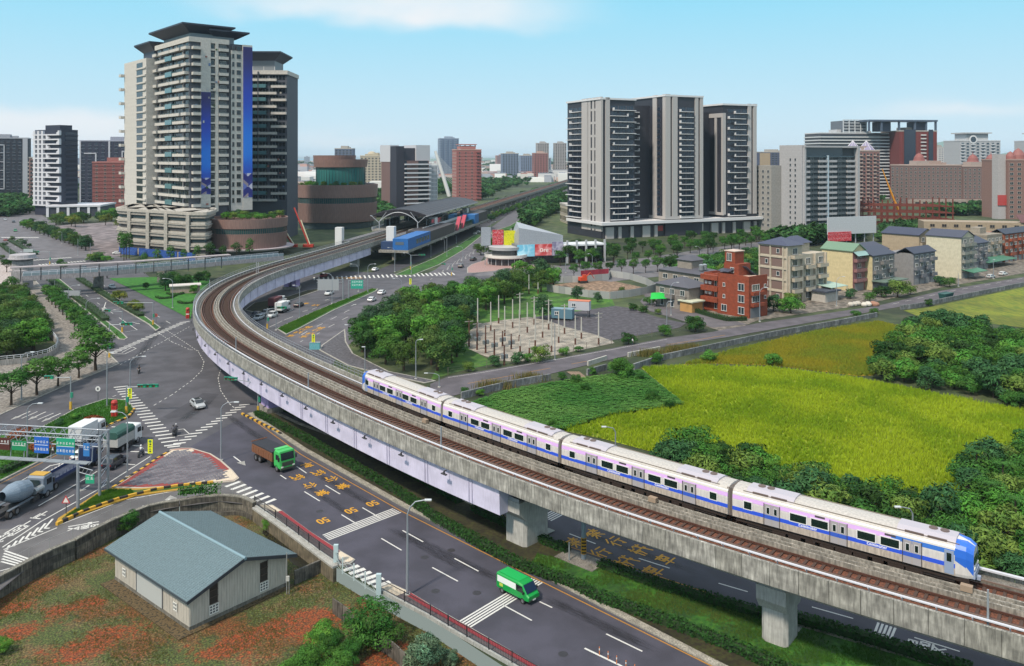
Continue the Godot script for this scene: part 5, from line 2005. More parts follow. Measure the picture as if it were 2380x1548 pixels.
	for k in 8:
		b.rod(V(-15+k*0.6,49-k*3,0),V(-58+k*3,2,8),0.16,4)
		b.rod(V(-15+k*0.6,49-k*3,0),V(30-k*2,2,6),0.16,4)
	part("cables",b,pt("b9bcbc"),t)
	# ---- right
	t=site("apartment_tower","pale grey slab tower with dark gridded balconies at the right","tower",169,488,25.2)
	bx("wall",t,pt("3a4046",0.6),V(0,0,-18),V(42,50.5,18))
	var pale:=wt("a9a9ac",0.88)
	b=N()
	b.span(V(-1.2,0,-17.6),V(1.3,52,18.2))
	b.span(V(-0.4,0,0.0),V(1.2,52,2.0))
	part("white_slab",b,pale,t)
	b=N()
	b.span(V(40.6,0,-17),V(1.8,51.5,20.0))
	b.span(V(-0.4,50.6,0.0),V(42.8,1.0,2.6))
	part("white_slab",b,pale,t)
	for i in 13:
		var y:=5.0+i*3.1
		for q in [[0.9,3.4],[11.0,6.8],[18.8,6.6],[33.6,6.4]]:
			put("balcony",balcony_mesh(q[1],1.6,pale,pt("5c6468",0.5)),t,mv(q[0],y,0))
		for q in [[4.6,6.0],[26.0,7.0]]:
			put("balcony",balcony_mesh(q[1],1.2,pt("4a5156",0.5),pt("5c6468",0.5)),t,mv(q[0],y,0))
		for s in [2.2,7.0,14.2,22.0,29.4,36.6]:
			put("window",window_mesh(2.6,1.9,pt("b4b8ba",0.5),glass("22303a"),1),t,mv(s,y+1.5,0))
		for s in [9.0,13.0]:
			put("window",window_mesh(1.1,1.4,pt("8f9092",0.5),glass("22303a"),0),t,face("left",42,17.6,V(-1.2,0,0))*mv(s,y+1.3,0))
	bx("rain_strip",t,pt("9fb0bc",0.5),V(17.9,3,0),V(0.7,43,1.9))
	b=N()
	b.span(V(1,44.8,0.0),V(40,0.8,1.2))
	b.span(V(1,45.6,0.05),V(30,5,0.2))
	part("top_glazing",b,glass("32444e"),t)
	bx("rear_wing",t,wt("9a9894",0.85),V(-9,0,-30),V(8,40,14))
	for i in 11:
		for s in [2.5,7.0,11.5]:
			put("window",window_mesh(1.8,1.6,pt("b0b0b0"),glass("2a343c"),1),t,face("left",8,14,V(-9,0,-16))*mv(s,4.4+i*3.2,0))
	t=tower("pinkish brown tower with two striped pyramid roofs at the right",297,732,10,26,24,50,"8a6763",{"n_front": 8,"front": "mixed","trim": "a5948c","floors": 15})
	for e in [3.5,16.5]:
		b=N()
		b.lathe([7.2,51.2,0.1,59.5],V(e+3,0,-10),8)
		part("pyramid_roof",b,mat("striped_roof","7c7690",0.6),t)
		b=N()
		for k in 8:
			var a:=TAU*k/8.0
			b.rod(V(e+3+cos(a)*7.2,51.2,-10-sin(a)*7.2),V(e+3,59.6,-10),0.22,4)
		part("roof_ribs",b,pt("c2c0c4"),t)
	t=tower("long building of white balcony stripes behind the pyramid roofs",327,890,8,78,34,70,"4a4a52",{"front": "band","faces": ["front","left"],"left": "band","trim": "b9bbbe","floors": 20})
	bx("upper_storeys",t,pt("5a6069",0.6),V(28,70,-30),V(26,14,26))
	b=N()
	for k in 5:
		b.span(V(27+k*6.6,70,-3),V(0.9,14.6,0.9))
		b.span(V(27,71.5+k*3.2,-3),V(27.3,0.8,0.8))
	part("white_frame",b,pt("b2b6ba"),t)
	t=tower("dark red ribbed tower under an open grey roof frame",408,884,8,43,34,72,"6b3434",{"front": "blank","faces": ["front"]})
	b=N()
	for k in 26:
		b.span(V(0.4+k*1.65,0,0),V(0.5,71.5,0.5))
	part("red_ribs",b,pt("7a3c39",0.7),t)
	for q in [[5,13],[33,5]]:
		bx("dark_glazing",t,glass("1d2637"),V(q[0],0,0.55),V(q[1],74,0.4))
	for i in 18:
		bx("white_ledge",t,pt("b8b6b4"),V(24,3+i*3.8,0.5),V(6,1.3,0.8))
	b=N()
	b.span(V(-34,82.5,-20),V(78,1.8,20))
	for e in [-34,-20,0,18,31,42]:
		b.span(V(e,72,-3),V(1.6,10.6,2.0))
	part("roof_frame",b,pt("4a5668",0.5),t)
	b=N()
	b.span(V(-20,72,-18),V(14,10.2,12))
	b.span(V(20,72,-18),V(14,10.2,12))
	part("roof_house",b,pt("353c4e",0.6),t)
	for q in [[363,768,52,37.0,"wide brown apartment block with one red dome, left half of the pair"],[415,772,54,36.0,"wide brown apartment block with two red domes, right half of the pair"]]:
		t=tower(q[4],q[0],q[1],6,q[2],30,q[3],"7a6460",{"n_front": 12,"front": "grid","trim": "a38f86","floors": 11,"singles": true,"fill": 0.42,"faces": ["front","left"],"n_left": 4})
		for k in ([0] if q[0]<400 else [0,1]):
			bx("dome_base",t,wt("a3958e",0.85),V(9+k*18,q[3],-14),V(12,4.5,12))
			b=N()
			b.lathe([0.1,q[3]+14.0,0.4,q[3]+11.5,2.6,q[3]+10.4,4.2,q[3]+8.0,5.0,q[3]+5.0,5.6,q[3]+4.5],V(15+k*18,0,-8),18)
			part("dome",b,pt("7d4a46",0.7),t)
		bx("arcade",t,wt("a09388",0.8),V(-1,0,0.6),V(q[2]+4,6.0,8))
		for k in 7:
			bx("arcade_opening",t,glass("2a2b2e"),V(1.0+k*7.4,0.6,8.6),V(4.6,3.6,0.1))
	for q in [[534,1000,50,64,"white classical tower with a round crown window"],[624,1005,52,64,"white classical tower at the right edge of the pair"]]:
		t=tower(q[4],q[0],q[1],4,q[2],34,q[3],"a7aaae",{"n_front": 8,"trim": "b4b6ba","front": "mixed","glass": "33424e","floors": 17,"faces": ["front"]})
		b=N()
		b.span(V(8,q[3],-24),V(28,9.0,22))
		b.span(V(5,q[3]+9,-27),V(34,1.4,28))
		part("crown",b,wt("b0b3b6",0.88),t)
		if q[0]<600:
			b=N()
			b.lathe([0.0,0.0,3.4,0.0,3.4,0.6,0.0,0.6],V(16,q[3]+2,0),24,Basis(Vector3.RIGHT,PI/2))
			part("round_window",b,glass("2c3a46"),t)
			b=N()
			b.lathe([3.4,0.0,5.0,0.0,5.0,0.5,3.4,0.5],V(16,q[3]+2,0),24,Basis(Vector3.RIGHT,PI/2))
			part("window_ring",b,pt("c0c2c4"),t)
	t=tower("brown tower with clustered red domes at the right edge",358,606,4,46,30,42.5,"866860",{"n_front": 8,"trim": "9a8078","singles": true,"floors": 12,"front": "mixed","faces": ["front"],"fill": 0.45})
	bx("blank_wing",t,wt("a9a4a4",0.88),V(-6,0,-9),V(5.8,47,7))
	bx("red_sign",t,pt("a33a36",0.6),V(-6.5,10,-1.9),V(6.5,7.5,0.5))
	for q in [[6,3.6],[12,5.0],[22,3.0],[30,6.0],[40,4.4]]:
		b=N()
		b.lathe([0.1,43.5+q[1]*1.6,q[1]*0.5,43.5+q[1]*1.25,q[1]*0.9,43.5+q[1]*0.6,q[1],43.4],V(q[0],0,-6),18)
		part("dome",b,pt("80504c",0.7),t)
	for q in [[702,1500,12,62,0],[722,1500,12,60,1],[744,1500,9,60,2]]:
		tower(["left slim white tower far behind the dark red one","middle slim white tower far behind the dark red one","right slim white tower far behind the dark red one"][q[4]],q[0]+60,q[1],3,q[2],20,q[3],"bcb8b4",{"faces": ["front"],"n_front": 4,"glass": "5d6470"})
	t=tower("dark blue slab with a beige strip right of the dark towers",372,1254,5,42,26,52,"4a5068",{"faces": ["front"],"n_front": 8})
	bx("beige_strip",t,wt("a39078",0.85),V(-2,0,0.1),V(16,51,0.6))
	# steel frame going up and the yellow crane
	t=thing("steel_frame","rust red steel building frame under construction at the right","construction frame",p("J",700,940))
	var red:=pt("642c20",0.8)
	var n:=0
	for i in 9:
		for k in 4:
			bc("steel_column",t,red,V(i*7.0,8.0+(i*7 % 3),-k*8.0+i*2.0),V(0.6,16.0+2.0*(i*7 % 3),0.6))
	for y in 4:
		for k in 4:
			b=N()
			b.bar(V(-1,4.0+y*3.8,-k*8.0),V(57,4.0+y*3.8,-k*8.0+16.0),0.35,0.6)
			part("steel_beam",b,red,t)
		for i in 9:
			b=N()
			b.bar(V(i*7.0,4.02+y*3.8,i*2.0+1),V(i*7.0,4.02+y*3.8,i*2.0-26),0.3,0.5)
			part("steel_beam",b,red,t)
	t=thing("mobile_crane","yellow telescopic crane boom raised beside the rust red frame","crane",p("J",1140,925))
	b=N()
	b.tube(PackedVector3Array([V(0,2.5,0),V(-5.5,16,0)]),[1.0,0.9],4)
	b.tube(PackedVector3Array([V(-5.5,16,0),V(-10.2,28,0)]),[0.7,0.6],4)
	b.tube(PackedVector3Array([V(-10.2,28,0),V(-13.8,37.5,0)]),[0.45,0.35],4)
	part("boom",b,pt("c8861e",0.5),t)
	b=N()
	b.box(V(1.0,1.8,0),V(8,1.6,2.6))
	b.box(V(1.5,3.2,0),V(3,1.6,2.4))
	part("carrier",b,pt("b9791c",0.5),t)
	# two red lifting platforms between the halls
	for q in [[185,660,860,940,"left red boom lift between the round halls"],[310,905,250,735,"right red boom lift between the round halls"]]:
		var g:=p("S",q[0]+30,930)
		t=thing("boom_lift",q[4],"boom lift",g)
		bc("carrier",t,pt("a33224",0.5),V(0,1.2,0),V(5,1.4,2.6))
		b=N()
		b.rod(V(0,2,0),V(-7.0,13 if q[0]<200 else 20,0),0.4,6)
		part("boom",b,pt("a83a30",0.5),t)
		b=N()
		b.rod(V(1,2,1),V(-3.5,9 if q[0]<200 else 14,1),0.3,6)
		part("lower_boom",b,pt("c9bfa2",0.5),t)
	shop()
	city()

func shop() -> void:
	var t:=thing("corner_shop","glazed round corner shop with bright roof billboards and a grey wedge roof","shop",p("K",860,1060))
	t.rotation.y=deg_to_rad(18)
	t.scale=Vector3.ONE*0.8
	var s:=0.0
	var b:=N()
	b.lathe([9.5,0.2,9.5,3.6],V(-4,0,-9),36)
	part("shop_window",b,glass("23282e"),t)
	b=N()
	for k in 18:
		var e:=Basis(Vector3.UP,TAU*k/18.0)
		b.slab(V(-4,0.2,-9)+e*V(9.45,0,0),e*V(0.3,0,0),V(0,3.4,0),e*V(0,0,0.2))
	part("mullions",b,pt("bfc1c4"),t)
	b=N()
	b.lathe([8.0,3.6,11.0,3.6,11.4,4.0,11.4,5.4,11.0,5.4,10.8,4.4,0.0,4.4],V(-4,0,-9),36)
	part("canopy",b,pt("c6c2bc",0.6),t)
	b=N()
	b.lathe([7.0,4.4,7.0,9.0],V(-4,0,-10),30)
	part("upper_wall",b,pt("4a4a4c",0.7),t)
	b=N()
	b.lathe([6.8,7.6,8.6,7.6,9.0,9.2,0.0,9.4],V(-4,0,-10),30)
	part("slatted_soffit",b,pt("a3a4a6",0.6),t)
	bx("wall",t,pt("6a6d72",0.6),V(0,4.0,-12),V(26,6.4,9))
	bx("shop_window",t,glass("1f2326"),V(1,0.1,-12),V(48,3.9,8.4))
	var signs:=[[0.2,4.2,9.6,6.2,"6fb6d2","wide pale blue billboard"],[10.0,4.4,9.4,6.0,"b93a3c","wide red billboard"],[19.6,4.2,6.2,7.2,"6a6482","violet grey billboard"]]
	for q in signs:
		b=N()
		b.span(V(q[0],q[1],-3.0),V(q[2],q[3],0.3))
		var m:=mat("print_"+q[4],q[4],0.5,0.0,noise("print_"+q[4],0.0025,[q[4],Color(q[4]).lightened(0.5),q[4]],[0.35,0.55,0.8],3),Vector3.ONE/12.0)
		m.albedo_color=Color.WHITE
		var o:=part("billboard",b,m,t)
		o.set_meta("label",q[5])
	var tx:=TextMesh.new()
	tx.text="Ore"
	tx.font=sans()
	tx.font_size=64
	tx.pixel_size=0.045
	tx.depth=0.05
	tx.material=pt("e6d9d2",0.5)
	put("lettering",tx,t,mv(15.0,7.2,-2.65))
	b=N()
	b.span(V(-10,9.6,-14),V(6,8.0,0.4))
	part("billboard",b,mat("print_red","ffffff",0.5,0.0,noise("print_red",0.012,["a32430","c2343a","d8a0a0","8e2030"],[0.3,0.5,0.62,0.75],2),Vector3.ONE/8.0),t).set_meta("label","upright red billboard on the roof")
	b=N()
	b.span(V(-3.6,9.0,-14),V(6.2,8.0,0.4))
	part("billboard",b,mat("print_yellow","ffffff",0.5,0.0,noise("print_yellow",0.01,["c9c417","d8d22a","a8b020"],[0.3,0.55,0.8],2),Vector3.ONE/8.0),t).set_meta("label","upright yellow billboard on the roof")
	b=N()
	b.loft([PackedVector3Array([V(2,10.4,-6),V(27,10.4,-6),V(27,14.4,-6),V(2.2,19.0,-6)]),PackedVector3Array([V(2,10.4,-22),V(27,10.4,-22),V(27,14.4,-22),V(6,21.0,-22)])])
	b.span(V(-16,9.4,-15),V(5,9.6,1.0))
	part("wedge_roof",b,mat("shop_roof","a9aeb6",0.5,0.2,grain(0.8,0.03),Vector3.ONE/5.0),t)
	bx("arcade_roof",t,pt("c3c6ca",0.5),V(26,9.0,-14),V(24,0.8,13))
	for k in 5:
		bx("arcade_post",t,pt("a5a8ac",0.5),V(27.0+k*5.4,0,-1.4),V(0.9,12.0,0.9))
	bx("arcade_glazing",t,glass("262c30"),V(27,4.4,-3),V(23,4.4,0.2))

func city() -> void:
	# the low town fading to the horizon, one mass
	var b:=N()
	var tones:=[Color(0.55,0.53,0.5),Color(0.42,0.33,0.3),Color(0.62,0.62,0.62),Color(0.38,0.4,0.45),Color(0.45,0.28,0.25),Color(0.7,0.7,0.68)]
	for i in 5200:
		var z:=900.0*exp(rng.randf()*2.45)
		var x:=rng.randf_range(-0.64,0.64)*z
		if x>-160.0 and x<330.0 and z<1500.0:
			continue
		if z<1250.0 and (x<-230.0 or rng.randf()<0.6):
			continue
		if x<-0.2*z and z>8000.0:
			continue
		var h:=rng.randf_range(6,16)+(rng.randf_range(6,16) if rng.randf()<0.06 else 0.0)+z*0.0002
		var s:=V(rng.randf_range(8,34)+z*0.002,h,rng.randf_range(8,30))
		b.tone(tones[rng.randi() % tones.size()]*rng.randf_range(0.75,1.1))
		b.box(V(x,h*0.5,-z),s,Transform3D(Basis(Vector3.UP,0.0)))
		if rng.randf()<0.5:
			b.tone(Color(0.3,0.12,0.1) if rng.randf()<0.25 else Color(0.16,0.18,0.22))
			b.box(V(x,h+0.6,-z),V(s.x*0.98,1.2,s.z*0.98))
	var o:=part("distant_town",b,mat("town","ffffff",0.85))
	o.set_meta("label","low pale town spreading to the horizon")
	o.set_meta("category","town")
	stuff(o)
	# a scatter of towers one can still tell apart far off
	var seen_tone:={}
	for i in 46:
		var z:=rng.randf_range(1700,5200)
		var x:=(-0.6+1.22*i/45.0)*z
		if x>-0.13*z and x<0.1*z:
			z+=1500.0
		var tone: String=["8d93a0","9a9690","7a7f90","a39a92","8a6a66"][rng.randi() % 5]
		seen_tone[tone]=int(seen_tone.get(tone,-1))+1
		var k:=N()
		var w:=rng.randf_range(18,46)
		var h:=rng.randf_range(26,52)
		k.span(V(0,0,-20),V(w,h,20))
		k.span(V(w*0.3,h,-15),V(w*0.4,4,10))
		var t:=site("distant_tower","hazy %s tower far off on the plain, %s from left of its tone" % [{"8d93a0": "blue grey","9a9690": "stone grey","7a7f90": "slate blue","a39a92": "beige","8a6a66": "pinkish"}[tone],nth(seen_tone[tone])],"building",x,z,rng.randf_range(-10,30),"hazy towers scattered over the far plain")
		part("wall",k,pt(tone,0.8),t)
		k=N()
		for f in int(h/4):
			for j in int(w/5):
				k.span(V(1+j*5,2+f*4,0),V(2.6,1.8,0.1))
		stuff(part("windows",k,glass("4a5260"),t))

# ---------- houses on the right ----------
func gable(b: MB,l: float,d: float,y: float,rise: float,over:=0.5,across:=false) -> void:   # ridge along x, or along z
	var t:=0.25
	if across:
		for s in [0.0,1.0]:
			var a:=V(-over if s==0.0 else l+over,y-0.1,over)
			var r:=V(l*0.5,y+rise,over)
			b.slab(a,r-a,V(0,0,-d-over*2.0),V(0,t,0))
	else:
		for s in [0.0,1.0]:
			var a:=V(-over,y-0.1,over if s==0.0 else -d-over)
			var r:=V(-over,y+rise,-d*0.5)
			b.slab(a,r-a,V(l+over*2.0,0,0),V(0,t,0))

func hip(b: MB,l: float,d: float,y: float,rise: float,over:=0.7) -> void:
	var a:=V(-over,y,over)
	var c:=V(l+over,y,over)
	var e:=V(l+over,y,-d-over)
	var f:=V(-over,y,-d-over)
	var k:=minf(d,l)*0.45
	var r0:=V(k,y+rise,-d*0.5)
	var r1:=V(l-k,y+rise,-d*0.5)
	b.quad(a,c,r1,r0)
	b.tri(c,e,r1)
	b.quad(e,f,r0,r1)
	b.tri(f,a,r0)
	b.quad(a,f,e,c)

func house(label: String,x: float,z: float,l: float,d: float,h: float,side: String,front: String,floors: int,bays: int,roof:="flat",roofhex:="3c3f4c",deg:=36.9) -> Node3D:
	var t:=site("town_house",label,"house",x,z,deg)
	var b:=N()
	b.span(V(0,0,-d),V(l,h,d))
	part("wall",b,wt(side,0.86),t)
	bx("front_wall",t,wt(front,0.8),V(0.05,0.02,0),V(l-0.1,h-0.1,0.12))
	var fh:=h/floors
	var frame:=pt("c4c4c2",0.5)
	var pane:=glass("26333a")
	for i in floors:
		for k in bays:
			var s:=l*(k+0.5)/bays
			if i==0:
				bx("shutter",t,mat("shutter","8a8c8e",0.6,0.2,grain(0.85,0.03),V(0.2,4.0,0.2)),V(s-l/bays*0.36,0.05,0.12),V(l/bays*0.72,fh*0.74,0.08))
			else:
				put("window",window_mesh(minf(2.0,l/bays*0.5),fh*0.42,frame,pane,1),t,mv(s,fh*(i+0.52),0.12))
		if i>0:
			for k in bays:
				if (k+i) % 2==0 or bays<3:
					put("balcony",balcony_mesh(l/bays*0.86,1.1,wt(front,0.8),pt("8a8c8e",0.4,0.3),0.8),t,mv(l/bays*(k+0.07),fh*i,0.12))
	b=N()
	var rm:=mat("roof_"+roofhex,roofhex,0.6,0.1,grain(0.8,0.03),V(0.2,0.2,2.0),null,Vector3.ONE,false)
	match roof:
		"gable":
			gable(b,l,d,h,2.2)
			part("roof",b,rm,t)
		"across":
			gable(b,l,d,h,2.2,0.4,true)
			part("roof",b,rm,t)
			b=N()
			b.tri(V(0.1,h-0.02,0.06),V(l-0.1,h-0.02,0.06),V(l*0.5,h+2.1,0.06))
			part("gable_wall",b,wt(side,0.86),t)
		"hip":
			hip(b,l,d,h,2.2)
			part("roof",b,rm,t)
		"half":
			gable(b,l,d*0.55,h,1.8)
			part("roof",b,rm,t)
		_:
			b.span(V(-0.15,h,-d-0.15),V(l+0.3,0.9,d+0.3))
			part("parapet",b,wt(side,0.8),t)
			bx("stair_house",t,wt(front,0.8),V(l*0.2,h+0.9,-d*0.8),V(l*0.4,2.6,d*0.4))
	return t

func houses() -> void:
	var b:=N()
	var frame:=pt("c6c6c4",0.5)
	var pane:=glass("26333a")
	var rail:=pt("9a9a98",0.5)
	# orange brick house on the corner
	var brick:=mat("orange_tile","a04a2c",0.75,0.0,grain(0.68,0.09),Vector3.ONE/2.5,grain(0.85,0.02),Vector3.ONE/12.0)
	var t:=site("orange_house","four storey orange tiled corner house with a rooftop tower","house",65.9,233.5,36.9)
	b=N()
	b.span(V(0,0,-11),V(8.3,11.0,11))
	b.span(V(1.2,0,-17.0),V(7.1,10.4,6.0))
	part("wall",b,brick,t)
	var lf:=face("left",8.3,17.0,V(1.2,0,0))
	for i in 3:
		bx("balcony",t,brick,V(0,2.9+i*3.2,0),V(6.2,1.4,1.6),lf)
		for k in 2:
			b=N()
			b.span(V(0.8+k*1.4,4.9+i*3.0,0.05),V(0.9,0.8,0.5),lf)
			if i<2:
				part("air_conditioner",b,pt("c9c9c6",0.5),t)
		put("window",window_mesh(1.5,1.7,frame,pane,1),t,lf*mv(4.8,1.8+i*3.2,0.0))
	var l2:=face("left",8.3,11.0)
	for i in 3:
		put("window",window_mesh(1.8 if i==0 else 0.7,1.8 if i==0 else 1.0,frame,pane,1 if i==0 else 0),t,l2*mv(2.4,1.9+i*3.3,0))
		put("window",window_mesh(2.0,2.0,frame,pane,1),t,l2*mv(8.4,1.9+i*3.3,0))
	for i in 2:
		put("window",window_mesh(3.2,1.7,frame,pane,3),t,mv(3.0,5.2+i*3.2,0))
		bx("balcony",t,brick,V(0.8,3.2+i*3.2,0),V(5.4,0.9,1.0))
		put("window",window_mesh(0.8,0.9,frame,pane,0),t,mv(7.2,5.4+i*3.2,0))
	bx("garage_door",t,pt("6d6f73",0.6,0.2),V(0.6,0.05,0),V(4.4,2.7,0.1))
	b=N()
	b.span(V(0,11.0,-11),V(8.3,0.7,0.3))
	b.span(V(0,11.0,-0.3),V(8.3,0.7,0.3))
	b.span(V(0,11.0,-10.7),V(0.3,0.7,10.4))
	b.span(V(1.2,10.4,-17),V(7.1,0.7,0.3))
	b.span(V(1.2,10.4,-16.7),V(0.3,0.7,5.7))
	part("parapet",b,brick,t)
	b=N()
	b.sheet(PackedVector2Array([Vector2(0.3,-0.3),Vector2(8,-0.3),Vector2(8,-10.7),Vector2(0.3,-10.7)]),11.02)
	part("terrace",b,pt("b39c8e",0.9),t)
	b=N()
	b.span(V(2.4,11.0,-10.6),V(5.4,3.4,5.2))
	b.span(V(2.6,14.4,-10.4),V(4.0,3.4,3.6))
	part("roof_tower",b,brick,t)
	put("window",window_mesh(1.6,2.2,frame,pane,2),t,face("left",0,5,V(2.6,0,-7.0))*mv(3.2,16.2,0))
	put("window",window_mesh(1.2,1.4,frame,pane,1),t,face("left",0,5,V(2.4,0,-5.6))*mv(3.0,12.6,0))
	b=N()
	b.slab(V(4.2,13.6,-10.6),V(0,0,6.6),V(4.4,-2.8,0),V(0,0.22,0))
	b.slab(V(-0.2,12.2,-10.9),V(0,0,4.0),V(2.6,0.5,0),V(0,0.15,0))
	part("roof",b,pt("3d404e",0.6,0.1),t)
	bx("roof_slab",t,pt("b9a69a",0.8),V(2.4,17.8,-10.6),V(4.4,0.25,4.0))
	# cream villa with brown panels
	var cream:=wt("b3a998",0.86)
	t=site("villa","five storey cream villa with brown wall panels and a slate roof","house",84.4,257,36.9)
	b=N()
	b.span(V(0,0,-10.4),V(20,14.6,10.4))
	b.span(V(0,14.6,-10.4),V(7.5,3.2,10.4))
	b.span(V(10,14.6,-10.4),V(8,3.0,6))
	part("wall",b,cream,t)
	lf=face("left",20,10.4)
	for i in 5:
		for q in [[0.4,3.6,0],[4.6,3.8,1]]:
			var w:=bx("brown_panel",t,mat("brown_panel","75605a",0.8,0.0,grain(0.86,0.04),Vector3.ONE/4.0),V(q[0],0.7+i*3.5,0),V(q[1],2.5,0.06),lf)
			if (i+q[2]) % 2==1:
				put("window",window_mesh(0.9,1.3,frame,pane,0),w,lf*mv(q[0]+2.4,2.0+i*3.5,0.06))
		bx("string_course",t,cream,V(-0.1,3.35+i*3.5,0),V(10.6,0.5,0.3),lf)
	for s in [0.0,4.05,8.7,10.1]:
		bx("pilaster",t,cream,V(s,0,0),V(0.45,17.4,0.32),lf)
	for i in 5:
		for q in [[2.0,3.4],[9.0,3.0],[15.6,3.6]]:
			if i==4 and q[0]>8:
				continue
			put("window",window_mesh(2.2,1.9,frame,pane,2),t,mv(q[0]+q[1]*0.5,1.9+i*3.5,0))
			if i>0:
				put("balcony",balcony_mesh(q[1]+1.0,1.5,cream,rail,0.8),t,mv(q[0]-0.5,i*3.5,0))
	for s in [0.1,6.6,13.6,19.4]:
		bx("pilaster",t,cream,V(s,0,0),V(0.5,14.6,0.7))
	b=N()
	hip(b,7.5,10.4,17.8,2.2)
	part("roof",b,mat("slate_roof","3d4256",0.6,0.1),t)
	b=N()
	for q in [[10.0,8.0]]:
		for s in [0.0]:
			b.quad(V(9.4,17.5,-3.6),V(18.6,17.5,-3.6),V(16,19.6,-7.4),V(12,19.6,-7.4))
			b.quad(V(18.6,17.5,-11),V(9.4,17.5,-11),V(12,19.6,-7.4),V(16,19.6,-7.4))
			b.tri(V(18.6,17.5,-3.6),V(18.6,17.5,-11),V(16,19.6,-7.4))
			b.tri(V(9.4,17.5,-11),V(9.4,17.5,-3.6),V(12,19.6,-7.4))
	part("roof",b,mat("slate_roof"),t)
	bx("garage",t,wt("b2ada6",0.85),V(11,0,0.8),V(7,3.0,5.0))
	bx("garage_roof",t,pt("3b404c",0.6),V(10.4,3.1,0.5),V(8.2,0.5,6.0))
	# grey villas behind the green tarpaulin
	t=site("villa","low grey villa with a wide slate roof behind the green tarpaulin","house",51.5,244.6,36.9)
	bx("wall",t,wt("8a837c",0.8),V(0,0,-13),V(9,6.8,13))
	b=N()
	hip(b,9,13,6.8,2.3)
	part("roof",b,mat("grey_roof","4a4a52",0.7),t)
	lf=face("left",9,13)
	for s in [2.6,6.6,10.6]:
		put("window",window_mesh(1.6,1.6,frame,pane,1),t,lf*mv(s,5.0,0))
		put("window",window_mesh(1.3,2.0,frame,pane,0),t,lf*mv(s,1.5,0))
	put("balcony",balcony_mesh(3.4,1.2,wt("7d7872",0.8),rail,0.8),t,lf*mv(9.0,3.3,0))
	put("balcony",balcony_mesh(3.0,1.2,wt("7d7872",0.8),rail,0.8),t,lf*mv(4.6,3.3,0))
	t=site("villa","rear grey villa with steel water tanks and a raised roof pavilion","house",60,263,36.9)
	b=N()
	b.span(V(0,0,-19),V(11,8.0,19))
	b.span(V(2.5,8.0,-13),V(5.5,3.6,6))
	part("wall",b,wt("8f887f",0.8),t)
	b=N()
	hip(b,11,19,8.0,1.6)
	part("roof",b,mat("grey_roof"),t)
	b=N()
	b.quad(V(2.0,11.6,-6.5),V(8.5,11.6,-6.5),V(6.5,13.0,-9),V(4.0,13.0,-9))
	b.quad(V(2.0,11.6,-13.5),V(2.0,11.6,-6.5),V(4.0,13.0,-9),V(4.0,13.0,-11))
	b.quad(V(8.5,11.6,-6.5),V(8.5,11.6,-13.5),V(6.5,13.0,-11),V(6.5,13.0,-9))
	b.quad(V(8.5,11.6,-13.5),V(2.0,11.6,-13.5),V(4.0,13.0,-11),V(6.5,13.0,-11))
	b.quad(V(4.0,13.0,-9),V(6.5,13.0,-9),V(6.5,13.0,-11),V(4.0,13.0,-11))
	part("pavilion_roof",b,mat("grey_roof"),t)
	for k in 2:
		b=N()
		b.lathe([0.0,8.9,0.75,8.9,0.75,10.6,0.2,10.9],V(3.0+k*1.7,0,-3.5),14)
		part("water_tank",b,pt("a9adb0",0.3,0.7),t)
	lf=face("left",11,19)
	for k in 4:
		put("window",window_mesh(1.9,1.5,frame,pane,1),t,lf*mv(3.0+k*4.4,6.0,0))
	# the row along the road
	t=house("tall cream house with a green roof and pink tiled front",113.9,280.7,7.5,11.5,13.4,"c6b78e","946a68",4,1,"across","6f8c74")
	b=N()
	b.slab(V(0.3,13.2,0.1),V(7,0,0),V(0,-1.3,1.8),V(0,0.12,0))
	part("canopy",b,pt("7d9a98",0.5),t)
	t=house("cream sided grey fronted house with white shutters",121.5,283,14,11,11.6,"c0b48c","7c7a78",4,3,"gable","3a4052")
	bx("carport_roof",t,pt("5a6c62",0.6),V(-0.6,3.1,0),V(15,0.3,5))
	house("grey three storey house with blue slate roofs",140.9,294.6,15,10,11.0,"807f80","72747a",4,4,"half","383e50")
	t=house("tallest blank cream gabled house in the row",165.9,310,10,13,15.2,"c3bda6","8f9088",5,2,"across","464a5a")
	b=N()
	b.slab(V(0,3.4,0),V(11,0,0),V(0,-0.8,4.5),V(0,0.2,0))
	part("awning",b,pt("3f7058",0.6),t)
	house("grey balconied house right of the blank cream one",182.9,332.5,12,10,10.6,"85847f","74757a",4,3,"gable","3a4052")
	t=house("beige house with a long green carport",198,350,14,10,11.6,"948a7c","9a9184",4,4,"flat")
	b=N()
	b.slab(V(-14,3.2,0.5),V(26,0,0),V(0,-0.7,6.5),V(0,0.2,0))
	part("awning",b,pt("3d6b56",0.6),t)
	t=house("orange tiled house at the right end of the row",210.5,359,26,10,12.0,"8f5742","9a5238",4,6,"half","343a4a")
	house("beige gabled house behind the row",158,326,12,15,14.5,"a3937c","a89a84",4,2,"across","3a3f54")
	house("low slate roofed house behind the cream row",128,312,22,12,9.5,"8a8178","857d76",3,4,"gable","3e4254")
	# terrace with the long dark red roof
	t=site("terrace_houses","long terrace of beige houses under dark red roofs, rear right","terrace",214,436,-14)
	bx("wall",t,wt("9a8a76",0.84),V(0,0,-14),V(140,11.6,14))
	b=N()
	b.slab(V(45,11.6,0.6),V(96,0,0),V(0,3.4,-8),V(0,0.3,0))
	part("roof",b,pt("57383a",0.7),t)
	for k in 24:
		put("window",window_mesh(2.2,1.5,pt("8c8072"),glass("2c2c30"),1),t,mv(4+k*5.6,9.6,0))
		bx("balcony",t,pt("a5937c",0.8),V(6.0+k*5.6,4.4-0.8*(k % 2),0),V(2.6,2.6,1.4))
	t=thing("billboard","white advertising hoarding with a red panel behind the villas","billboard",p("J",815,1075))
	t.rotation.y=deg_to_rad(20)
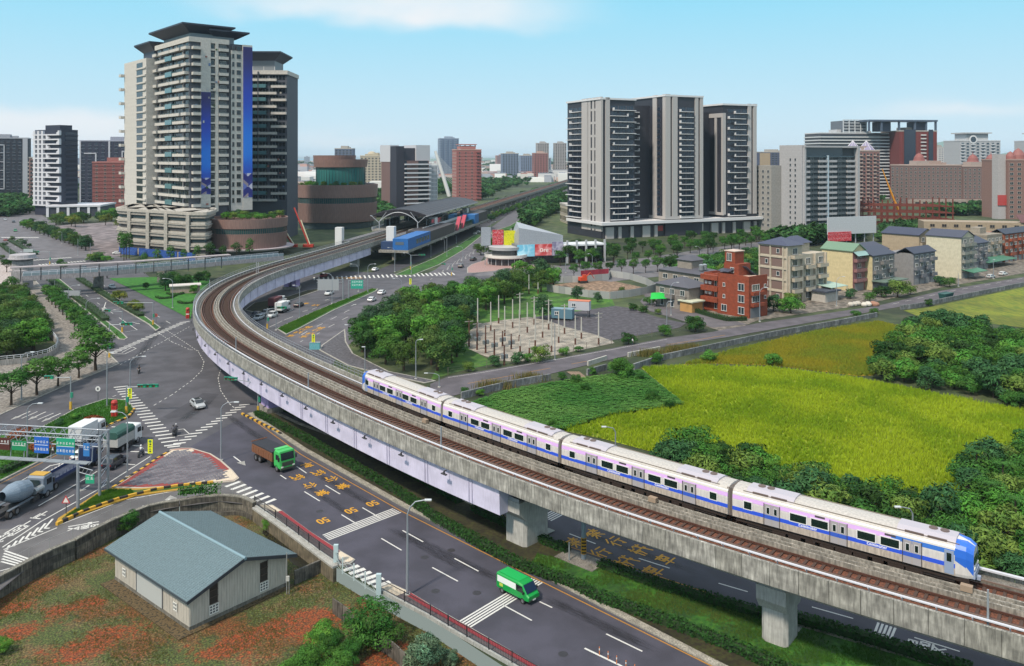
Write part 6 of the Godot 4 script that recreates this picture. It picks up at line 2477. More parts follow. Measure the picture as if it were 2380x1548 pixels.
	bx("panel",t,mat("white_board","b9bdc2",0.6,0.0,grain(0.85,0.03),Vector3.ONE/6.0),V(-22,7,0),V(30,8.5,0.5))
	bx("red_panel",t,mat("print_red"),V(-22,3.6,0.6),V(14,4.6,0.4))
	b=N()
	for k in 6:
		b.span(V(-21+k*5.6,0,-0.8),V(0.4,15,0.4))
	part("frame",b,pt("8d9196"),t)
	# green tarpaulin, carport, skip, roadside bits
	t=thing("tarpaulin","bright green tarpaulin stretched beside the low grey villa","tarpaulin",p("N",240,830))
	b=N()
	b.slab(V(-3.0,2.6,1),V(5.6,0.3,0.4),V(0.8,1.4,-3.0),V(0,0.05,0))
	part("sheet",b,pt("14a63c",0.6),t)
	b=N()
	for q in [[-2.8,0.9,2.6],[2.4,1.3,2.9],[-2.1,-1.8,3.9],[3.2,-1.4,4.2]]:
		b.rod(V(q[0],0,q[1]),V(q[0],q[2],q[1]),0.05)
	part("pole",b,pt("7d8286",0.5,0.3),t)
	t=thing("annex","small cream and ochre annex left of the orange house","annex",p("N",700,890))
	t.rotation.y=deg_to_rad(36.9)
	bx("wall",t,pt("a8814e",0.8),V(-2.5,0,-4.5),V(4.6,3.0,4.5))
	bx("roof",t,pt("b5b9a4",0.7),V(-3.0,3.0,-5),V(5.6,0.35,5.6))
	t=thing("carport","pale green carport right of the cream villa","carport",p("J",560,1480))
	t.rotation.y=deg_to_rad(36.9)
	b=N()
	b.slab(V(-4,4.0,3),V(9,0,0),V(0,0.6,-7),V(0,0.15,0))
	part("roof",b,pt("8fa79c",0.6),t)
	b=N()
	for q in [[-3.8,2.8],[4.6,2.8],[-3.8,-3.6],[4.6,-3.6]]:
		b.span(V(q[0],0,q[1]),V(0.15,4.2,0.15))
	part("post",b,pt("9aa0a0"),t)
	t=thing("skip","dark teal waste skip beside the country road","skip",p("P",935,262))
	t.rotation.y=deg_to_rad(36.9)
	b=N()
	var r0:=PackedVector3Array([V(-2.4,0.1,0.9),V(2.4,0.1,0.9),V(2.4,0.1,-0.9),V(-2.4,0.1,-0.9)])
	var r1:=PackedVector3Array([V(-2.8,1.9,1.1),V(2.8,1.9,1.1),V(2.8,1.9,-1.1),V(-2.8,1.9,-1.1)])
	b.loft([r0,r1])
	part("hull",b,pt("1f4a48",0.6),t)
	b=N()
	b.box(V(0,1.95,1.12),V(5.7,0.14,0.14))
	b.box(V(0,1.95,-1.12),V(5.7,0.14,0.14))
	part("rim",b,pt("2c5c58",0.5),t)
	# steps of white and brown rubble on the verge
	t=thing("rubble_heap","heap of white sacks and boards beside the road","heap",p("P",120,330))
	for k in 9:
		b=N()
		b.lathe([0.0,0.0,0.9,0.1,1.0,0.6,0.6,1.1,0.0,1.2],V(rng.randf_range(-5,5),0.1,rng.randf_range(-1.2,1.2)),9)
		part("sack",b,pt(["b9b4aa","a8a29a","8e6a58"][k % 3],0.9),t)

# ---------- foreground: shed, walls, fence, ditch ----------
func foreground() -> void:
	var b:=N()
	# the shed
	var a:=p("Z",440,1468,-1.5)                 # front corner
	var t:=thing("shed","cream ribbed metal shed with a blue grey tiled roof","shed",a)
	var dx:=(p("Z",664,1364,-1.5)-a)
	var wide:=11.2
	var deep:=15.6
	t.rotation.y=yaw(dx)
	var cream:=mat("shed_wall","b7b2a8",0.7,0.0,grain(0.9,0.02),V(0.3,0.04,0.3))
	b=N()
	b.span(V(0,0.45,-deep),V(wide,3.15,deep))
	b.loft([PackedVector3Array([V(0,3.6,-0.001),V(wide,3.6,-0.001),V(wide*0.5,5.15,-0.001)]),PackedVector3Array([V(0,3.6,-deep),V(wide,3.6,-deep),V(wide*0.5,5.15,-deep)])])
	var wall:=part("wall",b,cream,t)
	b=N()
	for k in 37:                                    # ribs of the sheeting
		var x:=0.15+k*0.303
		var top:=3.6+1.55*(1.0-absf(x-wide*0.5)/(wide*0.5))
		b.span(V(x-0.035,0.46,0),V(0.07,top-0.5,0.035))
	for k in 51:
		b.span(V(-0.035,0.46,-0.25-k*0.303),V(0.035,3.1,0.07))
	put("ribs",b.mesh(cream),wall)
	bx("plinth",t,wt("8b877d",0.5),V(-0.05,0.0,-deep-0.05),V(wide+0.1,0.44,deep+0.1))
	b=N()
	b.span(V(-1.5,-0.02,-deep-0.2),V(1.44,0.14,deep+0.9))
	b.span(V(-0.05,-0.02,0.06),V(wide+0.6,0.12,0.65))
	part("apron",b,mat("apron","8a7f66",0.95,0.0,noise("apron",0.03,["4c4a42","a3947a","b0a08a","6a6252"],[0.25,0.5,0.7,0.85],5),Vector3.ONE/6.0),t)
	bx("sliding_door",t,pt("a3a7a6",0.6),V(-0.06,0.46,-10.6),V(0.05,2.9,5.4))
	for z in [-10.7,-5.2]:
		bx("door_post",t,pt("4d5258",0.6),V(-0.1,0.46,z),V(0.09,3.0,0.12))
	for x in [2.6,8.4]:
		var w:=bx("louvre_window",t,pt("2a2420",0.7),V(x-0.45,1.75,0.0),V(0.9,2.0,0.045))
		b=N()
		for k in 4:
			b.span(V(x-0.47,1.72+k*0.66,0.046),V(0.94,0.05,0.05))
		put("slat",b.mesh(pt("4a4038",0.6)),w)
		var v:=bx("vent_grille",t,pt("3f4246",0.7),V(x-0.5,0.75,0.0),V(1.0,0.85,0.05))
		b=N()
		for k in 4:
			b.span(V(x-0.52+k*0.32,0.72,0.051),V(0.09,0.92,0.05))
			b.span(V(x-0.52,0.72+k*0.28,0.054),V(1.06,0.08,0.05))
		put("grille_bars",b.mesh(pt("d2d2cc",0.6)),v)
	for z in [-2.6,-13.4]:
		var v:=bx("vent_grille",t,pt("5b5e60",0.7),V(-0.05,1.2,z-0.35),V(0.05,0.8,0.7))
		b=N()
		for k in 3:
			b.span(V(-0.1,1.18,z-0.37+k*0.33),V(0.049,0.84,0.08))
			b.span(V(-0.103,1.18+k*0.37,z-0.37),V(0.049,0.08,0.74))
		put("grille_bars",b.mesh(pt("cfcfca",0.6)),v)
	# roof: stepped tile courses with raised ribs
	var rm:=mat("shed_roof","66797f",0.55,0.05,grain(0.86,0.02),Vector3.ONE/3.0)
	for s in [-1.0,1.0]:
		var eave:=V(wide*0.5+s*(wide*0.5+0.75),3.42,0.9)
		var ridge:=V(wide*0.5,5.35,0.9)
		var up:=(ridge-eave)
		var run:=V(0,0,-deep-1.8)
		b=N()
		b.slab(eave-V(0,0.02,0),up,run,V(0,0.1,0))
		var slope:=part("roof_slope",b,rm,t)
		b=N()
		var n:=30
		for k in n:
			var o:=eave+up*(float(k)/n)+V(0,0.085,0)
			b.slab(o,up/n,run,V(0,0.02,0))
			b.slab(o-up.normalized()*0.005,up/n*0.16,run,V(0,0.055,0))
		for k in 46:
			var o:=eave+run*((k+0.5)/46.0)+V(0,0.09,0)
			b.slab(o,up,V(0,0,0.045),V(0,0.045,0))
		stuff(put("tile_courses",b.mesh(rm),slope))
		b=N()
		b.slab(eave+V(0,-0.22,0.02),up,V(0,0,0.06),V(0,0.36,0))
		part("barge_board",b,pt("2f353c",0.5),t)
		b=N()
		b.slab(eave+V(-0.05,-0.12,0),V(0.1,0,0),run,V(0,0.2,0))
		part("gutter",b,pt("3b454c",0.5),t)
	b=N()
	b.tube(PackedVector3Array([V(wide*0.5,5.4,1.0),V(wide*0.5,5.4,-deep-1.0)]),[0.17],8)
	part("ridge_cap",b,pt("6f8790",0.5),t)
	# meter post beside the shed
	t=thing("meter_post","thin grey service post at the right corner of the shed","post",p("C",2285,825,-1.5))
	b=N()
	b.rod(V(0,0,0),V(0,4.4,0),0.06)
	b.rod(V(0.25,0,0),V(0.25,1.6,0),0.05)
	part("pole",b,pt("7a7c7a",0.6),t)
	bc("meter_box",t,pt("a5a6a2",0.6),V(0.12,1.7,0.08),V(0.35,0.5,0.18))
	# stone retaining wall round the field, in blocks
	t=thing("stone_wall","long stained stone retaining wall below the slip road","wall")
	var path:=pts("Z",[-20,1362,67,1315,115,1291,169,1269,215,1243,262,1219,303,1202,344,1187,380,1179,417,1174,464,1166,510,1162,540,1163,569,1167,596,1180])
	var n:=0
	for i in path.size()-1:
		var d:=path[i+1]-path[i]
		var side:=d.cross(Vector3.UP).normalized()
		var m:=maxi(1,int(d.length()/1.5))
		for k in m:
			for row in 3:
				b=N()
				var s:=path[i]+d*((k+0.02)/m)
				var e:=d*(0.96/m)
				b.slab(V(s.x,-1.55+row*0.74,s.z)+side*rng.randf_range(-0.02,0.02)+side*(0.1-row*0.05),e,side*0.5,V(0,0.72,0))
				part("stone_block",b,wt(["6f6a60","7b766a","625e56","847d70"][rng.randi() % 4],0.38),t)
		b=N()
		b.slab(V(path[i].x,0.68,path[i].z)-side*0.06,d,side*0.6,V(0,0.14,0))
		part("coping",b,wt("8d897e",0.55),t)
	b=N()
	for i in path.size()-1:
		var m:=maxi(1,int((path[i+1]-path[i]).length()/3.0))
		for k in m:
			var q:=path[i].lerp(path[i+1],float(k)/m)+V(0,0.8,0)
			b.rod(q,q+V(0,1.2,0),0.025,4)
		b.rod(path[i]+V(0,1.95,0),path[i+1]+V(0,1.95,0),0.012,4)
	part("wire_fence",b,pt("9a9c98",0.5,0.3),t)
	# low inner terrace along the wall
	t=thing("kerb_wall","low mossy kerb of stone at the foot of the retaining wall","wall")
	var low:=pts("C",[650,465,900,345,1180,255,1350,225,1900,190,2060,235],-1.5)
	for i in low.size()-1:
		b=N()
		b.bar(low[i]+V(0,0.25,0),low[i+1]+V(0,0.25,0),0.35,0.5)
		part("kerb_stone",b,wt("6d685e",0.4),t)
	# ditch beside the fence: retaining wall of the pavement and inner wall
	t=thing("ditch_wall","tall concrete wall of the ditch under the black fence","wall")
	var edge:=pts("Z",[594,1182,640,1214,694,1254,742,1290,782,1320])
	for i in edge.size()-1:
		b=N()
		b.slab(V(edge[i].x,-1.6,edge[i].z),edge[i+1]-edge[i],V(-0.3,0,0.3),V(0,1.66,0))
		part("wall_panel",b,wt("857b66",0.45),t)
		b=N()
		b.slab(V(edge[i].x,0.06,edge[i].z)+V(0.15,0,-0.15),edge[i+1]-edge[i],V(-0.5,0,0.5),V(0,0.22,0))
		part("coping",b,wt("a7a6a0",0.75),t)
	b=N()
	b.sheet(ground("Z",[612,1214,660,1252,752,1316,724,1334,680,1312,610,1240],-1.5),-1.46)
	part("ditch_water",b,mat("ditch","1d1e18",0.25),t)
	t=thing("grey_block_wall","short grey block wall across the field beside the shed","wall")
	var w0:=p("F",515,1370,-1.5)
	var w1:=p("F",795,1245,-1.5)
	for k in 12:
		for row in 3:
			b=N()
			var d:=(w1-w0)/12.0
			b.slab(w0+d*(k+(0.0 if row != 1 else 0.15))*0.985+V(0,row*0.5,0),d*0.97,d.cross(Vector3.UP).normalized()*0.25,V(0,0.48,0))
			part("block",b,wt(["77726a","6b675f","837e74"][rng.randi() % 3],0.45),t)
	t=thing("board_fence","weathered grey board wall behind the bushes at the bottom","fence")
	var bf:=pts("G",[275,870,400,960,500,1110,600,1130,760,1240,860,1330],-1.5)
	for i in bf.size()-1:
		var m:=maxi(1,int((bf[i+1]-bf[i]).length()/0.9))
		for k in m:
			b=N()
			var d:=(bf[i+1]-bf[i])/m
			b.slab(bf[i]+d*(k+0.03),d*0.94,d.cross(Vector3.UP).normalized()*0.12,V(0,1.5+rng.randf()*0.08,0))
			part("board",b,wt(["6d675e","5f5a52","7a746a"][rng.randi() % 3],0.45),t)
	# black railing along the red pavement, near and far stretch
	fence(pts("Z",[592,1178,640,1211,694,1250,742,1286,786,1316]),"black bar railing along the far stretch of red pavement")
	fence(pts("Z",[884,1376,940,1406,1000,1438,1085,1489,1190,1549,1250,1584]),"black bar railing along the near stretch of red pavement")
	var gate:=thing("wire_gate","pale wire fence panels across the field entrance","gate")
	var gp:=pts("G",[285,490,350,560,440,615,530,680,625,735])
	b=N()
	for i in gp.size()-1:
		for k in 3:
			b.rod(gp[i]+V(0,0.2+k*0.65,0),gp[i+1]+V(0,0.2+k*0.65,0),0.025,4)
		b.rod(gp[i]+V(0,0.2,0),gp[i+1]+V(0,1.5,0),0.02,4)
		b.rod(gp[i]+V(0,1.5,0),gp[i+1]+V(0,0.2,0),0.02,4)
	part("lattice",b,pt("9aa6a6",0.5,0.2),gate)
	for q in gp:
		bc("post",gate,pt("a5b4b6",0.5),q+V(0,0.9,0),V(0.12,1.8,0.12))
	for q in [[gp[0],2.4],[gp[4],2.4]]:
		bc("gate_pier",gate,pt("9fb2b6",0.6),q[0]+V(0.15,1.0,-0.1),V(0.5,q[1],0.35))

func fence(path: PackedVector3Array,label: String) -> void:
	var t:=thing("railing",label,"railing")
	var black:=pt("26262a",0.5)
	var pipe:=pt("3a3336",0.5)
	var b:=N()
	var bars:=N()
	for i in path.size()-1:
		var d:=path[i+1]-path[i]
		var side:=d.cross(Vector3.UP).normalized()
		var l:=d.length()
		b=N()
		b.slab(path[i]-side*0.15+V(0,0.0,0),d,side*0.3,V(0,0.34,0))
		part("base_wall",b,wt("a5a6a2",0.75),t)
		b=N()
		b.bar(path[i]+V(0,1.32,0),path[i+1]+V(0,1.32,0),0.06,0.05)
		b.bar(path[i]+V(0,0.48,0),path[i+1]+V(0,0.48,0),0.05,0.04)
		part("rail",b,black,t)
		var m:=maxi(1,int(l/2.4))
		for k in m:
			bc("post",t,black,path[i]+d*(float(k)/m)+V(0,0.86,0),V(0.1,1.1,0.1))
		var s:=0.15
		while s<l:
			bars.box(path[i]+d/l*s+V(0,0.9,0),V(0.03,0.85,0.03))
			s+=0.2
	stuff(part("bars",bars,black,t))

# ---------- yard of utility poles ----------
func pole_yard() -> void:
	var b:=N()
	var tall_one:=N()
	var conc:=pt("a5a39c",0.8)
	var rusty:=pt("54352a",0.8)
	var list:=[[255,785,435,0],[367,718,468,0],[435,653,410,0],[487,762,503,0],[555,690,445,0],[613,805,535,0],[617,625,388,1],[681,732,473,0],[740,662,420,1],[749,852,578,0],[812,775,515,0],[864,705,445,1],[889,900,618,0],[950,820,545,0],[1000,742,485,1],[1093,835,585,0],[1145,785,600,0],[1293,833,555,1],[695,400,232,0],[773,400,300,0],
		[181,855,620,2],[250,880,640,2],[323,908,668,2],[398,930,700,2],[483,1010,835,2],[468,850,715,2],[543,875,740,2],[619,903,760,0],[699,920,790,0]]
	var spots:=[]
	for q in list:
		var g:=p("E",q[0],q[1])
		spots.append(Vector2(g.x,g.z))
	var rank:=ranked(spots)
	for i in list.size():
		var q: Array=list[i]
		var h:=tall("E",q[0],q[1],q[2])
		var at:=p("E",q[0],q[1])
		var t:=thing("utility_pole",["plain concrete utility pole with a rusty foot","utility pole topped with crossarms","short rusty utility pole carrying grey transformers"][q[3]]+rank[i],"utility pole",at,0.5,"utility poles of the training yard")
		if i==18 or i==19:
			t.set_meta("label",["taller bare pole on the lawn behind the yard, left of the pair","shorter bare pole on the lawn behind the yard, right of the pair"][i-18])
		if i==17:
			t.set_meta("label","crossarm pole standing alone between gravel and dark asphalt")
		b=N()
		b.tube(PackedVector3Array([V(0,1.6,0),V(0,h,0)]),[0.2,0.13],7)
		part("shaft",b,conc if q[3] != 2 else rusty,t)
		b=N()
		b.tube(PackedVector3Array([V(0,0,0),V(0,1.6,0)]),[0.23,0.205],7)
		part("foot",b,rusty,t)
		if q[3]>=1:
			b=N()
			b.box(V(0,h-0.4,0),V(2.2,0.14,0.14))
			if q[3]==1:
				b.box(V(0,h-1.3,0),V(1.8,0.12,0.12))
			part("crossarm",b,pt("8f8b84",0.7),t)
		if q[3]==2:
			b=N()
			for k in 2:
				b.lathe([0.0,0.0,0.32,0.0,0.34,0.9,0.1,1.0],V(0.5-k*1.0,h*0.33,0.1),10)
			part("transformer",b,pt("6f7578",0.5,0.2),t)
	# containers
	for q in [[985,605,0.0,"4f7080","blue grey container cabin on a trailer in the yard",0.5],[1130,570,0.0,"a7a9b0","pale cabin with an orange roof raised on posts in the yard",2.0]]:
		var t:=thing("container_cabin",q[4],"cabin",p("E",q[0],q[1]+(25 if q[5]>1.0 else 15)),deg_to_rad(-18))
		bc("body",t,pt(q[3],0.6),V(0,q[5]+1.3,0),V(6.0,2.5,2.5))
		b=N()
		for k in 18:
			b.box(V(-2.9+k*0.34,q[5]+1.3,1.27),V(0.12,2.3,0.05))
		part("ribs",b,pt(q[3],0.6),t)
		put("window",window_mesh(1.0,0.9,pt("c9c9c9"),glass("2c3a44"),1),t,mv(-1.4,q[5]+1.5,1.3))
		bc("roof",t,pt("b5694a" if q[5]>1.0 else "6d8794",0.6),V(0,q[5]+2.62,0),V(6.1,0.12,2.6))
		b=N()
		for k in [-2.6,2.6]:
			for e in [-1.0,1.0]:
				b.box(V(k,q[5]*0.5,e),V(0.2,q[5],0.2))
		part("leg",b,pt("3c3e42"),t)
	# hoarding round the building site, red panels
	var hoard:=thing("site_hoarding","grey metal hoarding round the bare building site","hoarding")
	var hp:=pts("E",[850,375,900,385,1005,400,1210,430,1390,445,1560,425,1700,400,1790,370])
	var hq:=pts("E",[1790,372,1700,320,1560,275,1390,250,1380,280,1140,300,915,305])
	for set_ in [hp,hq]:
		for i in set_.size()-1:
			var d: Vector3=set_[i+1]-set_[i]
			var m:=maxi(1,int(d.length()/2.5))
			for k in m:
				b=N()
				b.slab(set_[i]+d*(float(k)/m),d*(0.97/m),d.cross(Vector3.UP).normalized()*0.08,V(0,2.4,0))
				part("panel",b,pt(["9a9c9c","a3a4a2","8f9292"][rng.randi() % 3],0.6,0.2),hoard)
	for q in [[1140,285,1380,265,3.6,"long red steel hoarding panel at the building site"],[852,315,912,312,3.4,"short red steel hoarding panel by the wood"]]:
		var t:=thing("red_hoarding",q[5],"hoarding")
		var a:=p("E",q[0],q[1])
		var c:=p("E",q[2],q[3])
		for k in 8:
			b=N()
			b.slab(a.lerp(c,k/8.0),(c-a)*0.122,V(0,0,-0.15),V(0,q[4],0))
			part("panel",b,pt(["8a2434","93283a","832031"][k % 3],0.6),t)
	var ex:=thing("excavator","small orange excavator beside the red hoarding","excavator",p("E",1160,306),0.4)
	b=N()
	b.box(V(0,0.5,0.8),V(3.0,0.8,0.5))
	b.box(V(0,0.5,-0.8),V(3.0,0.8,0.5))
	part("track",b,pt("2b2b2b"),ex)
	b=N()
	b.box(V(-0.2,1.6,0),V(2.6,1.3,2.0))
	b.box(V(0.3,2.5,0.4),V(1.2,1.1,1.0))
	part("body",b,pt("b8401e",0.5),ex)
	b=N()
	b.tube(PackedVector3Array([V(1,1.8,-0.3),V(3.0,3.6,-0.3),V(4.6,1.4,-0.3)]),[0.22,0.2,0.14],5)
	part("arm",b,pt("b8401e",0.5),ex)
	# wire fence and posts along the country road
	var wf:=thing("wire_fence","thin post and wire fence between the pole yard and the road","fence")
	var fp:=pts("E",[0,1095,180,1065,480,1010,700,970,960,915,1300,850,1500,810,1750,770,2000,730])
	for i in fp.size()-1:
		var d:=fp[i+1]-fp[i]
		var m:=maxi(1,int(d.length()/3.5))
		for k in m:
			bc("post",wf,pt("5d564e",0.8),fp[i]+d*(float(k)/m)+V(0,0.8,0),V(0.1,1.6,0.1))
		b=N()
		for y in [0.5,1.0,1.5]:
			b.bar(fp[i]+V(0,y,0),fp[i+1]+V(0,y,0),0.02,0.02)
		part("wire",b,pt("77756f",0.5,0.3),wf)
	# canal wall on the rice side of the road
	var cw:=thing("canal_wall","pale stone canal wall between the country road and the rice","wall")
	var cp:=pts("Q",[130,420,330,370,560,315,800,270,960,245])
	var cq:=pts("Q",[1300,200,1420,165,1480,150])
	var cr:=pts("Z",[1475,860,1540,838,1660,812,1800,782,1950,755,2040,737])
	var cs:=pts("P",[480,370,640,352,940,290,1300,215,1720,130])
	for set_ in [cp,cq,cr,cs]:
		for i in set_.size()-1:
			var d: Vector3=set_[i+1]-set_[i]
			var m:=maxi(1,int(d.length()/2.0))
			for k in m:
				b=N()
				b.slab(set_[i]+d*(float(k)/m),d*(0.97/m),d.cross(Vector3.UP).normalized()*-0.4,V(0,1.3,0))
				part("stone_panel",b,wt(["868a8c","939698","7c8082"][rng.randi() % 3],0.5),cw)
	var kb:=thing("parapet_beam","white concrete parapet beam beside the country road","parapet")
	for q in [["E",1545,940,1820,885],["E",1200,1015,1360,965]]:
		b=N()
		b.bar(p(q[0],q[1],q[2])+V(0,0.5,0),p(q[0],q[3],q[4])+V(0,0.5,0),0.4,1.0)
		part("beam",b,wt("b3b1aa",0.75),kb)
	b=N()
	b.sheet(ground("Q",[1100,165,1220,165,1450,345,1390,355,1250,260]),0.085)
	struct("path",b,mat("dirt_path","87725f",0.95,0.0,grain(0.7,0.03),Vector3.ONE/8.0),"brown dirt path down into the weeds")

# ---------- lamps, signals, signs ----------
func lamp(sheet: String,x: float,y: float,ytop: float,ax: float,ay: float,label: String,r:=0.09) -> void:
	var at:=p(sheet,x,y)
	var h:=tall(sheet,x,y,ytop)
	var t:=thing("street_lamp",label,"street lamp",at,0.0,"grey street lamps")
	var grey:=pt("8d949c",0.45,0.4)
	var b:=N()
	var sx: float=SHEET[sheet][2]
	var reach:=(ax-x)*sx*-at.z/FOCUS
	var rise:=(ytop-ay)*sx*-at.z/FOCUS
	b.tube(PackedVector3Array([V(0,0,0),V(0,h*0.5,0),V(0,h,0)]),[r*1.5,r*1.15,r*0.8],7)
	part("pole",b,grey,t)
	bc("base",t,pt("a8a6a0",0.8),V(0,0.12,0),V(0.5,0.24,0.5))
	if absf(reach)>0.1:
		b=N()
		b.tube(PackedVector3Array([V(0,h-0.02,0),V(reach*0.12,h+rise*0.45,0),V(reach*0.4,h+rise*0.85,0),V(reach,h+rise,0)]),[r*0.8,r*0.7,r*0.6,r*0.5],6)
		part("arm",b,grey,t)
		bc("lamp_head",t,pt("b9bdc0",0.4),V(reach*1.04,h+rise-0.04,0),V(maxf(0.7,absf(reach)*0.22),0.13,0.3))

func signal_pole(at: Vector3,h: float,arm: Vector3,heads: int,label: String,head_at:=1.0) -> void:
	var t:=thing("traffic_signal",label,"traffic light",at)
	var grey:=pt("8f979c",0.45,0.4)
	var teal:=pt("1f7a62",0.5)
	var b:=N()
	b.tube(PackedVector3Array([Vector3.ZERO,V(0,h,0)]),[0.14,0.1],7)
	part("pole",b,grey,t)
	b=N()
	b.tube(PackedVector3Array([V(0,h-0.2,0),V(0,h-0.1,0)+arm]),[0.08,0.05],6)
	part("arm",b,grey,t)
	for k in heads:
		var o:=V(0,h-0.1,0)+arm*(head_at-0.25*k/maxf(1.0,arm.length()/4.0))
		b=N()
		b.box(o,V(1.5,0.46,0.3))
		b.box(o+V(0,0.32,0.12),V(1.6,0.06,0.4))
		var hd:=part("signal_head",b,teal,t)
		for e in 3:
			b=N()
			b.lathe([0.0,0.0,0.17,0.0,0.17,0.04,0.0,0.05],o+V(-0.48+e*0.48,0,0.15),10,Basis(Vector3.RIGHT,PI/2))
			put("lens",b.mesh(pt(["5a1512","6a4a10","13a06a"][e],0.3)),hd)
	bc("pedestrian_signal",t,teal,V(0.25,2.6,0.1),V(0.4,0.9,0.3))
	bc("striped_foot",t,mat("striped_foot","b5912e",0.7),V(0,0.7,0),V(0.34,1.4,0.34))

func yellow_sign(sheet: String,x: float,y: float,y0: float,y1: float,label: String) -> void:
	var at:=p(sheet,x,y)
	var t:=thing("yellow_sign",label,"sign",at)
	var top:=tall(sheet,x,y,y0)
	var low:=tall(sheet,x,y,y1)
	var b:=N()
	b.rod(V(0,0,-0.06),V(0,top,-0.06),0.06)
	part("pole",b,pt("9aa0a2",0.5,0.3),t)
	bx("panel",t,pt("d6dc1c",0.5),V(-0.36,low,0),V(0.72,top-low,0.06))
	b=N()
	for k in 4:
		glyph(b,["slow","go","stop","car"][k],V(0,lerpf(top,low,0.34+k*0.17),0.065),V(0.34,0,0),V(0,(top-low)*0.11,0),0.04,V(0,0,0.01))
	part("characters",b,pt("3a4a52",0.6),t)
	b=N()
	b.lathe([0.0,0.0,0.2,0.0,0.2,0.02,0.0,0.02],V(0,lerpf(top,low,0.13),0.065),12,Basis(Vector3.RIGHT,PI/2))
	part("emblem",b,pt("3f7a4a",0.6),t)

func street_furniture() -> void:
	var b:=N()
	lamp("Z",947,1385,1195,993,1161,"tall single arm street lamp on the near red pavement",0.11)
	lamp("B",1865,650,205,1990,150,"street lamp at the right corner of the paved island")
	lamp("B",1075,792,290,960,232,"street lamp at the left edge of the paved island")
	lamp("B",230,665,222,335,160,"street lamp on the grass island behind the sign gantry")
	lamp("A",195,1310,930,290,868,"street lamp on the paved walk among the street trees")
	lamp("A",970,1370,890,1010,872,"plain lamp post at the tip of the grass island")
	lamp("A",1180,1290,970,1300,908,"street lamp beside the zebra crossing and yellow sign")
	lamp("A",1566,472,232,1488,202,"street lamp on the park lawn")
	lamp("A",780,552,430,890,382,"street lamp in the hedge of the boulevard, near one")
	lamp("A",622,432,300,712,262,"street lamp in the hedge of the boulevard, by the footbridge")
	lamp("A",436,356,190,436,190,"thin pole beside the side lane, left of a pair")
	lamp("A",496,356,225,496,225,"thin pole beside the side lane, right of a pair")
	lamp("D",945,600,355,898,318,"street lamp on the long grass median, middle one")
	lamp("D",747,700,485,822,433,"street lamp on the grass median beside the queueing cars")
	lamp("D",1440,820,690,1343,652,"street lamp at the left edge of the wood")
	lamp("D",1928,1115,800,1972,775,"tall street lamp in front of the wood behind the train")
	lamp("D",2125,1185,1085,2018,1060,"street lamp beside the country road behind the train")
	lamp("D",1498,1060,845,1486,838,"thin pole just above the tail of the train")
	lamp("D",1522,382,165,1580,138,"street lamp at the far tip of the grass median")
	lamp("D",1808,390,290,1745,260,"street lamp at the corner near the yellow banner")
	lamp("D",1442,372,170,1383,138,"street lamp in the crossing before the station")
	lamp("D",1220,475,245,1150,215,"street lamp beside the pale overhead sign")
	lamp("D",1750,208,30,1698,0,"street lamp under the corner of the station")
	lamp("D",1890,222,80,1830,45,"street lamp on the station median, nearest")
	lamp("M",1470,1262,1055,1420,1035,"street lamp on the station median, second")
	lamp("M",1760,1250,900,1745,895,"street lamp on the station median, third")
	lamp("M",2050,1452,1100,1955,1065,"street lamp on the right verge of the avenue by the station")
	lamp("M",1715,1165,960,1660,930,"street lamp under the station edge")
	lamp("M",1930,1010,880,1870,850,"street lamp under the far end of the station")
	lamp("K",275,1060,730,200,682,"street lamp on the pink pavement by the round shop")
	lamp("K",970,1110,980,900,930,"street lamp in front of the round shop")
	lamp("K",2145,1080,900,2080,850,"street lamp on the cross street right of the shop")
	lamp("K",1680,1190,920,1680,920,"plain pole on the lawn before the arcade")
	lamp("K",375,500,325,450,290,"street lamp far up the avenue, nearer one")
	lamp("K",980,250,60,985,55,"street lamp far up the avenue, farther one")
	lamp("N",1452,1005,650,1532,588,"street lamp in front of the orange house")
	lamp("N",375,930,580,455,525,"street lamp in front of the low grey villa")
	lamp("N",325,1050,790,372,755,"street lamp at the corner of the dark yard")
	lamp("N",728,250,120,680,88,"street lamp among the trees of the cross street")
	lamp("E",917,968,650,917,650,"plain pale pole at the roadside before the gravel yard")
	lamp("J",608,1540,1345,662,1305,"street lamp before the cream row houses")
	lamp("J",1845,1325,1185,1850,1172,"street lamp by the long green carport")
	lamp("J",1568,1385,1280,1568,1275,"short pale pole beside the blank cream house")
	lamp("L",160,1050,840,265,800,"street lamp at the far crossing, left one")
	lamp("L",275,1105,915,362,880,"street lamp at the far crossing, middle one")
	lamp("L",480,1100,960,400,975,"street lamp at the far crossing, right one")
	lamp("L",1345,950,660,1345,655,"pole at the corner of the bare lot, left one")
	lamp("L",1560,960,735,1560,730,"pole at the corner of the bare lot, right one")
	lamp("L",1070,745,555,1020,540,"street lamp in the tree row by the bare lot, near one")
	lamp("L",725,590,430,755,450,"street lamp in the tree row by the bare lot, far one")
	var q1:=V(12.4,0,-108.7)
	for q in [[V(13.4,0,-108.7),"lamp beyond the train, nearer the middle"],[V(40.0,0,-83.8),"lamp beyond the train, nearer the right edge"]]:
		var t:=thing("street_lamp","grey street "+q[1],"street lamp",q[0],0.0,"grey street lamps")
		b=N()
		b.tube(PackedVector3Array([Vector3.ZERO,V(0,9.4,0),V(-0.3,9.9,0),V(-1.3,10.1,0)]),[0.13,0.08,0.06,0.05],7)
		part("pole",b,pt("8d949c",0.45,0.4),t)
		bc("lamp_head",t,pt("b9bdc0",0.4),V(-1.5,10.08,0),V(0.6,0.12,0.28))
	# pole with black and yellow foot beside the near pier
	var sp:=thing("mast","grey steel mast with a striped foot in the median behind the near pier","mast",p("H",432,600))
	b=N()
	b.tube(PackedVector3Array([Vector3.ZERO,V(0,6.2,0)]),[0.3,0.24],10)
	part("pole",b,pt("8b98a4",0.45,0.4),sp)
	b=N()
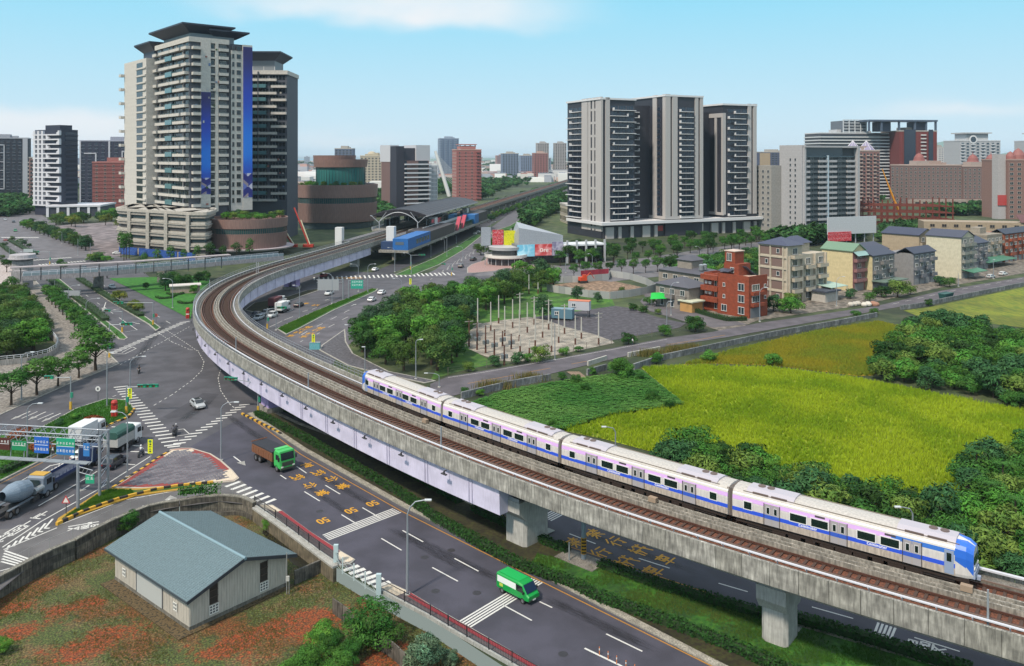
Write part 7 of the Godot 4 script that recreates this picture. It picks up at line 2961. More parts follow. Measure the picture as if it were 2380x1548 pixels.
	b.tube(PackedVector3Array([V(0,0.8,0),V(0,2.6,0)]),[0.32,0.31],10)
	part("striped_sleeve",b,pt("b5851e",0.6),sp)
	b=N()
	for k in 5:
		b.box(V(0,1.0+k*0.36,0.25),V(0.5,0.14,0.2),Transform3D(Basis(Vector3.BACK,0.0),Vector3.ZERO))
	part("stripes",b,pt("26221e",0.6),sp)
	sp=thing("concrete_pad","worn concrete pad with a small post under the striped mast","pad",p("H",400,610))
	bc("slab",sp,wt("8d8881",0.6),V(0,0.2,0),V(5.2,0.1,2.6),Transform3D(Basis(Vector3.UP,-0.72),Vector3.ZERO))
	b=N()
	b.rod(V(-1.2,0.2,0.1),V(-1.2,2.2,0.1),0.09)
	part("post",b,pt("8f9599",0.5,0.3),sp)
	# signals
	signal_pole(p("B",1066,255),4.9,V(4.6,0,-0.6),3,"traffic light with teal heads beside the zebra crossing and yellow sign")
	signal_pole(p("Z",600,962),5.6,V(-6.0,0,-2.6),2,"traffic light reaching out from the lilac pier")
	signal_pole(p("A",1388,628),6.2,V(-9.5,0,0.6),2,"traffic light on the boulevard median with a long arm")
	signal_pole(p("A",992,925),7.6,V(4.2,0,-0.4),2,"tall traffic light on the corner of the paved walk")
	signal_pole(p("B",596,215),5.9,V(-3.6,0,0.4),1,"camera mast with short arm on the left road")
	signal_pole(p("A",1108,695),5.6,V(-4.0,0,-0.6),1,"slender signal on the boulevard side lane")
	signal_pole(p("D",672,690),5.5,V(4.0,0,-1.2),2,"traffic light before the queueing cars")
	signal_pole(p("M",1100,1490),6.0,V(5.0,0,-0.5),2,"traffic light with teal heads under the station corner")
	signal_pole(p("L",860,1110),5.5,V(-6.5,0,-0.6),2,"traffic light at the far crossing behind the footbridge")
	signal_pole(p("D",2230,240),4.6,V(-3.0,0,0.5),1,"small signal on the avenue corner by the shop")
	yellow_sign("B",1268,640,468,585,"upright yellow sign at the paved island")
	yellow_sign("B",1096,165,38,122,"upright yellow sign beside the zebra crossing on the grass tip")
	yellow_sign("D",1062,860,735,812,"upright yellow sign behind the viaduct railing")
	yellow_sign("D",1882,330,262,312,"small upright yellow sign before the wood")
	for q in [[V(0,0,0),"D",1065,865]]:
		var t:=thing("cabinet","blue signal cabinet behind the viaduct railing","cabinet",p("D",1075,860))
		bc("body",t,mat("cabinet_print","ffffff",0.6,0.0,noise("cabinet_print",0.05,["3f7fa8","7fb0b0","2f8f86"],[0.3,0.5,0.75],2),Vector3.ONE/2.0),V(0,0.8,0),V(2.4,1.6,0.9))
		bc("lid",t,pt("7d868a",0.5),V(0,1.63,0),V(2.5,0.06,1.0))
	# red monument on the grass island
	for q in [["B",965,282,"red and white totem on the left grass island"],["A",1703,565,"red totem at the edge of the park lawn"]]:
		var t:=thing("red_totem",q[3],"totem",p(q[0],q[1],q[2]))
		b=N()
		b.span(V(-0.45,0,-0.3),V(0.9,1.05,0.6))
		b.span(V(-0.45,1.4,-0.3),V(0.9,0.8,0.6))
		b.lathe([0.0,2.2,0.5,2.35,0.55,2.65,0.4,2.95,0.0,3.05],Vector3.ZERO,14)
		part("body",b,pt("a02c24",0.5),t)
		bx("white_band",t,pt("c4bcb8",0.6),V(-0.42,1.05,-0.27),V(0.84,0.35,0.54))
		b=N()
		for k in 3:
			glyph(b,["mid","true","north"][k],V(0,[0.35,0.75,1.8][k],0.31),V(0.36,0,0),V(0,0.3,0),0.04,V(0,0,0.01))
		part("characters",b,pt("6a1512",0.6),t)
	# triangular and round road signs
	var ts:=thing("warning_sign","triangular red rimmed warning sign at the tip of the wedge","sign",p("B",558,1105))
	b=N()
	b.rod(V(0,0,0),V(0,1.7,0),0.05)
	part("pole",b,pt("3a3a3c",0.5),ts)
	b=N()
	b.loft([PackedVector3Array([V(-0.55,1.5,0.08),V(0.55,1.5,0.08),V(0,2.5,0.08)]),PackedVector3Array([V(-0.55,1.5,0.05),V(0.55,1.5,0.05),V(0,2.5,0.05)])])
	part("red_rim",b,pt("a8262a",0.5),ts)
	b=N()
	b.loft([PackedVector3Array([V(-0.36,1.6,0.09),V(0.36,1.6,0.09),V(0,2.28,0.09)]),PackedVector3Array([V(-0.36,1.6,0.07),V(0.36,1.6,0.07),V(0,2.28,0.07)])])
	b.box(V(0,1.85,0.095),V(0.1,0.3,0.01))
	part("face",b,pt("c9c7c2",0.5),ts)
	for q in [["B",827,150,"round white sign at the far side of the left road"],["A",1415,618,"red round sign on the boulevard median tip"]]:
		var t:=thing("round_sign",q[3],"sign",p(q[0],q[1],q[2]))
		b=N()
		b.rod(Vector3.ZERO,V(0,2.6,0),0.05)
		part("pole",b,pt("55585a",0.5,0.3),t)
		b=N()
		b.lathe([0.0,0.0,0.46,0.0,0.46,0.04,0.0,0.04],V(0,2.4,0.05),18,Basis(Vector3.RIGHT,PI/2))
		part("disc",b,pt("c9c9c9" if q[0]=="B" else "a0403a",0.5),t)
		bc("figure",t,pt("4a4d50",0.6),V(0,2.4,0.1),V(0.3,0.42,0.02))
	gantry()
	# pale overhead signs in the far crossing and on the boulevard
	for q in [["D",1312,440,1200,268,3.0,"8d9296","grey overhead sign frame seen from behind in the curve"],["D",1360,440,1425,275,2.2,"1f8f7c","green overhead road sign before the station crossing"],["A",545,385,640,312,1.2,"8f959b","pale overhead sign gantry by the footbridge"],["L",600,945,500,835,1.0,"9aa4a6","pale signs at the far crossing"]]:
		var at:=p(q[0],q[1],q[2])
		var h:=tall(q[0],q[1],q[2],q[4])
		var t:=thing("overhead_sign",q[7],"sign",at)
		var reach: float=(q[3]-q[1])*SHEET[q[0]][2]*-at.z/FOCUS
		b=N()
		b.tube(PackedVector3Array([Vector3.ZERO,V(0,h,0)]),[0.2,0.16],8)
		part("pole",b,pt("8f979c",0.45,0.4),t)
		b=N()
		b.bar(V(0,h-0.2,0),V(reach*2.0,h-0.2,0),0.2,0.2)
		b.bar(V(0,h-1.0,0),V(reach*2.0,h-1.0,0),0.12,0.12)
		part("arm",b,pt("8f979c",0.45,0.4),t)
		bx("panel",t,pt(q[6],0.5),V(minf(reach*0.3,reach*1.9),h-0.5-q[5],0.12),V(absf(reach)*1.6,q[5]+0.5,0.08))
		if q[6]=="1f8f7c":
			b=N()
			for r in 2:
				for k in 5:
					glyph(b,["north","true","mid","car","go"][k],V(reach*0.3+absf(reach)*(0.25+k*0.28),h-0.55-r*1.0,0.205),V(0.5,0,0),V(0,0.6,0),0.07,V(0,0,0.01))
			part("characters",b,pt("d0e0dc",0.6),t)

func gantry() -> void:
	var t:=thing("sign_gantry","grey lattice sign gantry over the truck lanes at the left","gantry")
	var grey:=pt("9298a0",0.45,0.45)
	var a:=p("O",1290,1030)
	var c:=p("O",1400,935)
	var g:=V(-0.988,0,-0.155)
	var b:=N()
	for q in [a,c]:
		b=N()
		b.rod(q,q+V(0,8.2,0),0.2,8)
		part("post",b,grey,t)
	b=N()
	for k in 9:
		var y:=0.9+k*0.8
		b.rod(a+V(0,y,0),c+V(0,y+(0.8 if k % 2==0 else 0.0),0),0.05,5)
	part("post_bracing",b,grey,t)
	for y in [6.7,8.1]:
		for q in [a,c]:
			b=N()
			b.rod(q+V(0,y,0),q+g*24.0+V(0,y,0),0.09,6)
			part("chord",b,grey,t)
	b=N()
	for k in 16:
		for q in [a,c]:
			var s: Vector3=q+g*(k*1.5)
			b.rod(s+V(0,6.7,0),s+g*0.75+V(0,8.1,0),0.05,5)
			b.rod(s+g*0.75+V(0,8.1,0),s+g*1.5+V(0,6.7,0),0.05,5)
		b.rod(a+g*(k*1.5)+V(0,8.1,0),c+g*(k*1.5)+V(0,8.1,0),0.04,5)
		b.rod(a+g*(k*1.5)+V(0,6.7,0),c+g*(k*1.5)+V(0,6.7,0),0.04,5)
	part("lattice",b,grey,t)
	for k in 11:
		b=N()
		b.bar(a+g*(1.2+k*2.0)+V(0,4.75,0.7),a+g*(3.14+k*2.0)+V(0,4.75,0.7),1.0,0.08)
		part("catwalk_grate",b,pt("858b90",0.6,0.3),t)
	b=N()
	for k in 12:
		var s:=a+g*(1.0+k*2.0)
		b.rod(s+V(0,6.7,0),s+V(0,4.8,0.2),0.06,5)
		b.rod(s+V(0,4.8,0.2),s+V(0,4.7,1.1),0.06,5)
	part("hanger",b,grey,t)
	# signs: along from, width, bottom, top, colour
	var rot:=Basis(Vector3.UP,yaw(-g))
	for q in [[13.0,3.2,5.7,7.3,"4c2422","brown sign"],[10.5,2.2,5.75,7.0,"187a50","green sign"],[7.2,2.15,5.55,7.7,"1c58ae","blue sign"],[3.4,2.7,5.5,7.7,"1c8f6c","green and blue sign"],[1.25,0.9,5.5,7.2,"2a6aa8","small blue sign"],[6.35,0.5,5.6,6.5,"2a2a2e","small black and white sign"]]:
		var o: Vector3=a+g*(q[0]+q[1])+V(0,0,0.32)
		var f:=Transform3D(rot,o)
		var s:=bx("sign_panel",t,pt(q[4],0.5),V(0,q[2],0),V(q[1],q[3]-q[2],0.07),f)
		s.set_meta("label",q[5])
		if q[5]=="green and blue sign":
			b=N()
			b.span(V(0.03,q[2]+0.03,0.071),V(q[1]-0.06,1.05,0.012),f)
			put("blue_half",b.mesh(pt("1d62a4",0.5)),s)
		b=N()
		var names_:=["true","north","mid","car","go","turn"]
		var n:=int(q[1]/0.42)
		var rows:=2 if q[3]-q[2]>1.8 else 1
		for r in rows:
			for k in n:
				glyph(b,names_[(k*2+r) % 6],f*V((k+0.5)*q[1]/n,lerpf(q[3],q[2],0.3+r*0.45),0.085),f.basis.x*0.27,V(0,0.32,0),0.038,f.basis.z*0.008)
		b.span(V(0.1,lerpf(q[3],q[2],0.5),0.083),V(q[1]-0.2,0.06,0.008),f)
		put("characters",b.mesh(pt("d3d6d8",0.6)),s)
	# cantilever with a small green sign
	var at:=p("O",1010,1195)
	t=thing("sign_cantilever","grey cantilever post with a small green sign at the wedge","sign",at)
	b=N()
	b.tube(PackedVector3Array([Vector3.ZERO,V(0,6.0,0)]),[0.22,0.2],8)
	part("post",b,grey,t)
	b=N()
	for y in [4.9,5.6]:
		b.rod(V(0,y,0),V(2.2,y-0.3,0.6),0.06,5)
	for k in 4:
		b.rod(V(k*0.55,4.9-k*0.075,k*0.15),V(k*0.55+0.4,5.55-k*0.075,k*0.15+0.1),0.04,5)
	part("arm",b,grey,t)
	bx("sign_panel",t,pt("1c8f6c",0.5),V(1.2,3.6,0.42),V(1.1,1.1,0.06))
	b=N()
	for k in 2:
		glyph(b,["north","true"][k],V(1.5+k*0.5,4.25,0.485),V(0.32,0,0),V(0,0.34,0),0.05,V(0,0,0.01))
	part("characters",b,pt("cfe0d8",0.6),t)

# ---------- vehicles and people: local +x is ahead ----------
func wheel(o: Node3D,at: Vector3,r: float,w:=0.22) -> void:
	var b:=N()
	b.lathe([r*0.6,-w*0.5,r*0.95,-w*0.5,r,-w*0.35,r,w*0.35,r*0.95,w*0.5,r*0.6,w*0.5],at,18,Basis(Vector3.RIGHT,PI/2))
	var y:=part("wheel",b,pt("1d1c1d",0.85),o)
	b=N()
	b.lathe([0.0,-w*0.42,r*0.62,-w*0.42,r*0.62,w*0.42,0.0,w*0.42],at,14,Basis(Vector3.RIGHT,PI/2))
	put("rim",b.mesh(pt("8b8c90",0.35,0.6)),y)

func car(label: String,at: Vector3,turn: float,hex: String,kind:="sedan",group:="") -> Node3D:
	var t:=thing("parked_car" if kind=="parked" else "car",label,"car",at+V(0,0.03,0),turn,group)
	var coat:=mat("car_"+hex,hex,0.3,0.15)
	coat.clearcoat_enabled=true
	coat.clearcoat=0.6
	var L:=4.4
	var suv:=kind=="suv"
	var H:=1.68 if suv else 1.46
	var b:=N()
	var rings:=[]
	# station: x, bottom, top, half width
	for q in [[-2.2,0.5,0.82,0.72],[-2.12,0.3,0.95,0.82],[-1.5,0.22,0.98,0.88],[0.0,0.2,0.95,0.9],[1.2,0.22,0.93,0.88],[1.9,0.26,0.82,0.82],[2.18,0.36,0.66,0.7]]:
		var r:=PackedVector3Array()
		var k:=1.1 if suv else 1.0
		for e in [[-0.92,0.0],[0.92,0.0],[1.0,0.25],[1.0,0.72],[0.86,1.0],[-0.86,1.0],[-1.0,0.72],[-1.0,0.25]]:
			r.append(V(q[0],lerpf(q[1],q[2]*k,e[1]),-e[0]*q[3]))
		rings.append(r)
	b.loft(rings)
	part("body",b,coat,t)
	b=N()
	rings=[]
	var back:=-2.0 if suv else -1.75
	for q in [[back,0.92,0.9,0.8],[back+0.45,0.92,H-0.1,0.72],[-0.6,0.92,H,0.68],[0.25,0.92,H-0.04,0.68],[1.15,0.92,0.94,0.78]]:
		var r:=PackedVector3Array()
		r.append(V(q[0],q[1],0.82)); r.append(V(q[0],q[1],-0.82)); r.append(V(q[0],q[2]-0.06,-q[3])); r.append(V(q[0],q[2],-q[3]+0.1)); r.append(V(q[0],q[2],q[3]-0.1)); r.append(V(q[0],q[2]-0.06,q[3]))
		rings.append(r)
	b.loft(rings)
	part("cabin",b,coat,t)
	var dark:=glass("141b20")
	b=N()
	b.slab(V(1.14,1.0,-0.66),V(0,0,1.32),V(-0.84,H-1.1,0),V(0.03,0.03,0))
	part("windscreen",b,dark,t)
	b=N()
	b.slab(V(back+0.05,1.02,-0.64),V(0,0,1.28),V(0.38,H-1.2,0),V(-0.03,0.02,0))
	part("rear_window",b,dark,t)
	for s in [-1.0,1.0]:
		b=N()
		for e in [[back+0.6,-0.45],[-0.38,0.55]]:
			b.slab(V(e[0],1.0,s*0.805),V(e[1]-e[0],0,0),V(0,H-1.18,-s*0.1),V(0,0,s*0.02))
		part("side_window",b,dark,t)
		bc("mirror",t,coat,V(0.75,1.02,s*0.98),V(0.16,0.14,0.2))
		bc("headlight",t,pt("d5d8da",0.2),V(2.06,0.66,s*0.62),V(0.16,0.14,0.3))
		bc("tail_light",t,pt("8e1c1c",0.3),V(-2.15,0.78,s*0.64),V(0.12,0.16,0.26))
		for x in [-1.32,1.34]:
			wheel(t,V(x,0.32,s*0.8),0.32)
	bc("number_plate",t,pt("c9c9c9",0.5),V(2.2,0.42,0),V(0.04,0.12,0.5))
	if kind=="roofed":
		bc("sunroof",t,dark,V(-0.35,H+0.0,0),V(1.2,0.03,1.0))
	return t

func box_ring(x: float,y0: float,y1: float,w: float,c:=0.12) -> PackedVector3Array:
	var r:=PackedVector3Array()
	for e in [[-w+c,y0],[w-c,y0],[w,y0+c],[w,y1-c],[w-c,y1],[-w+c,y1],[-w,y1-c],[-w,y0+c]]:
		r.append(V(x,e[1],-e[0]))
	return r

func truck(label: String,at: Vector3,turn: float,cab: String,l: float,back_y:=1.0,called:="truck") -> Node3D:
	# chassis, cab and wheels; the load is added by the caller; x = 0 at the middle
	var t:=thing(called,label,"truck",at+V(0,0.03,0),turn)
	var f:=l*0.5
	var coat:=pt(cab,0.4)
	var b:=N()
	b.loft([box_ring(f-1.9,0.8,2.75,1.15),box_ring(f-1.6,0.6,3.0,1.2),box_ring(f-0.3,0.55,2.98,1.2),box_ring(f-0.05,0.5,1.75,1.18),box_ring(f,0.45,1.0,1.12)])
	part("cab",b,coat,t)
	b=N()
	b.slab(V(f-0.06,1.75,-1.02),V(0,0,2.04),V(-0.2,1.0,0),V(0.03,0,0))
	part("windscreen",b,glass("141b20"),t)
	b=N()
	b.slab(V(f-0.02,0.9,-0.9),V(0,0,1.8),V(-0.02,0.6,0),V(0.04,0,0))
	b.box(V(f,0.55,0),V(0.16,0.3,2.3))
	part("grille",b,pt("3a4038",0.5),t)
	for s in [-1.0,1.0]:
		bc("side_window",t,glass("141b20"),V(f-0.85,2.1,s*1.2),V(0.9,0.75,0.04))
		bc("mirror",t,pt("2a2a2c"),V(f-0.15,2.0,s*1.38),V(0.12,0.6,0.2))
		bc("headlight",t,pt("d8d8d2",0.2),V(f+0.02,0.85,s*0.9),V(0.06,0.2,0.34))
	b=N()
	b.box(V(-0.9,0.85,0),V(l-2.0,0.3,1.0))
	b.box(V(f-3.2,0.7,0.95),V(1.2,0.5,0.4))
	b.box(V(f-3.2,0.7,-0.95),V(1.2,0.5,0.4))
	part("chassis",b,pt("2c2b2c",0.7),t)
	for s in [-1.0,1.0]:
		wheel(t,V(f-1.1,0.5,s*1.05),0.5,0.3)
		for x in [-f+1.3,-f+2.5]:
			wheel(t,V(x,0.5,s*0.98),0.5,0.46)
	return t

func fuse(b: MB,bones: Array,cell: float,soft: float) -> void:
	# bones: from, to, radius from, radius to, colour; smooth union meshed as surface nets
	var lo:=Vector3.INF
	var hi:=-Vector3.INF
	for q in bones:
		for e in [0,1]:
			lo=lo.min(q[e]-Vector3.ONE*(q[2+e]+cell*2))
			hi=hi.max(q[e]+Vector3.ONE*(q[2+e]+cell*2))
	var n:=Vector3i(((hi-lo)/cell).ceil())+Vector3i.ONE
	var field:=PackedFloat32Array()
	field.resize(n.x*n.y*n.z)
	var best:=PackedInt32Array()
	best.resize(field.size())
	for z in n.z:
		for y in n.y:
			for x in n.x:
				var c:=lo+V(x,y,z)*cell
				var s:=0.0
				var near:=1e9
				var who:=0
				for i in bones.size():
					var q: Array=bones[i]
					var d: Vector3=q[1]-q[0]
					var h:=clampf((c-q[0]).dot(d)/maxf(d.length_squared(),1e-6),0.0,1.0)
					var dist: float=(c-q[0]-d*h).length()-lerpf(q[2],q[3],h)
					s+=exp(-dist/soft)
					if dist<near:
						near=dist
						who=i
				var at:=(z*n.y+y)*n.x+x
				field[at]=-soft*log(maxf(s,1e-30))
				best[at]=who
	var made:={}
	for z in n.z-1:
		for y in n.y-1:
			for x in n.x-1:
				var sum:=Vector3.ZERO
				var cnt:=0
				var base:=(z*n.y+y)*n.x+x
				for e in [[0,1],[0,2],[0,4],[1,3],[1,5],[2,3],[2,6],[3,7],[4,5],[4,6],[5,7],[6,7]]:
					var o0:=V(e[0] & 1,(e[0] >> 1) & 1,e[0] >> 2)
					var o1:=V(e[1] & 1,(e[1] >> 1) & 1,e[1] >> 2)
					var f0:=field[base+int(o0.x)+int(o0.y)*n.x+int(o0.z)*n.x*n.y]
					var f1:=field[base+int(o1.x)+int(o1.y)*n.x+int(o1.z)*n.x*n.y]
					if (f0<0.0) != (f1<0.0):
						sum+=o0.lerp(o1,f0/(f0-f1))
						cnt+=1
				if cnt:
					made[base]=lo+(V(x,y,z)+sum/cnt)*cell
	var sx:=[1,n.x,n.x*n.y]
	for base in made:
		for ax in 3:
			var f0:=field[base]
			var f1:=field[base+sx[ax]]
			if (f0<0.0)==(f1<0.0):
				continue
			var u: int=sx[(ax+1) % 3]
			var w: int=sx[(ax+2) % 3]
			if not (made.has(base-u) and made.has(base-w) and made.has(base-u-w)):
				continue
			b.tone(bones[best[base]][4])
			if f0<0.0:
				b.quad(made[base],made[base-u],made[base-u-w],made[base-w])
			else:
				b.quad(made[base],made[base-w],made[base-u-w],made[base-u])

func person(label: String,at: Vector3,turn: float,shirt: Color,trousers: Color,riding: bool,helmet: Color,seat_y:=0.0) -> void:
	var t:=thing("person",label,"person",at,turn)
	var skin:=Color(0.42,0.26,0.18)
	var bones:=[]
	var hip:=V(0,0.95,0)
	var knee:=V(0.02,0.5,0.1)
	var foot:=V(0.0,0.08,0.11)
	var hand:=V(0.05,0.82,0.27)
	var elbow:=V(-0.02,1.12,0.26)
	var lean:=0.0
	if riding:
		hip=V(-0.1,0.86,0)
		knee=V(0.36,0.74,0.17)
		foot=V(0.34,0.32,0.16)
		hand=V(0.52,1.04,0.27)
		elbow=V(0.22,1.08,0.3)
		lean=0.08
	var neck:=hip+V(lean,0.52,0)
	bones.append([hip,hip+V(lean*0.5,0.25,0),0.15,0.14,trousers])
	bones.append([hip+V(lean*0.4,0.2,0),neck-V(0,0.1,0),0.14,0.16,shirt])
	bones.append([neck+V(0,-0.02,0),neck+V(0.01,0.1,0),0.06,0.055,skin])
	bones.append([neck+V(0.02,0.17,0),neck+V(0.015,0.24,0),0.095,0.1,skin])
	bones.append([neck+V(0.115,0.18,0),neck+V(0.12,0.17,0),0.018,0.02,skin])
	if riding:
		bones.append([neck+V(0.0,0.24,0),neck+V(-0.02,0.27,0),0.13,0.125,helmet])
	else:
		bones.append([neck+V(-0.01,0.26,0),neck+V(-0.03,0.2,0),0.1,0.09,helmet])
	for s in [-1.0,1.0]:
		var m:=V(1,1,s)
		bones.append([neck+V(-0.01,-0.08,0.17*s),elbow*m,0.06,0.05,shirt])
		bones.append([elbow*m,hand*m,0.045,0.033,skin])
		bones.append([hip+V(0,-0.02,0.09*s),knee*m,0.095,0.07,trousers])
		bones.append([knee*m,foot*m,0.065,0.045,trousers])
		bones.append([foot*m+V(-0.03,-0.02,0),foot*m+V(0.16,-0.03,0),0.045,0.035,Color(0.05,0.05,0.05)])
	var b:=N()
	fuse(b,bones,0.035,0.018)
	for s in [-1.0,1.0]:
		b.tone(skin)
		for k in 5:                            # fingers and thumb
			var o:=hand*V(1,1,s)
			var d:=V(0.09,-0.02,(k-2)*0.016*s) if riding else V((k-2)*0.016,-0.1,0)
			if k==4:
				d=V(0.05,0.02,-0.05*s)
			b.tube(PackedVector3Array([o,o+d*0.6,o+d+V(0,-0.025,0)]),[0.011,0.01,0.008],5)
	part("body",b,mat("cloth_and_skin","ffffff",0.8),t)

func scooter(label: String,at: Vector3,turn: float,hex: String) -> void:
	var t:=thing("motor_scooter",label,"scooter",at,turn)
	var coat:=pt(hex,0.35)
	for x in [-0.6,0.62]:
		wheel(t,V(x,0.26,0),0.26,0.13)
	var b:=N()
	b.loft([box_ring(-0.85,0.55,0.75,0.1,0.04),box_ring(-0.6,0.4,0.78,0.16,0.05),box_ring(-0.1,0.32,0.72,0.17,0.05),box_ring(0.02,0.28,0.36,0.16,0.03),box_ring(0.36,0.28,0.36,0.16,0.03)])
	b.loft([box_ring(0.34,0.28,0.4,0.17,0.03),box_ring(0.46,0.3,0.95,0.17,0.04),box_ring(0.6,0.5,0.92,0.1,0.03)])
	part("body",b,coat,t)
	b=N()
	b.loft([box_ring(-0.8,0.76,0.84,0.11,0.03),box_ring(-0.1,0.72,0.82,0.13,0.03)])
	part("seat",b,pt("1a1a1b",0.7),t)
	b=N()
	b.rod(V(0.66,0.3,0),V(0.48,1.0,0),0.03)
	b.rod(V(0.46,1.02,-0.32),V(0.46,1.02,0.32),0.02)
	b.rod(V(0.5,1.0,0.26),V(0.52,1.22,0.3),0.01,4)
	b.rod(V(0.5,1.0,-0.26),V(0.52,1.22,-0.3),0.01,4)
	part("handlebar",b,pt("2a2a2b",0.5),t)
	bc("headlight",t,pt("d6d6d0",0.2),V(0.6,0.86,0),V(0.08,0.1,0.16))

func aim(sheet: String,x0: float,y0: float,x1: float,y1: float) -> float:
	return yaw(p(sheet,x1,y1)-p(sheet,x0,y0))

func traffic() -> void:
	var b:=N()
	var up_c:=yaw(V(0.13,0,-0.99))
	car("silver hatchback with a dark sunroof crossing the junction",p("B",1668,195),aim("B",1600,130,1740,240),"a3a6a8","roofed")
	# green van
	var at:=p("G",1745,735)
	var t:=thing("van","green delivery van with white side panels on the near lanes","van",at+V(0,0.03,0),aim("G",1600,700,1830,822))
	var green:=mat("van_green","118a3e",0.35,0.05)
	b=N()
	b.loft([box_ring(-2.3,0.5,1.85,0.8),box_ring(-2.2,0.35,1.95,0.86),box_ring(0.9,0.35,1.98,0.86),box_ring(1.45,0.35,1.86,0.84),box_ring(2.05,0.35,1.08,0.83),box_ring(2.32,0.38,0.9,0.78)])
	part("body",b,green,t)
	bc("roof_panel",t,pt("17994a",0.4),V(-0.6,1.995,0),V(2.9,0.03,1.3))
	for s in [-1.0,1.0]:
		bc("white_panel",t,pt("cdd3d0",0.5),V(-0.75,1.4,s*0.865),V(2.7,0.62,0.02))
		b=N()
		b.slab(V(0.72,1.1,s*0.865),V(0.95,0,0),V(-0.2,0.62,-s*0.02),V(0,0,s*0.02))
		part("side_window",b,glass("10181a"),t)
		bc("headlight",t,pt("d5d8d4",0.2),V(2.24,0.78,s*0.58),V(0.14,0.18,0.3))
		bc("door_emblem",t,pt("a8b84a",0.5),V(-1.55,0.85,s*0.868),V(0.5,0.3,0.012))
		bc("mirror",t,pt("1b1c1d"),V(1.75,1.2,s*0.98),V(0.12,0.2,0.22))
		bc("tail_light",t,pt("8e1c1c",0.3),V(-2.31,0.9,s*0.66),V(0.06,0.4,0.14))
		for x in [-1.45,1.5]:
			wheel(t,V(x,0.3,s*0.76),0.3,0.2)
	b=N()
	b.slab(V(2.05,1.12,-0.72),V(0,0,1.44),V(-0.56,0.68,0),V(0.04,0.03,0))
	part("windscreen",b,glass("1c2c44"),t)
	bc("bumper",t,pt("2c3a33",0.6),V(2.33,0.46,0),V(0.06,0.16,1.5))
	bc("number_plate",t,pt("c9c9c9"),V(2.37,0.48,0),V(0.02,0.13,0.42))
	# green tipper
	t=truck("green cab tipper truck with a dark tarpaulin and rusty body",p("F",365,512),aim("F",205,432,470,572),"3aa552",8.6,1.0,"tipper_truck")
	b=N()
	b.loft([box_ring(-4.2,1.1,1.9,1.2,0.08),box_ring(-4.0,1.05,2.3,1.22,0.08),box_ring(2.0,1.05,2.35,1.22,0.08)])
	part("tipper_body",b,mat("rusty_side","8a5a3c",0.8,0.0,grain(0.55,0.05),Vector3.ONE/2.0),t)
	b=N()
	b.loft([box_ring(-4.0,2.25,2.5,1.24,0.08),box_ring(-1.0,2.3,2.62,1.25,0.1),box_ring(2.05,2.3,2.55,1.24,0.08)])
	part("tarpaulin",b,mat("tarp","2a2d36",0.85,0.0,grain(0.7,0.04),Vector3.ONE/2.0),t)
	b=N()
	for k in 8:
		for s in [-1.0,1.0]:
			b.box(V(-3.6+k*0.75,1.65,s*1.24),V(0.1,1.1,0.06))
	b.box(V(-4.15,2.6,0),V(0.1,0.12,2.5))
	part("body_ribs",b,pt("7a4e34",0.8),t)
	bc("roof_spoiler",t,pt("4ab061",0.4),V(2.6,3.02,0),V(0.8,0.1,2.0))
	# queue on the left road
	t=truck("white box lorry waiting behind the sign gantry",p("B",740,492),up_c,"b9bbbd",6.0,1.0,"box_truck")
	bx("cargo_box",t,pt("c2c4c6",0.5),V(-3.1,1.1,-1.15),V(4.0,2.3,2.3))
	b=N()
	for s in [-0.6,0.6]:
		b.box(V(-3.12,2.25,s),V(0.05,2.1,1.05))
	part("rear_door",b,pt("b3b6b9",0.5),t)
	bc("rear_bumper",t,pt("9a9c9e",0.5),V(-3.2,0.75,0),V(0.1,0.25,2.2))
	t=truck("white truck with a green tarpaulin over its load at the stop line",p("B",1040,535),up_c,"c4c6c8",6.4,1.0,"flatbed_truck")
	bx("white_side",t,mat("dirty_white","b3b4b2",0.6,0.0,grain(0.75,0.04),Vector3.ONE/2.0),V(-3.3,1.1,-1.2),V(4.4,1.3,2.4))
	b=N()
	b.loft([box_ring(-3.35,2.3,3.3,1.22,0.3),box_ring(1.15,2.3,3.35,1.22,0.3)])
	part("tarpaulin",b,mat("green_tarp","27524a",0.8,0.0,grain(0.8,0.03),Vector3.ONE/2.0),t)
	car("white saloon under the sign gantry catwalk",p("B",705,628),up_c,"bfc1c0")
	car("dark blue people carrier in the near lane beside the gantry post",p("B",970,690),up_c,"1d2230","suv")
	t=truck("dark blue flatbed truck with an empty bed under the gantry",p("B",560,800),up_c,"22304f",12.5,1.0,"flatbed_truck")
	bx("bed",t,pt("3a3f50",0.7),V(-6.2,1.0,-1.25),V(9.8,0.25,2.5))
	b=N()
	for s in [-1.25,1.2]:
		b.span(V(-6.2,1.25,s),V(9.8,0.35,0.06))
		for k in 14:
			b.box(V(-6.1+k*0.74,1.7,s),V(0.05,0.5,0.05))
	b.span(V(-6.25,0.6,-1.2),V(0.08,0.9,2.4))
	part("stakes",b,pt("20305c",0.5),t)
	t=truck("grey concrete mixer truck with a yellow cab roof at the left edge",p("B",175,1045),up_c,"6d7886",9.2,1.0,"mixer_truck")
	bc("cab_roof",t,pt("b9912e",0.5),V(3.6,3.05,0),V(1.3,0.08,2.1))
	b=N()
	b.lathe([0.5,0.0,1.15,0.7,1.3,2.2,1.2,3.2,0.7,4.6,0.55,5.0],V(1.6,1.95,0),22,Basis(Vector3.BACK,PI/2-0.16))
	part("mixing_drum",b,mat("drum","8695a4",0.45,0.2,grain(0.82,0.03),Vector3.ONE/2.0),t)
	b=N()
	b.lathe([0.0,-0.8,0.4,-0.8,0.4,0.8,0.0,0.8],V(2.0,1.6,0.9),14,Basis(Vector3.BACK,PI/2))
	part("water_tank",b,pt("9aa0a4",0.35,0.5),t)
	bc("rear_window",t,glass("2a383a"),V(2.55,2.2,0),V(0.05,0.7,1.4))
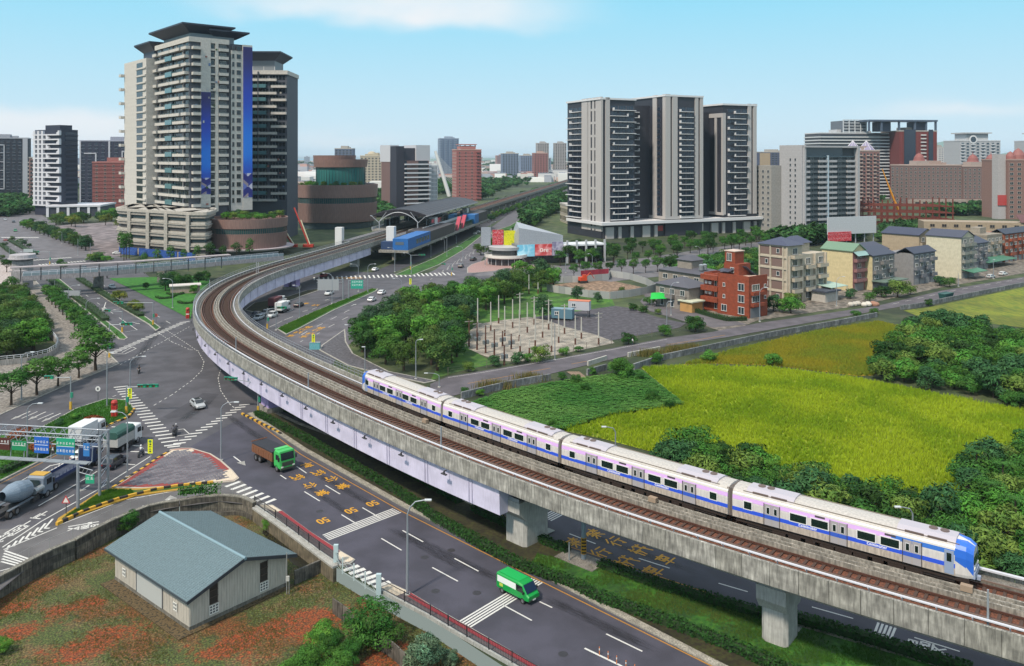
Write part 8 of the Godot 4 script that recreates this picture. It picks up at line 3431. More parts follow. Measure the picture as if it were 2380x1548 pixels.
	b=N()
	b.box(V(-1.5,1.15,1.15),V(4.5,0.08,0.4))
	b.box(V(-1.5,1.15,-1.15),V(4.5,0.08,0.4))
	part("mudguard",b,pt("59616a",0.5),t)
	# scooters and riders
	for q in [["A",1262,1065,1.2,"2a2c30",Color(0.03,0.03,0.035),Color(0.05,0.05,0.06),Color(0.03,0.03,0.03),"black scooter riding across the open junction","rider in black on the scooter in the open junction"],
			["B",1485,425,1.9,"33353a",Color(0.05,0.05,0.06),Color(0.06,0.06,0.07),Color(0.45,0.46,0.48),"dark scooter waiting in the box beside the crossing stripes","rider with pale helmet waiting beside the crossing stripes"],
			["B",1462,437,1.9,"4a4d52",Color(0.1,0.1,0.12),Color(0.04,0.04,0.05),Color(0.04,0.04,0.04),"second dark scooter half hidden in the waiting box","rider with dark helmet in the waiting box"],
			["B",1190,612,up_c,"55585c",Color(0.55,0.56,0.58),Color(0.06,0.07,0.1),Color(0.6,0.6,0.62),"grey scooter at the stop line right of the trucks","rider in a white shirt on the grey scooter at the stop line"],
			["L",1850,1345,2.2,"303236",Color(0.2,0.08,0.06),Color(0.05,0.05,0.06),Color(0.3,0.1,0.08),"small scooter under the footbridge","rider under the footbridge"]]:
		var g:=p(q[0],q[1],q[2])+V(0,0.03,0)
		var turn: float=q[3]
		if q[0]=="A":
			turn=yaw(V(0.25,0,1))
		scooter(q[8],g,turn,q[4])
		person(q[9],g+V(0,0.0,0),turn,q[5],q[6],true,q[7])
	person("standing person in a white shirt by the fence of the pole yard",p("E",1583,840),0.6,Color(0.55,0.56,0.57),Color(0.05,0.06,0.08),false,Color(0.02,0.02,0.02))
	# avenue inside the curve
	var up_e:=aim("D",700,690,1500,330)
	var down_e:=up_e+PI
	car("white sport utility car driving towards the curve",p("D",1195,400),down_e,"c1c3c2","suv")
	car("black car on the avenue in front of the white van",p("D",940,500),up_e,"1c1d22")
	t=truck("white van truck with a square box in the queue under the curve",p("D",800,545),up_e,"bfc1c2",5.6,1.0,"box_truck")
	bx("cargo_box",t,pt("c4c6c6",0.5),V(-2.8,0.9,-1.05),V(3.6,2.2,2.1))
	t=truck("dark truck with a brown red load in the queue under the curve",p("D",752,505),up_e,"b6b8b8",7.0,1.0,"box_truck")
	bx("cargo_box",t,pt("5c3034",0.7),V(-3.5,1.0,-1.15),V(5.0,2.2,2.3))
	car("white car at the front of the queue under the curve",p("D",712,590),down_e,"c2c3c1","suv")
	car("grey car second in the queue under the curve",p("D",655,570),down_e,"7c8288")
	car("silver car at the stop line under the curve",p("D",600,610),down_e,"8d949a")
	car("dark car at the near end of the queue under the curve",p("D",575,585),down_e,"3a3f46")
	car("pale silver car half behind the wood on the avenue",p("D",1556,455),up_e,"b1b3b4")
	car("white car just entering the wood side of the avenue",p("D",1640,395),up_e,"c3c4c4")
	car("white car passing below the station corner",p("M",460,1510),up_e,"b7b9ba")
	car("black car on the avenue near the pink corner",p("S",1522,1082),up_e,"191a1e","suv")
	car("red lorry coloured car below the girder by the far zebra",p("D",1150,250),up_e,"7a2a30","suv")
	car("silver car under the footbridge on the boulevard",p("A",1018,295),aim("A",900,215,1200,390),"9ca0a4")
	car("dark car behind the footbridge railing",p("L",1455,1195),aim("A",900,215,1200,390),"25282c")
	car("red car far up the boulevard at the left",p("L",95,700),aim("L",40,640,300,850),"8a3a34")
	car("white car beside the podium hoarding",p("L",2030,930),0.3,"c0c0be")
	car("green and white bus coloured van at the far crossing",p("L",265,535),aim("L",40,340,400,700),"3c8a58","suv")
	for q in [[235,380,"25282d","dark car at the far end of the boulevard"],[365,375,"b9bbba","white car at the far end of the boulevard"],[90,340,"b4b4b4","pale car at the top of the boulevard"]]:
		car(q[3],p("L",q[0],q[1]),aim("L",40,340,400,700),q[2])
	car("silver car under the long green carport, left one",p("J",1822,1318),0.6,"b0b3b4")
	car("white car under the long green carport, right one",p("J",1920,1296),0.6,"bfc0be")
	car("dark car parked by the pink corner pavement",p("K",70,975),1.2,"1e2126","suv")
	for q in [[1645,0,"b8babb","white car in the avenue below the far viaduct"],[100,520,"b2b5b6","white car on the avenue beyond the station, left"],[160,490,"c2c3c3","white car on the avenue beyond the station, right"]]:
		if q[1]>0:
			car(q[3],p("K",q[0],q[1]),up_e,q[2])
	for k in 5:
		var g:=p("H",[567,642,715,795,870][k],[1412,1450,1490,1530,1565][k])
		t=thing("lane_post","slim white and orange lane post, %s from left on its line" % nth(k),"post",g,0.0,"lane posts on the near white line")
		b=N()
		b.rod(Vector3.ZERO,V(0,0.75,0),0.04,8)
		part("stake",b,pt("c06a28",0.6),t)
		b=N()
		b.rod(V(0,0.45,0),V(0,0.62,0),0.046,8)
		part("white_band",b,pt("d0d0cc",0.5),t)

# ---------- greenery ----------
var crowns:={}
var leaf_mat: StandardMaterial3D
var bark: StandardMaterial3D

func crown(key: String,blobs: Array,leaves: int,size: float,tone: Color,spread:=0.45) -> ArrayMesh:
	# blobs: centre, radii. Leaf-sized faces all through their outer shells, each clump with a tone of its own
	if crowns.has(key):
		return crowns[key]
	var b:=N()
	var total:=0.0
	for q in blobs:
		total+=pow(q[1].x*q[1].y*q[1].z,0.66)
	for q in blobs:
		var n:=int(leaves*pow(q[1].x*q[1].y*q[1].z,0.66)/total)
		var k:=rng.randf_range(0.72,1.35)
		var warm:=rng.randf_range(-0.15,0.3)
		for i in n:
			var d:=V(rng.randfn(),rng.randfn(),rng.randfn()).normalized()
			if d.y<-0.55:
				d.y *= -0.6
				d=d.normalized()
			var r:=rng.randf_range(0.72,1.06)
			var at: Vector3=q[0]+d*q[1]*r
			var nn:=(d+V(0,0.35,0)+V(rng.randfn(),rng.randfn(),rng.randfn())*spread).normalized()
			var t:=nn.cross(V(rng.randfn(),rng.randfn(),rng.randfn())).normalized()*size*rng.randf_range(0.6,1.25)
			var w:=nn.cross(t)*rng.randf_range(0.45,0.7)
			var e:=k*rng.randf_range(0.7,1.35)
			b.tone(Color(tone.r*e*(1.0+warm),tone.g*e,tone.b*e))
			var sm:=(nn*0.6+d*0.6).normalized()
			b.tri_n(at-t,at-w*0.5,at+t,sm,sm,sm)
			b.tri_n(at-t,at+t,at+w*0.5,sm,sm,sm)
	crowns[key]=b.mesh(leaf_mat)
	return crowns[key]

func blob_set(n: int,r: float,h: float,base: float,seed_: int) -> Array:
	var g:=RandomNumberGenerator.new()
	g.seed=seed_
	var list:=[]
	list.append([V(0,base+h*0.5,0),V(r*0.68,h*0.42,r*0.68)])
	for i in n:
		var a:=TAU*i/n*2.4+g.randf()
		var e:=g.randf_range(0.35,0.8)*r
		var y:=base+h*g.randf_range(0.18,0.86)
		var s:=r*g.randf_range(0.26,0.46)
		var k:=1.0-0.55*absf((y-base)/h-0.45)
		list.append([V(cos(a)*e*k,y,sin(a)*e*k),V(s,s*0.8,s)])
	return list

func trunk(key: String,h: float,r: float,limbs: int,reach: float) -> ArrayMesh:
	if crowns.has(key):
		return crowns[key]
	var b:=N()
	b.tube(PackedVector3Array([V(0,-0.1,0),V(0.05,h*0.4,0.03),V(0.0,h,-0.04)]),[r*1.25,r*0.9,r*0.6],7)
	for k in limbs:
		var a:=TAU*k/limbs+0.4
		var s:=V(0,h*(0.6+0.1*(k % 3)),0)
		b.tube(PackedVector3Array([s,s+V(cos(a)*reach*0.4,reach*0.5,sin(a)*reach*0.4),s+V(cos(a)*reach,reach*0.8,sin(a)*reach)]),[r*0.55,r*0.4,r*0.15],5)
	crowns[key]=b.mesh(bark)
	return crowns[key]

# kinds: name, [crown meshes], trunk mesh, nominal height
var kinds:={}
func make_kinds() -> void:
	leaf_mat=leafy("ffffff")
	bark=mat("bark","4a3d32",0.95,0.0,grain(0.6,0.06),V(0.8,0.2,0.8))
	var dark:=Color(0.022,0.066,0.014)
	var mid:=Color(0.032,0.1,0.018)
	var fresh:=Color(0.055,0.155,0.022)
	var list:=[]
	for i in 7:
		list.append(crown("wood%d" % i,blob_set(12+i,3.2+0.25*(i % 4),6.4+0.6*(i % 3),0.5,40+i),2500,0.28+0.04*(i % 3),[dark,mid,fresh,dark.lerp(fresh,0.35),Color(0.05,0.095,0.02),Color(0.025,0.07,0.03),Color(0.06,0.12,0.03)][i]))
	kinds["wood_tree"]=[list,trunk("wood_trunk",3.6,0.24,4,2.2),8.0]
	list=[]
	for i in 3:
		list.append(crown("street%d" % i,blob_set(10,2.6,4.0,2.6,60+i),1700,0.27,[dark,mid,mid.lerp(fresh,0.3)][i]))
	kinds["street_tree"]=[list,trunk("street_trunk",3.4,0.15,5,1.7),6.6]
	list=[]
	for i in 6:
		list.append(crown("shrub%d" % i,blob_set(9+i,2.3,3.0+0.2*i,0.1,80+i),1500,0.22+0.03*(i % 3),[mid,fresh,dark,mid.lerp(fresh,0.5),Color(0.07,0.13,0.025),Color(0.03,0.085,0.03)][i]))
	kinds["thicket_shrub"]=[list,trunk("shrub_trunk",1.6,0.12,4,1.2),3.4]
	list=[]
	for i in 3:
		list.append(crown("near%d" % i,blob_set(16,2.2,3.5,0.2,90+i),5200,0.15,[mid,fresh,mid.lerp(fresh,0.5)][i],0.6))
	kinds["bush"]=[list,trunk("bush_trunk",1.6,0.1,5,1.0),3.7]
	kinds["silver_bush"]=[[crown("silver",blob_set(16,1.7,2.7,0.2,99),4200,0.15,Color(0.085,0.145,0.085),0.7)],trunk("bush_trunk",1.6,0.1,5,1.0),2.9]
	kinds["yellow_tree"]=[[crown("yellow",blob_set(9,2.4,3.0,1.2,66),1500,0.26,Color(0.10,0.13,0.022))],trunk("yellow_trunk",2.2,0.12,4,1.4),4.2]
	kinds["red_shrub"]=[[crown("redshrub",[[V(0,0.4,0),V(1.6,0.55,1.0)]],1200,0.15,Color(0.16,0.055,0.02))],trunk("red_trunk",0.3,0.05,3,0.3),0.95]
	kinds["slender_tree"]=[[crown("slender0",blob_set(6,1.2,4.5,2.2,71),600,0.24,mid),crown("slender1",blob_set(6,1.4,4.0,2.6,72),650,0.24,dark)],trunk("slender_trunk",4.0,0.09,4,0.9),6.8]
	var b:=N()
	for k in 15:                               # palm crown: fronds with leaflets
		var a:=TAU*k/15.0
		var droop:=rng.randf_range(0.3,1.2)
		var o:=V(0,4.6,0)
		for j in 9:
			var s:=j/9.0
			var q:=o+V(cos(a)*2.2*s,0.9*s-droop*1.9*s*s,sin(a)*2.2*s)
			var side:=V(-sin(a),-0.35,cos(a))*0.5*(1.1-s)
			var fw:=V(cos(a),-0.3,sin(a))*0.3
			b.tone(Color(0.035,0.10,0.02)*rng.randf_range(0.7,1.4))
			b.tri(q,q+fw*0.4,q+side+fw)
			b.tri(q,q-side*V(1,-1,1)+fw,q+fw*0.4)
	crowns["palm"]=b.mesh(leaf_mat)
	kinds["palm_tree"]=[[crowns["palm"]],trunk("palm_trunk",4.6,0.14,0,0),5.2]

func plant(kind: String,at: Vector3,h: float,label: String,group:="",wide:=1.0) -> void:
	var k: Array=kinds[kind]
	var s: float=h/k[2]
	var t:=thing(kind,label,"shrub" if kind.ends_with("shrub") or kind.ends_with("bush") else "tree",at,rng.randf()*TAU,group)
	t.scale=V(s*wide,s,s*wide)
	put("trunk",k[1],t)
	put("crown",k[0][rng.randi() % k[0].size()],t)

func scatter(poly: PackedVector2Array,gap: float,most:=400) -> Array:
	var lo:=Vector2.INF
	var hi:=-Vector2.INF
	for q in poly:
		lo=lo.min(q)
		hi=hi.max(q)
	var found:=[]
	var tries:=int((hi.x-lo.x)*(hi.y-lo.y)/(gap*gap)*6.0)
	for i in mini(tries,9000):
		var q:=Vector2(rng.randf_range(lo.x,hi.x),rng.randf_range(lo.y,hi.y))
		if not Geometry2D.is_point_in_polygon(q,poly):
			continue
		var ok:=true
		for e in found:
			if q.distance_squared_to(e)<gap*gap:
				ok=false
				break
		if ok:
			found.append(q)
			if found.size()>=most:
				break
	return found

func hedge(label: String,path: PackedVector3Array,w: float,h: float,tone: Color,base:=0.15,dense:=60.0) -> void:
	var t:=thing("hedge",label,"hedge")
	var b:=N()
	var core:=N()
	for i in path.size()-1:
		var d:=path[i+1]-path[i]
		var l:=d.length()
		var side:=d.cross(Vector3.UP).normalized()
		core.slab(path[i]-side*w*0.36+V(0,base,0),d,side*w*0.72,V(0,h*0.8,0))
		for k in int(l*dense):
			var u:=rng.randf_range(-1.0,1.0)
			var v:=rng.randf()
			var at:=path[i]+d*rng.randf()
			var nn:=Vector3.UP
			if rng.randf()<0.55:
				at+=side*u*w*0.5+V(0,base+h*rng.randf_range(0.86,1.06),0)
			else:
				nn=side*signf(u)
				at+=nn*w*rng.randf_range(0.42,0.54)+V(0,base+h*v,0)
			nn=(nn+V(rng.randfn(),rng.randfn(),rng.randfn())*0.5).normalized()
			var s:=nn.cross(V(rng.randfn(),rng.randfn(),rng.randfn())).normalized()*rng.randf_range(0.09,0.2)
			var e:=nn.cross(s)*0.6
			b.tone(tone*rng.randf_range(0.6,1.5))
			b.tri_n(at-s,at-e,at+s,nn,nn,nn)
			b.tri_n(at-s,at+s,at+e,nn,nn,nn)
	part("core",core,pt("1e3214",0.95),t)
	stuff(part("foliage",b,leaf_mat,t))

func tufts(called: String,label: String,poly: PackedVector2Array,count: int,h: float,tone: Color,tone2: Color,y: float,leafy_:=false,clump:=0.0) -> void:
	var b:=N()
	for k in (5 if not leafy_ else 9):
		var a:=TAU*k/(5.0 if not leafy_ else 9.0)
		var d:=V(cos(a),0,sin(a))
		var side:=V(-d.z,0,d.x)*(0.05 if not leafy_ else 0.16)*h*2.0
		if leafy_:
			var at:=d*0.25*h+V(0,h*rng.randf_range(0.2,0.9),0)
			b.tri(at-side,at+side,at+d*0.4*h+V(0,0.1*h,0))
		else:
			b.tri(d*0.06-side,d*0.06+side,d*0.3*h+V(0,h,0))
	var mm:=MultiMesh.new()
	mm.transform_format=MultiMesh.TRANSFORM_3D
	mm.use_colors=true
	mm.mesh=b.mesh(leaf_mat)
	var lo:=Vector2.INF
	var hi:=-Vector2.INF
	for q in poly:
		lo=lo.min(q)
		hi=hi.max(q)
	var places:=[]
	var nz:=FastNoiseLite.new()
	nz.frequency=0.05
	var guard:=0
	while places.size()<count and guard<count*8:
		guard+=1
		var q:=Vector2(rng.randf_range(lo.x,hi.x),rng.randf_range(lo.y,hi.y))
		if Geometry2D.is_point_in_polygon(q,poly) and (clump<=0.0 or nz.get_noise_2d(q.x*3.0,q.y*3.0)+rng.randf_range(-0.3,0.3)>clump-0.3):
			places.append(q)
	mm.instance_count=places.size()
	for i in places.size():
		var q: Vector2=places[i]
		var s:=rng.randf_range(0.7,1.35)
		mm.set_instance_transform(i,Transform3D(Basis(Vector3.UP,rng.randf()*TAU).scaled(V(s,s*rng.randf_range(0.7,1.2),s)),V(q.x,y,q.y)))
		var m:=clampf(nz.get_noise_2d(q.x,q.y)*1.4+0.5+rng.randf_range(-0.3,0.3),0.0,1.0)
		mm.set_instance_color(i,tone.lerp(tone2,m)*rng.randf_range(0.75,1.25))
	var o:=MultiMeshInstance3D.new()
	o.name=numbered(called)
	o.multimesh=mm
	add_child(o)
	tag(o,label,"grass")
	stuff(o)

func greenery() -> void:
	var spots:=[]
	var rank:=[]
	make_kinds()
	var deep:=Color(0.018,0.055,0.012)
	# hedges of the viaduct median
	hedge("longest clipped hedge, between the near lanes and the viaduct piers",pts("Z",[597,966,694.5,1016,808,1081,932,1153,1013,1211,1195,1315,1330,1364,1402,1400,1537,1449,1673,1500,1781,1547,1860,1580]),1.3,0.75,deep,0.15,85.0)
	hedge("clipped hedge on the far side of the median by the lilac girder",pts("Z",[658.7,954.6,762.7,1000,840.7,1042,938,1097.5,1068,1172]),1.2,0.75,deep,0.15,80.0)
	hedge("short clipped hedge behind the tall concrete pier",pts("Z",[1100,1188,1195,1234,1277,1270,1322,1287]),1.2,0.75,deep,0.15,80.0)
	hedge("clipped hedge along the yellow line behind the near pier",pts("Z",[1394,1319,1537.5,1370.6,1700,1416.6,1763.6,1435.6,1849,1446.4,2006,1489.8,2168,1541,2260,1570]),1.3,0.75,deep,0.15,85.0)
	hedge("hedge on the side lane separator of the boulevard",pts("A",[440,216,545,292,620,346,800,460,960,592]),2.4,0.9,deep,0.15,26.0)
	hedge("hedge on the middle median of the boulevard",pts("A",[712,212,880,318,1060,430,1280,552]),2.4,0.9,deep,0.15,26.0)
	hedge("far hedge of the boulevard beyond the footbridge",pts("L",[170,700,400,830,620,940]),2.6,1.0,deep,0.1,14.0)
	hedge("farther left hedge of the boulevard",pts("L",[0,760,150,880,300,980]),2.6,1.0,deep,0.1,14.0)
	hedge("hedge before the orange house",pts("N",[670,890,850,945,1060,1000,1290,990]),1.4,1.1,deep,0.1,50.0)
	hedge("dark hedge at the left edge of the truck lanes island",pts("B",[0,770,160,700,330,630,420,590]),1.6,0.8,deep,0.16,50.0)
	for q in [[1420,380],[1520,345],[1620,425]]:
		hedge("curved clipped hedge on the park lawn, %s" % ["left ring","upper ring","lower ring"][int((q[0]-1420)/100)],pts("A",[q[0],q[1],q[0]+40,q[1]+14,q[0]+120,q[1]+8,q[0]+180,q[1]-22]),1.2,0.6,Color(0.03,0.10,0.015),0.13,40.0)
	# street trees on the paved walk
	for q in [[100,1358,1035,"first street tree at the left edge of the paved walk"],[335,1268,935,"second street tree along the paved walk, beside a lamp"],[525,1188,915,"third street tree along the paved walk, thin one"],[713,1112,860,"fourth street tree along the paved walk"],[868,1042,655,"tallest street tree at the corner of the paved walk"]]:
		plant("street_tree",p("A",q[0],q[1]),tall("A",q[0],q[1],q[2]),q[3],"street trees on the paved walk",1.5)
	for q in [[800,790,600,"nearest tree of the boulevard row"],[712,690,520,"second tree of the boulevard row"],[640,610,480,"third tree of the boulevard row"],[570,540,420,"fourth tree of the boulevard row"],[505,475,380,"fifth tree of the boulevard row"],[440,420,355,"sixth tree of the boulevard row by the footbridge"],[755,740,560,"low tree between the two nearest of the boulevard row"],[675,650,500,"low tree between second and third of the boulevard row"],[605,575,450,"low tree between third and fourth of the boulevard row"],[538,508,400,"low tree between fourth and fifth of the boulevard row"],[470,447,365,"low tree between fifth and sixth of the boulevard row"],[860,850,680,"broad tree behind the corner street tree"],[60,150,60,"small tree left of the stair tower"]]:
		plant("street_tree",p("A",q[0],q[1]),maxf(5.6,tall("A",q[0],q[1],q[2])),q[3],"trees of the boulevard row",1.35)
	for q in [[1080,425,305,"yellow green tree on the boulevard median, left one"],[1215,490,395,"yellow green tree on the boulevard median, middle one"],[1255,520,420,"yellow green tree on the boulevard median, right one"]]:
		plant("yellow_tree",p("A",q[0],q[1]),tall("A",q[0],q[1],q[2]),q[3],"",1.2)
	for q in [[1500,318,150,"broad park tree by the small hut, left one"],[1590,305,120,"broad park tree by the small hut, middle one"],[1690,290,130,"broad park tree by the small hut, right one"],[1800,260,110,"park tree close to the viaduct bend"],[1870,230,120,"park tree hidden behind the viaduct bend"],[1325,305,220,"small round tree on the park lawn"],[1760,345,255,"low bush in front of the park hut"]]:
		plant("wood_tree",p("A",q[0],q[1]),tall("A",q[0],q[1],q[2]),q[3],"",1.1)
	var hut:=thing("park_hut","small pale flat roofed hut in the park","hut",p("A",1680,335),0.4)
	var b:=N()
	b.box(V(0,1.3,0),V(9,2.6,4))
	part("wall",b,wt("a8978a",0.8),hut)
	bc("roof",hut,pt("b9b2ae",0.7),V(0,2.7,0),V(9.8,0.3,4.8))
	# the wood in the middle and its right end
	spots=scatter(ground("Z",[818,815,850,780,890,752,960,728,1050,704,1100,690,1150,690,1150,720,1085,745,1078,800,1062,850,1000,876,940,868,870,852]),4.6)
	rank=ranked(spots)
	for k in spots.size():
		var q: Vector2=spots[k]
		plant("wood_tree",V(q.x,0,q.y),rng.randf_range(7.0,9.6),"dense green tree of the wood inside the bend"+rank[k],"trees of the wood inside the bend",1.05)
	spots=scatter(ground("Z",[1150,690,1182,662,1275,652,1290,672,1215,690,1160,716]),5.2)
	rank=ranked(spots)
	for k in spots.size():
		var q: Vector2=spots[k]
		plant("wood_tree",V(q.x,0,q.y),rng.randf_range(7.0,9.5),"dark tree between lawn and shop"+rank[k],"trees between the lawn and the shop",1.05)
	for q in [[1110,458,330,"round dark tree beside the building site hoarding"],[815,612,410,"broad dark tree behind the blue cabin"],[1285,470,385,"small dark bush by the pale sign at the building site"],[1490,400,330,"slim tree inside the building site fence"]]:
		plant("wood_tree",p("E",q[0],q[1]),tall("E",q[0],q[1],q[2]),q[3],"",1.2)
	# right thicket, belt below the rice, left clump
	spots=scatter(ground("Z",[2042,884,2052,838,2112,788,2160,766,2250,772,2380,795,2480,825,2480,985,2380,958,2200,914,2120,901]),3.3,260)
	rank=ranked(spots)
	for k in spots.size():
		var q: Vector2=spots[k]
		plant("thicket_shrub",V(q.x,0,q.y),rng.randf_range(3.2,5.6),"leafy shrub of the thicket right of the rice"+rank[k],"shrubs of the thicket right of the rice",1.1)
	spots=scatter(ground("Z",[1525,1075,1600,1058,1800,1100,1950,1150,2100,1195,2215,1225,2262,1120,2380,1050,2480,1080,2480,1500,2300,1400,2000,1285,1700,1165,1560,1115]),2.9,280)
	rank=ranked(spots)
	for k in spots.size():
		var q: Vector2=spots[k]
		plant("thicket_shrub",V(q.x,0,q.y),rng.randf_range(2.8,4.8),"leafy shrub of the belt between rice and viaduct"+rank[k],"shrubs of the belt between rice and viaduct",1.1)
	for q in [[2270,1120],[2330,1150],[2300,1200],[2360,1240]]:
		plant("palm_tree",p("Z",q[0],q[1]),5.0,"banana like palm in the shrubs at the right edge, %s" % ["top one","second one","third one","lowest one"][[2270,2330,2300,2360].find(q[0])])
	spots=scatter(ground("Z",[-30,790,20,745,60,735,98,765,102,800,104,818,60,832,-30,845]),3.8)
	rank=ranked(spots)
	for k in spots.size():
		var q: Vector2=spots[k]
		plant("wood_tree",V(q.x,0,q.y),rng.randf_range(6.0,9.0),"dark tree below the curved ramp"+rank[k],"trees below the curved ramp",1.1)
	spots=scatter(ground("Z",[-30,735,0,690,40,680,60,700,60,735]),4.6)
	rank=ranked(spots)
	for k in spots.size():
		var q: Vector2=spots[k]
		plant("palm_tree" if rng.randf()<0.3 else "wood_tree",V(q.x,0,q.y),rng.randf_range(5.0,7.0),"tree of the upper clump left of the stair tower"+rank[k],"trees of the upper left clump",1.1)
	ramp_wall()
	# trees under and along the far viaduct
	for k in 70:
		var s:=505.0+k*11.0
		for o in [10.0,-11.0]:
			var at:=along(s+rng.randf_range(-3,3),o+rng.randf_range(-2,2),0)
			plant("wood_tree",at,rng.randf_range(4.5,6.0) if o>0 else rng.randf_range(6,9),("tree right of the far viaduct" if o>0 else "tree left of the far viaduct")+", %s beyond the station%s" % [nth(k % 30),"" if k<30 else " in the second stretch" if k<60 else " in the last stretch"],"trees right of the far viaduct" if o>0 else "trees left of the far viaduct",1.25)
	# rows below the dark towers and along the cross street
	spots=scatter(ground("Z",[1288,596,1420,588,1560,574,1760,556,1785,575,1620,598,1450,618,1300,624]),7.5,90)
	rank=ranked(spots)
	for k in spots.size():
		var q: Vector2=spots[k]
		plant("street_tree",V(q.x,0,q.y),rng.randf_range(5.0,8.5),"young tree in front of the dark towers"+rank[k],"young trees in front of the dark towers",1.15)
	spots=scatter(ground("Z",[1640,618,1740,598,1768,600,1768,640,1660,655,1560,640,1560,625]),5.0,70)
	rank=ranked(spots)
	for k in spots.size():
		var q: Vector2=spots[k]
		plant("thicket_shrub",V(q.x,0,q.y),rng.randf_range(3.5,6.0),"green shrub of the strip behind the orange house"+rank[k],"shrubs behind the orange house",1.25)
	for k in 9:
		var e:=k/8.0
		plant("street_tree",p("E",lerpf(1080,1900,e),lerpf(262,205,e)),5.2+(k*37 % 10)*0.12,"young roadside tree %s, near side of the cross street" % ["before the red hoarding","at the red hoarding","above the excavator","behind the red hoarding middle","behind the red hoarding end","left of the grass patch","above the grass patch","right of the grass patch","nearest the grey villas"][k],"",1.05)
	for q in [[1260,905,760,"tree on the shop corner, left one"],[1330,1010,860,"tree before the shop billboards"],[1480,1000,880,"small tree right of the shop billboards"],[1800,960,820,"dark tree before the arcade"],[640,560,400,"dark tree behind the shop roof, left one"],[780,470,380,"dark tree behind the shop roof, right one"],[350,760,560,"dark tree at the left of the shop, left one"],[200,880,640,"dark tree at the left of the shop, middle one"],[420,860,600,"dark tree at the left of the shop, right one"],[120,800,660,"dark tree at the left of the shop, rear one"],[1150,380,250,"dark tree on the avenue's right side, near one"],[1240,300,180,"dark tree on the avenue's right side, second one"],[1340,230,100,"dark tree on the avenue's right side, third one"],[1420,190,50,"dark tree on the avenue's right side, fourth one"],[2200,1000,740,"tree on the cross street right of the arcade"],[2320,960,700,"tree on the cross street before the dark podium"]]:
		plant("wood_tree",p("K",q[0],q[1]),clampf(tall("K",q[0],q[1],q[2]),3.5,9.0),q[3],"",1.25)
	# around the houses
	for q in [["N",1830,900,680,"round dark tree before the cream villa"],["N",540,870,790,"small shrub before the grey villa"],["N",640,1060,930,"roadside tree at the corner of the dark yard"],["N",300,1110,1040,"small tree at the dark yard fence"],["N",120,800,680,"dark shrub left of the green tarpaulin"],["N",220,915,850,"shrub at the gate of the dark yard"],["N",1620,880,700,"shrub left of the cream villa tree"],["J",1090,1470,1340,"broad dark tree before the grey fronted house"],["J",960,1470,1380,"shrub left of the broad dark tree"],["J",1190,1450,1380,"shrub right of the broad dark tree"],["J",1500,1390,1310,"dark tree below the blank cream house, right one"],["J",1420,1380,1310,"dark tree below the blank cream house, left one"],["J",870,1500,1430,"low green shrub before the cream row"],["J",720,1480,1410,"low green shrub beside the carport"],["J",250,1545,1440,"shrub right of the cream villa garage"],
			["Q",1620,215,30,"big bush at the end of the weedy ground by the canal"],["Q",1580,180,50,"second big bush by the canal"],["Q",1190,275,190,"bush on the weedy ground left of the dirt path"],["Q",1270,350,270,"low bush at the lower end of the dirt path"],["Q",1060,240,170,"bush by the canal wall left of the path"],["Q",1340,190,120,"small bush by the parapet beam"],["Q",1900,440,330,"low bush where weeds meet the rice, left one"],["Q",2060,510,420,"low bush where weeds meet the rice, right one"],["Q",980,680,600,"grey green bush just above the train roof"],["Q",1790,250,180,"small bush at the tip of the rice"],["Q",1940,90,0,"small bright bush in the canal"],["Q",300,390,320,"small brown bush by the canal wall"],["Q",160,390,310,"small green bush at the road end behind the train"],
			["E",790,985,850,"bush at the gravel yard fence, middle one"],["E",990,925,850,"bush at the gravel yard fence, right one"],["E",1120,895,835,"low bush at the gravel yard fence, far right"],["E",600,1000,910,"small bush at the gravel yard fence, left one"],["E",680,980,900,"thin bush at the gravel yard fence"],["E",180,1065,985,"bush on the lawn by the wire fence"],["E",400,1020,935,"sapling by the wire fence"],["E",1860,760,665,"palm like tree at the dark yard fence"],["E",1550,830,735,"small tree beside the standing person"],["E",2120,720,590,"tree pair at the yard corner"],["E",2240,980,880,"bright bush between canal and rice"],["E",1790,975,900,"bright bush below the parapet beam"],["E",1590,540,480,"shrub at the top corner of the dark yard"],["E",1680,560,500,"second shrub at the top corner of the dark yard"],["Z",1797,848,818,"lone small tree standing in the golden rice"],["P",760,330,262,"young tree at the bend of the canal wall"],["P",30,450,360,"palm like bush at the road bridge"],["P",210,420,350,"bush by the road bridge"]]:
		plant("bush" if q[0]=="Q" else "thicket_shrub",p(q[0],q[1],q[2]),maxf(1.2,tall(q[0],q[1],q[2],q[3])),q[4],"",1.15)
	for q in [[760,230,145],[430,300,235],[1890,0,-10]]:
		reeds("clump of dry yellow reeds by the canal, %s" % ["right of the pair","left of the pair","far one"][[760,430,1890].find(q[0])],p("Q",q[0],q[1]+20),3.2)
	reeds("clump of dry reeds on the far canal bank, left",p("E",1950,900),3.0)
	reeds("clump of dry reeds on the far canal bank, right",p("E",2080,885),3.0)
	# foreground
	for q in [["bush",590,1120,790,"big round bright bush before the board wall",1.35],["bush",190,1130,930,"bright bush at the bottom, upper left of its cluster",1.2],["bush",260,1190,1020,"bright bush in the middle of the bottom cluster",1.15],["bush",400,1270,1090,"bright bush right of the bottom cluster",1.2],["bush",100,1330,1110,"bright bush left of the bottom cluster",1.2],["bush",330,1390,1180,"bright bush at the very bottom of the cluster",1.3],["bush",-90,1400,1240,"bright bush at the bottom edge, leftmost of the cluster",1.2],["bush",30,1420,1200,"low bright bush at the bottom edge",1.2],["silver_bush",985,1330,1050,"pale silvery bush beside the stony verge",1.15],["silver_bush",1200,1290,1170,"small pale bush under the railing",1.2]]:
		plant(q[0],p("G",q[1],q[2],-1.5),tall("G",q[1],q[2],q[3],-1.5)*0.95,q[4],"",q[5])
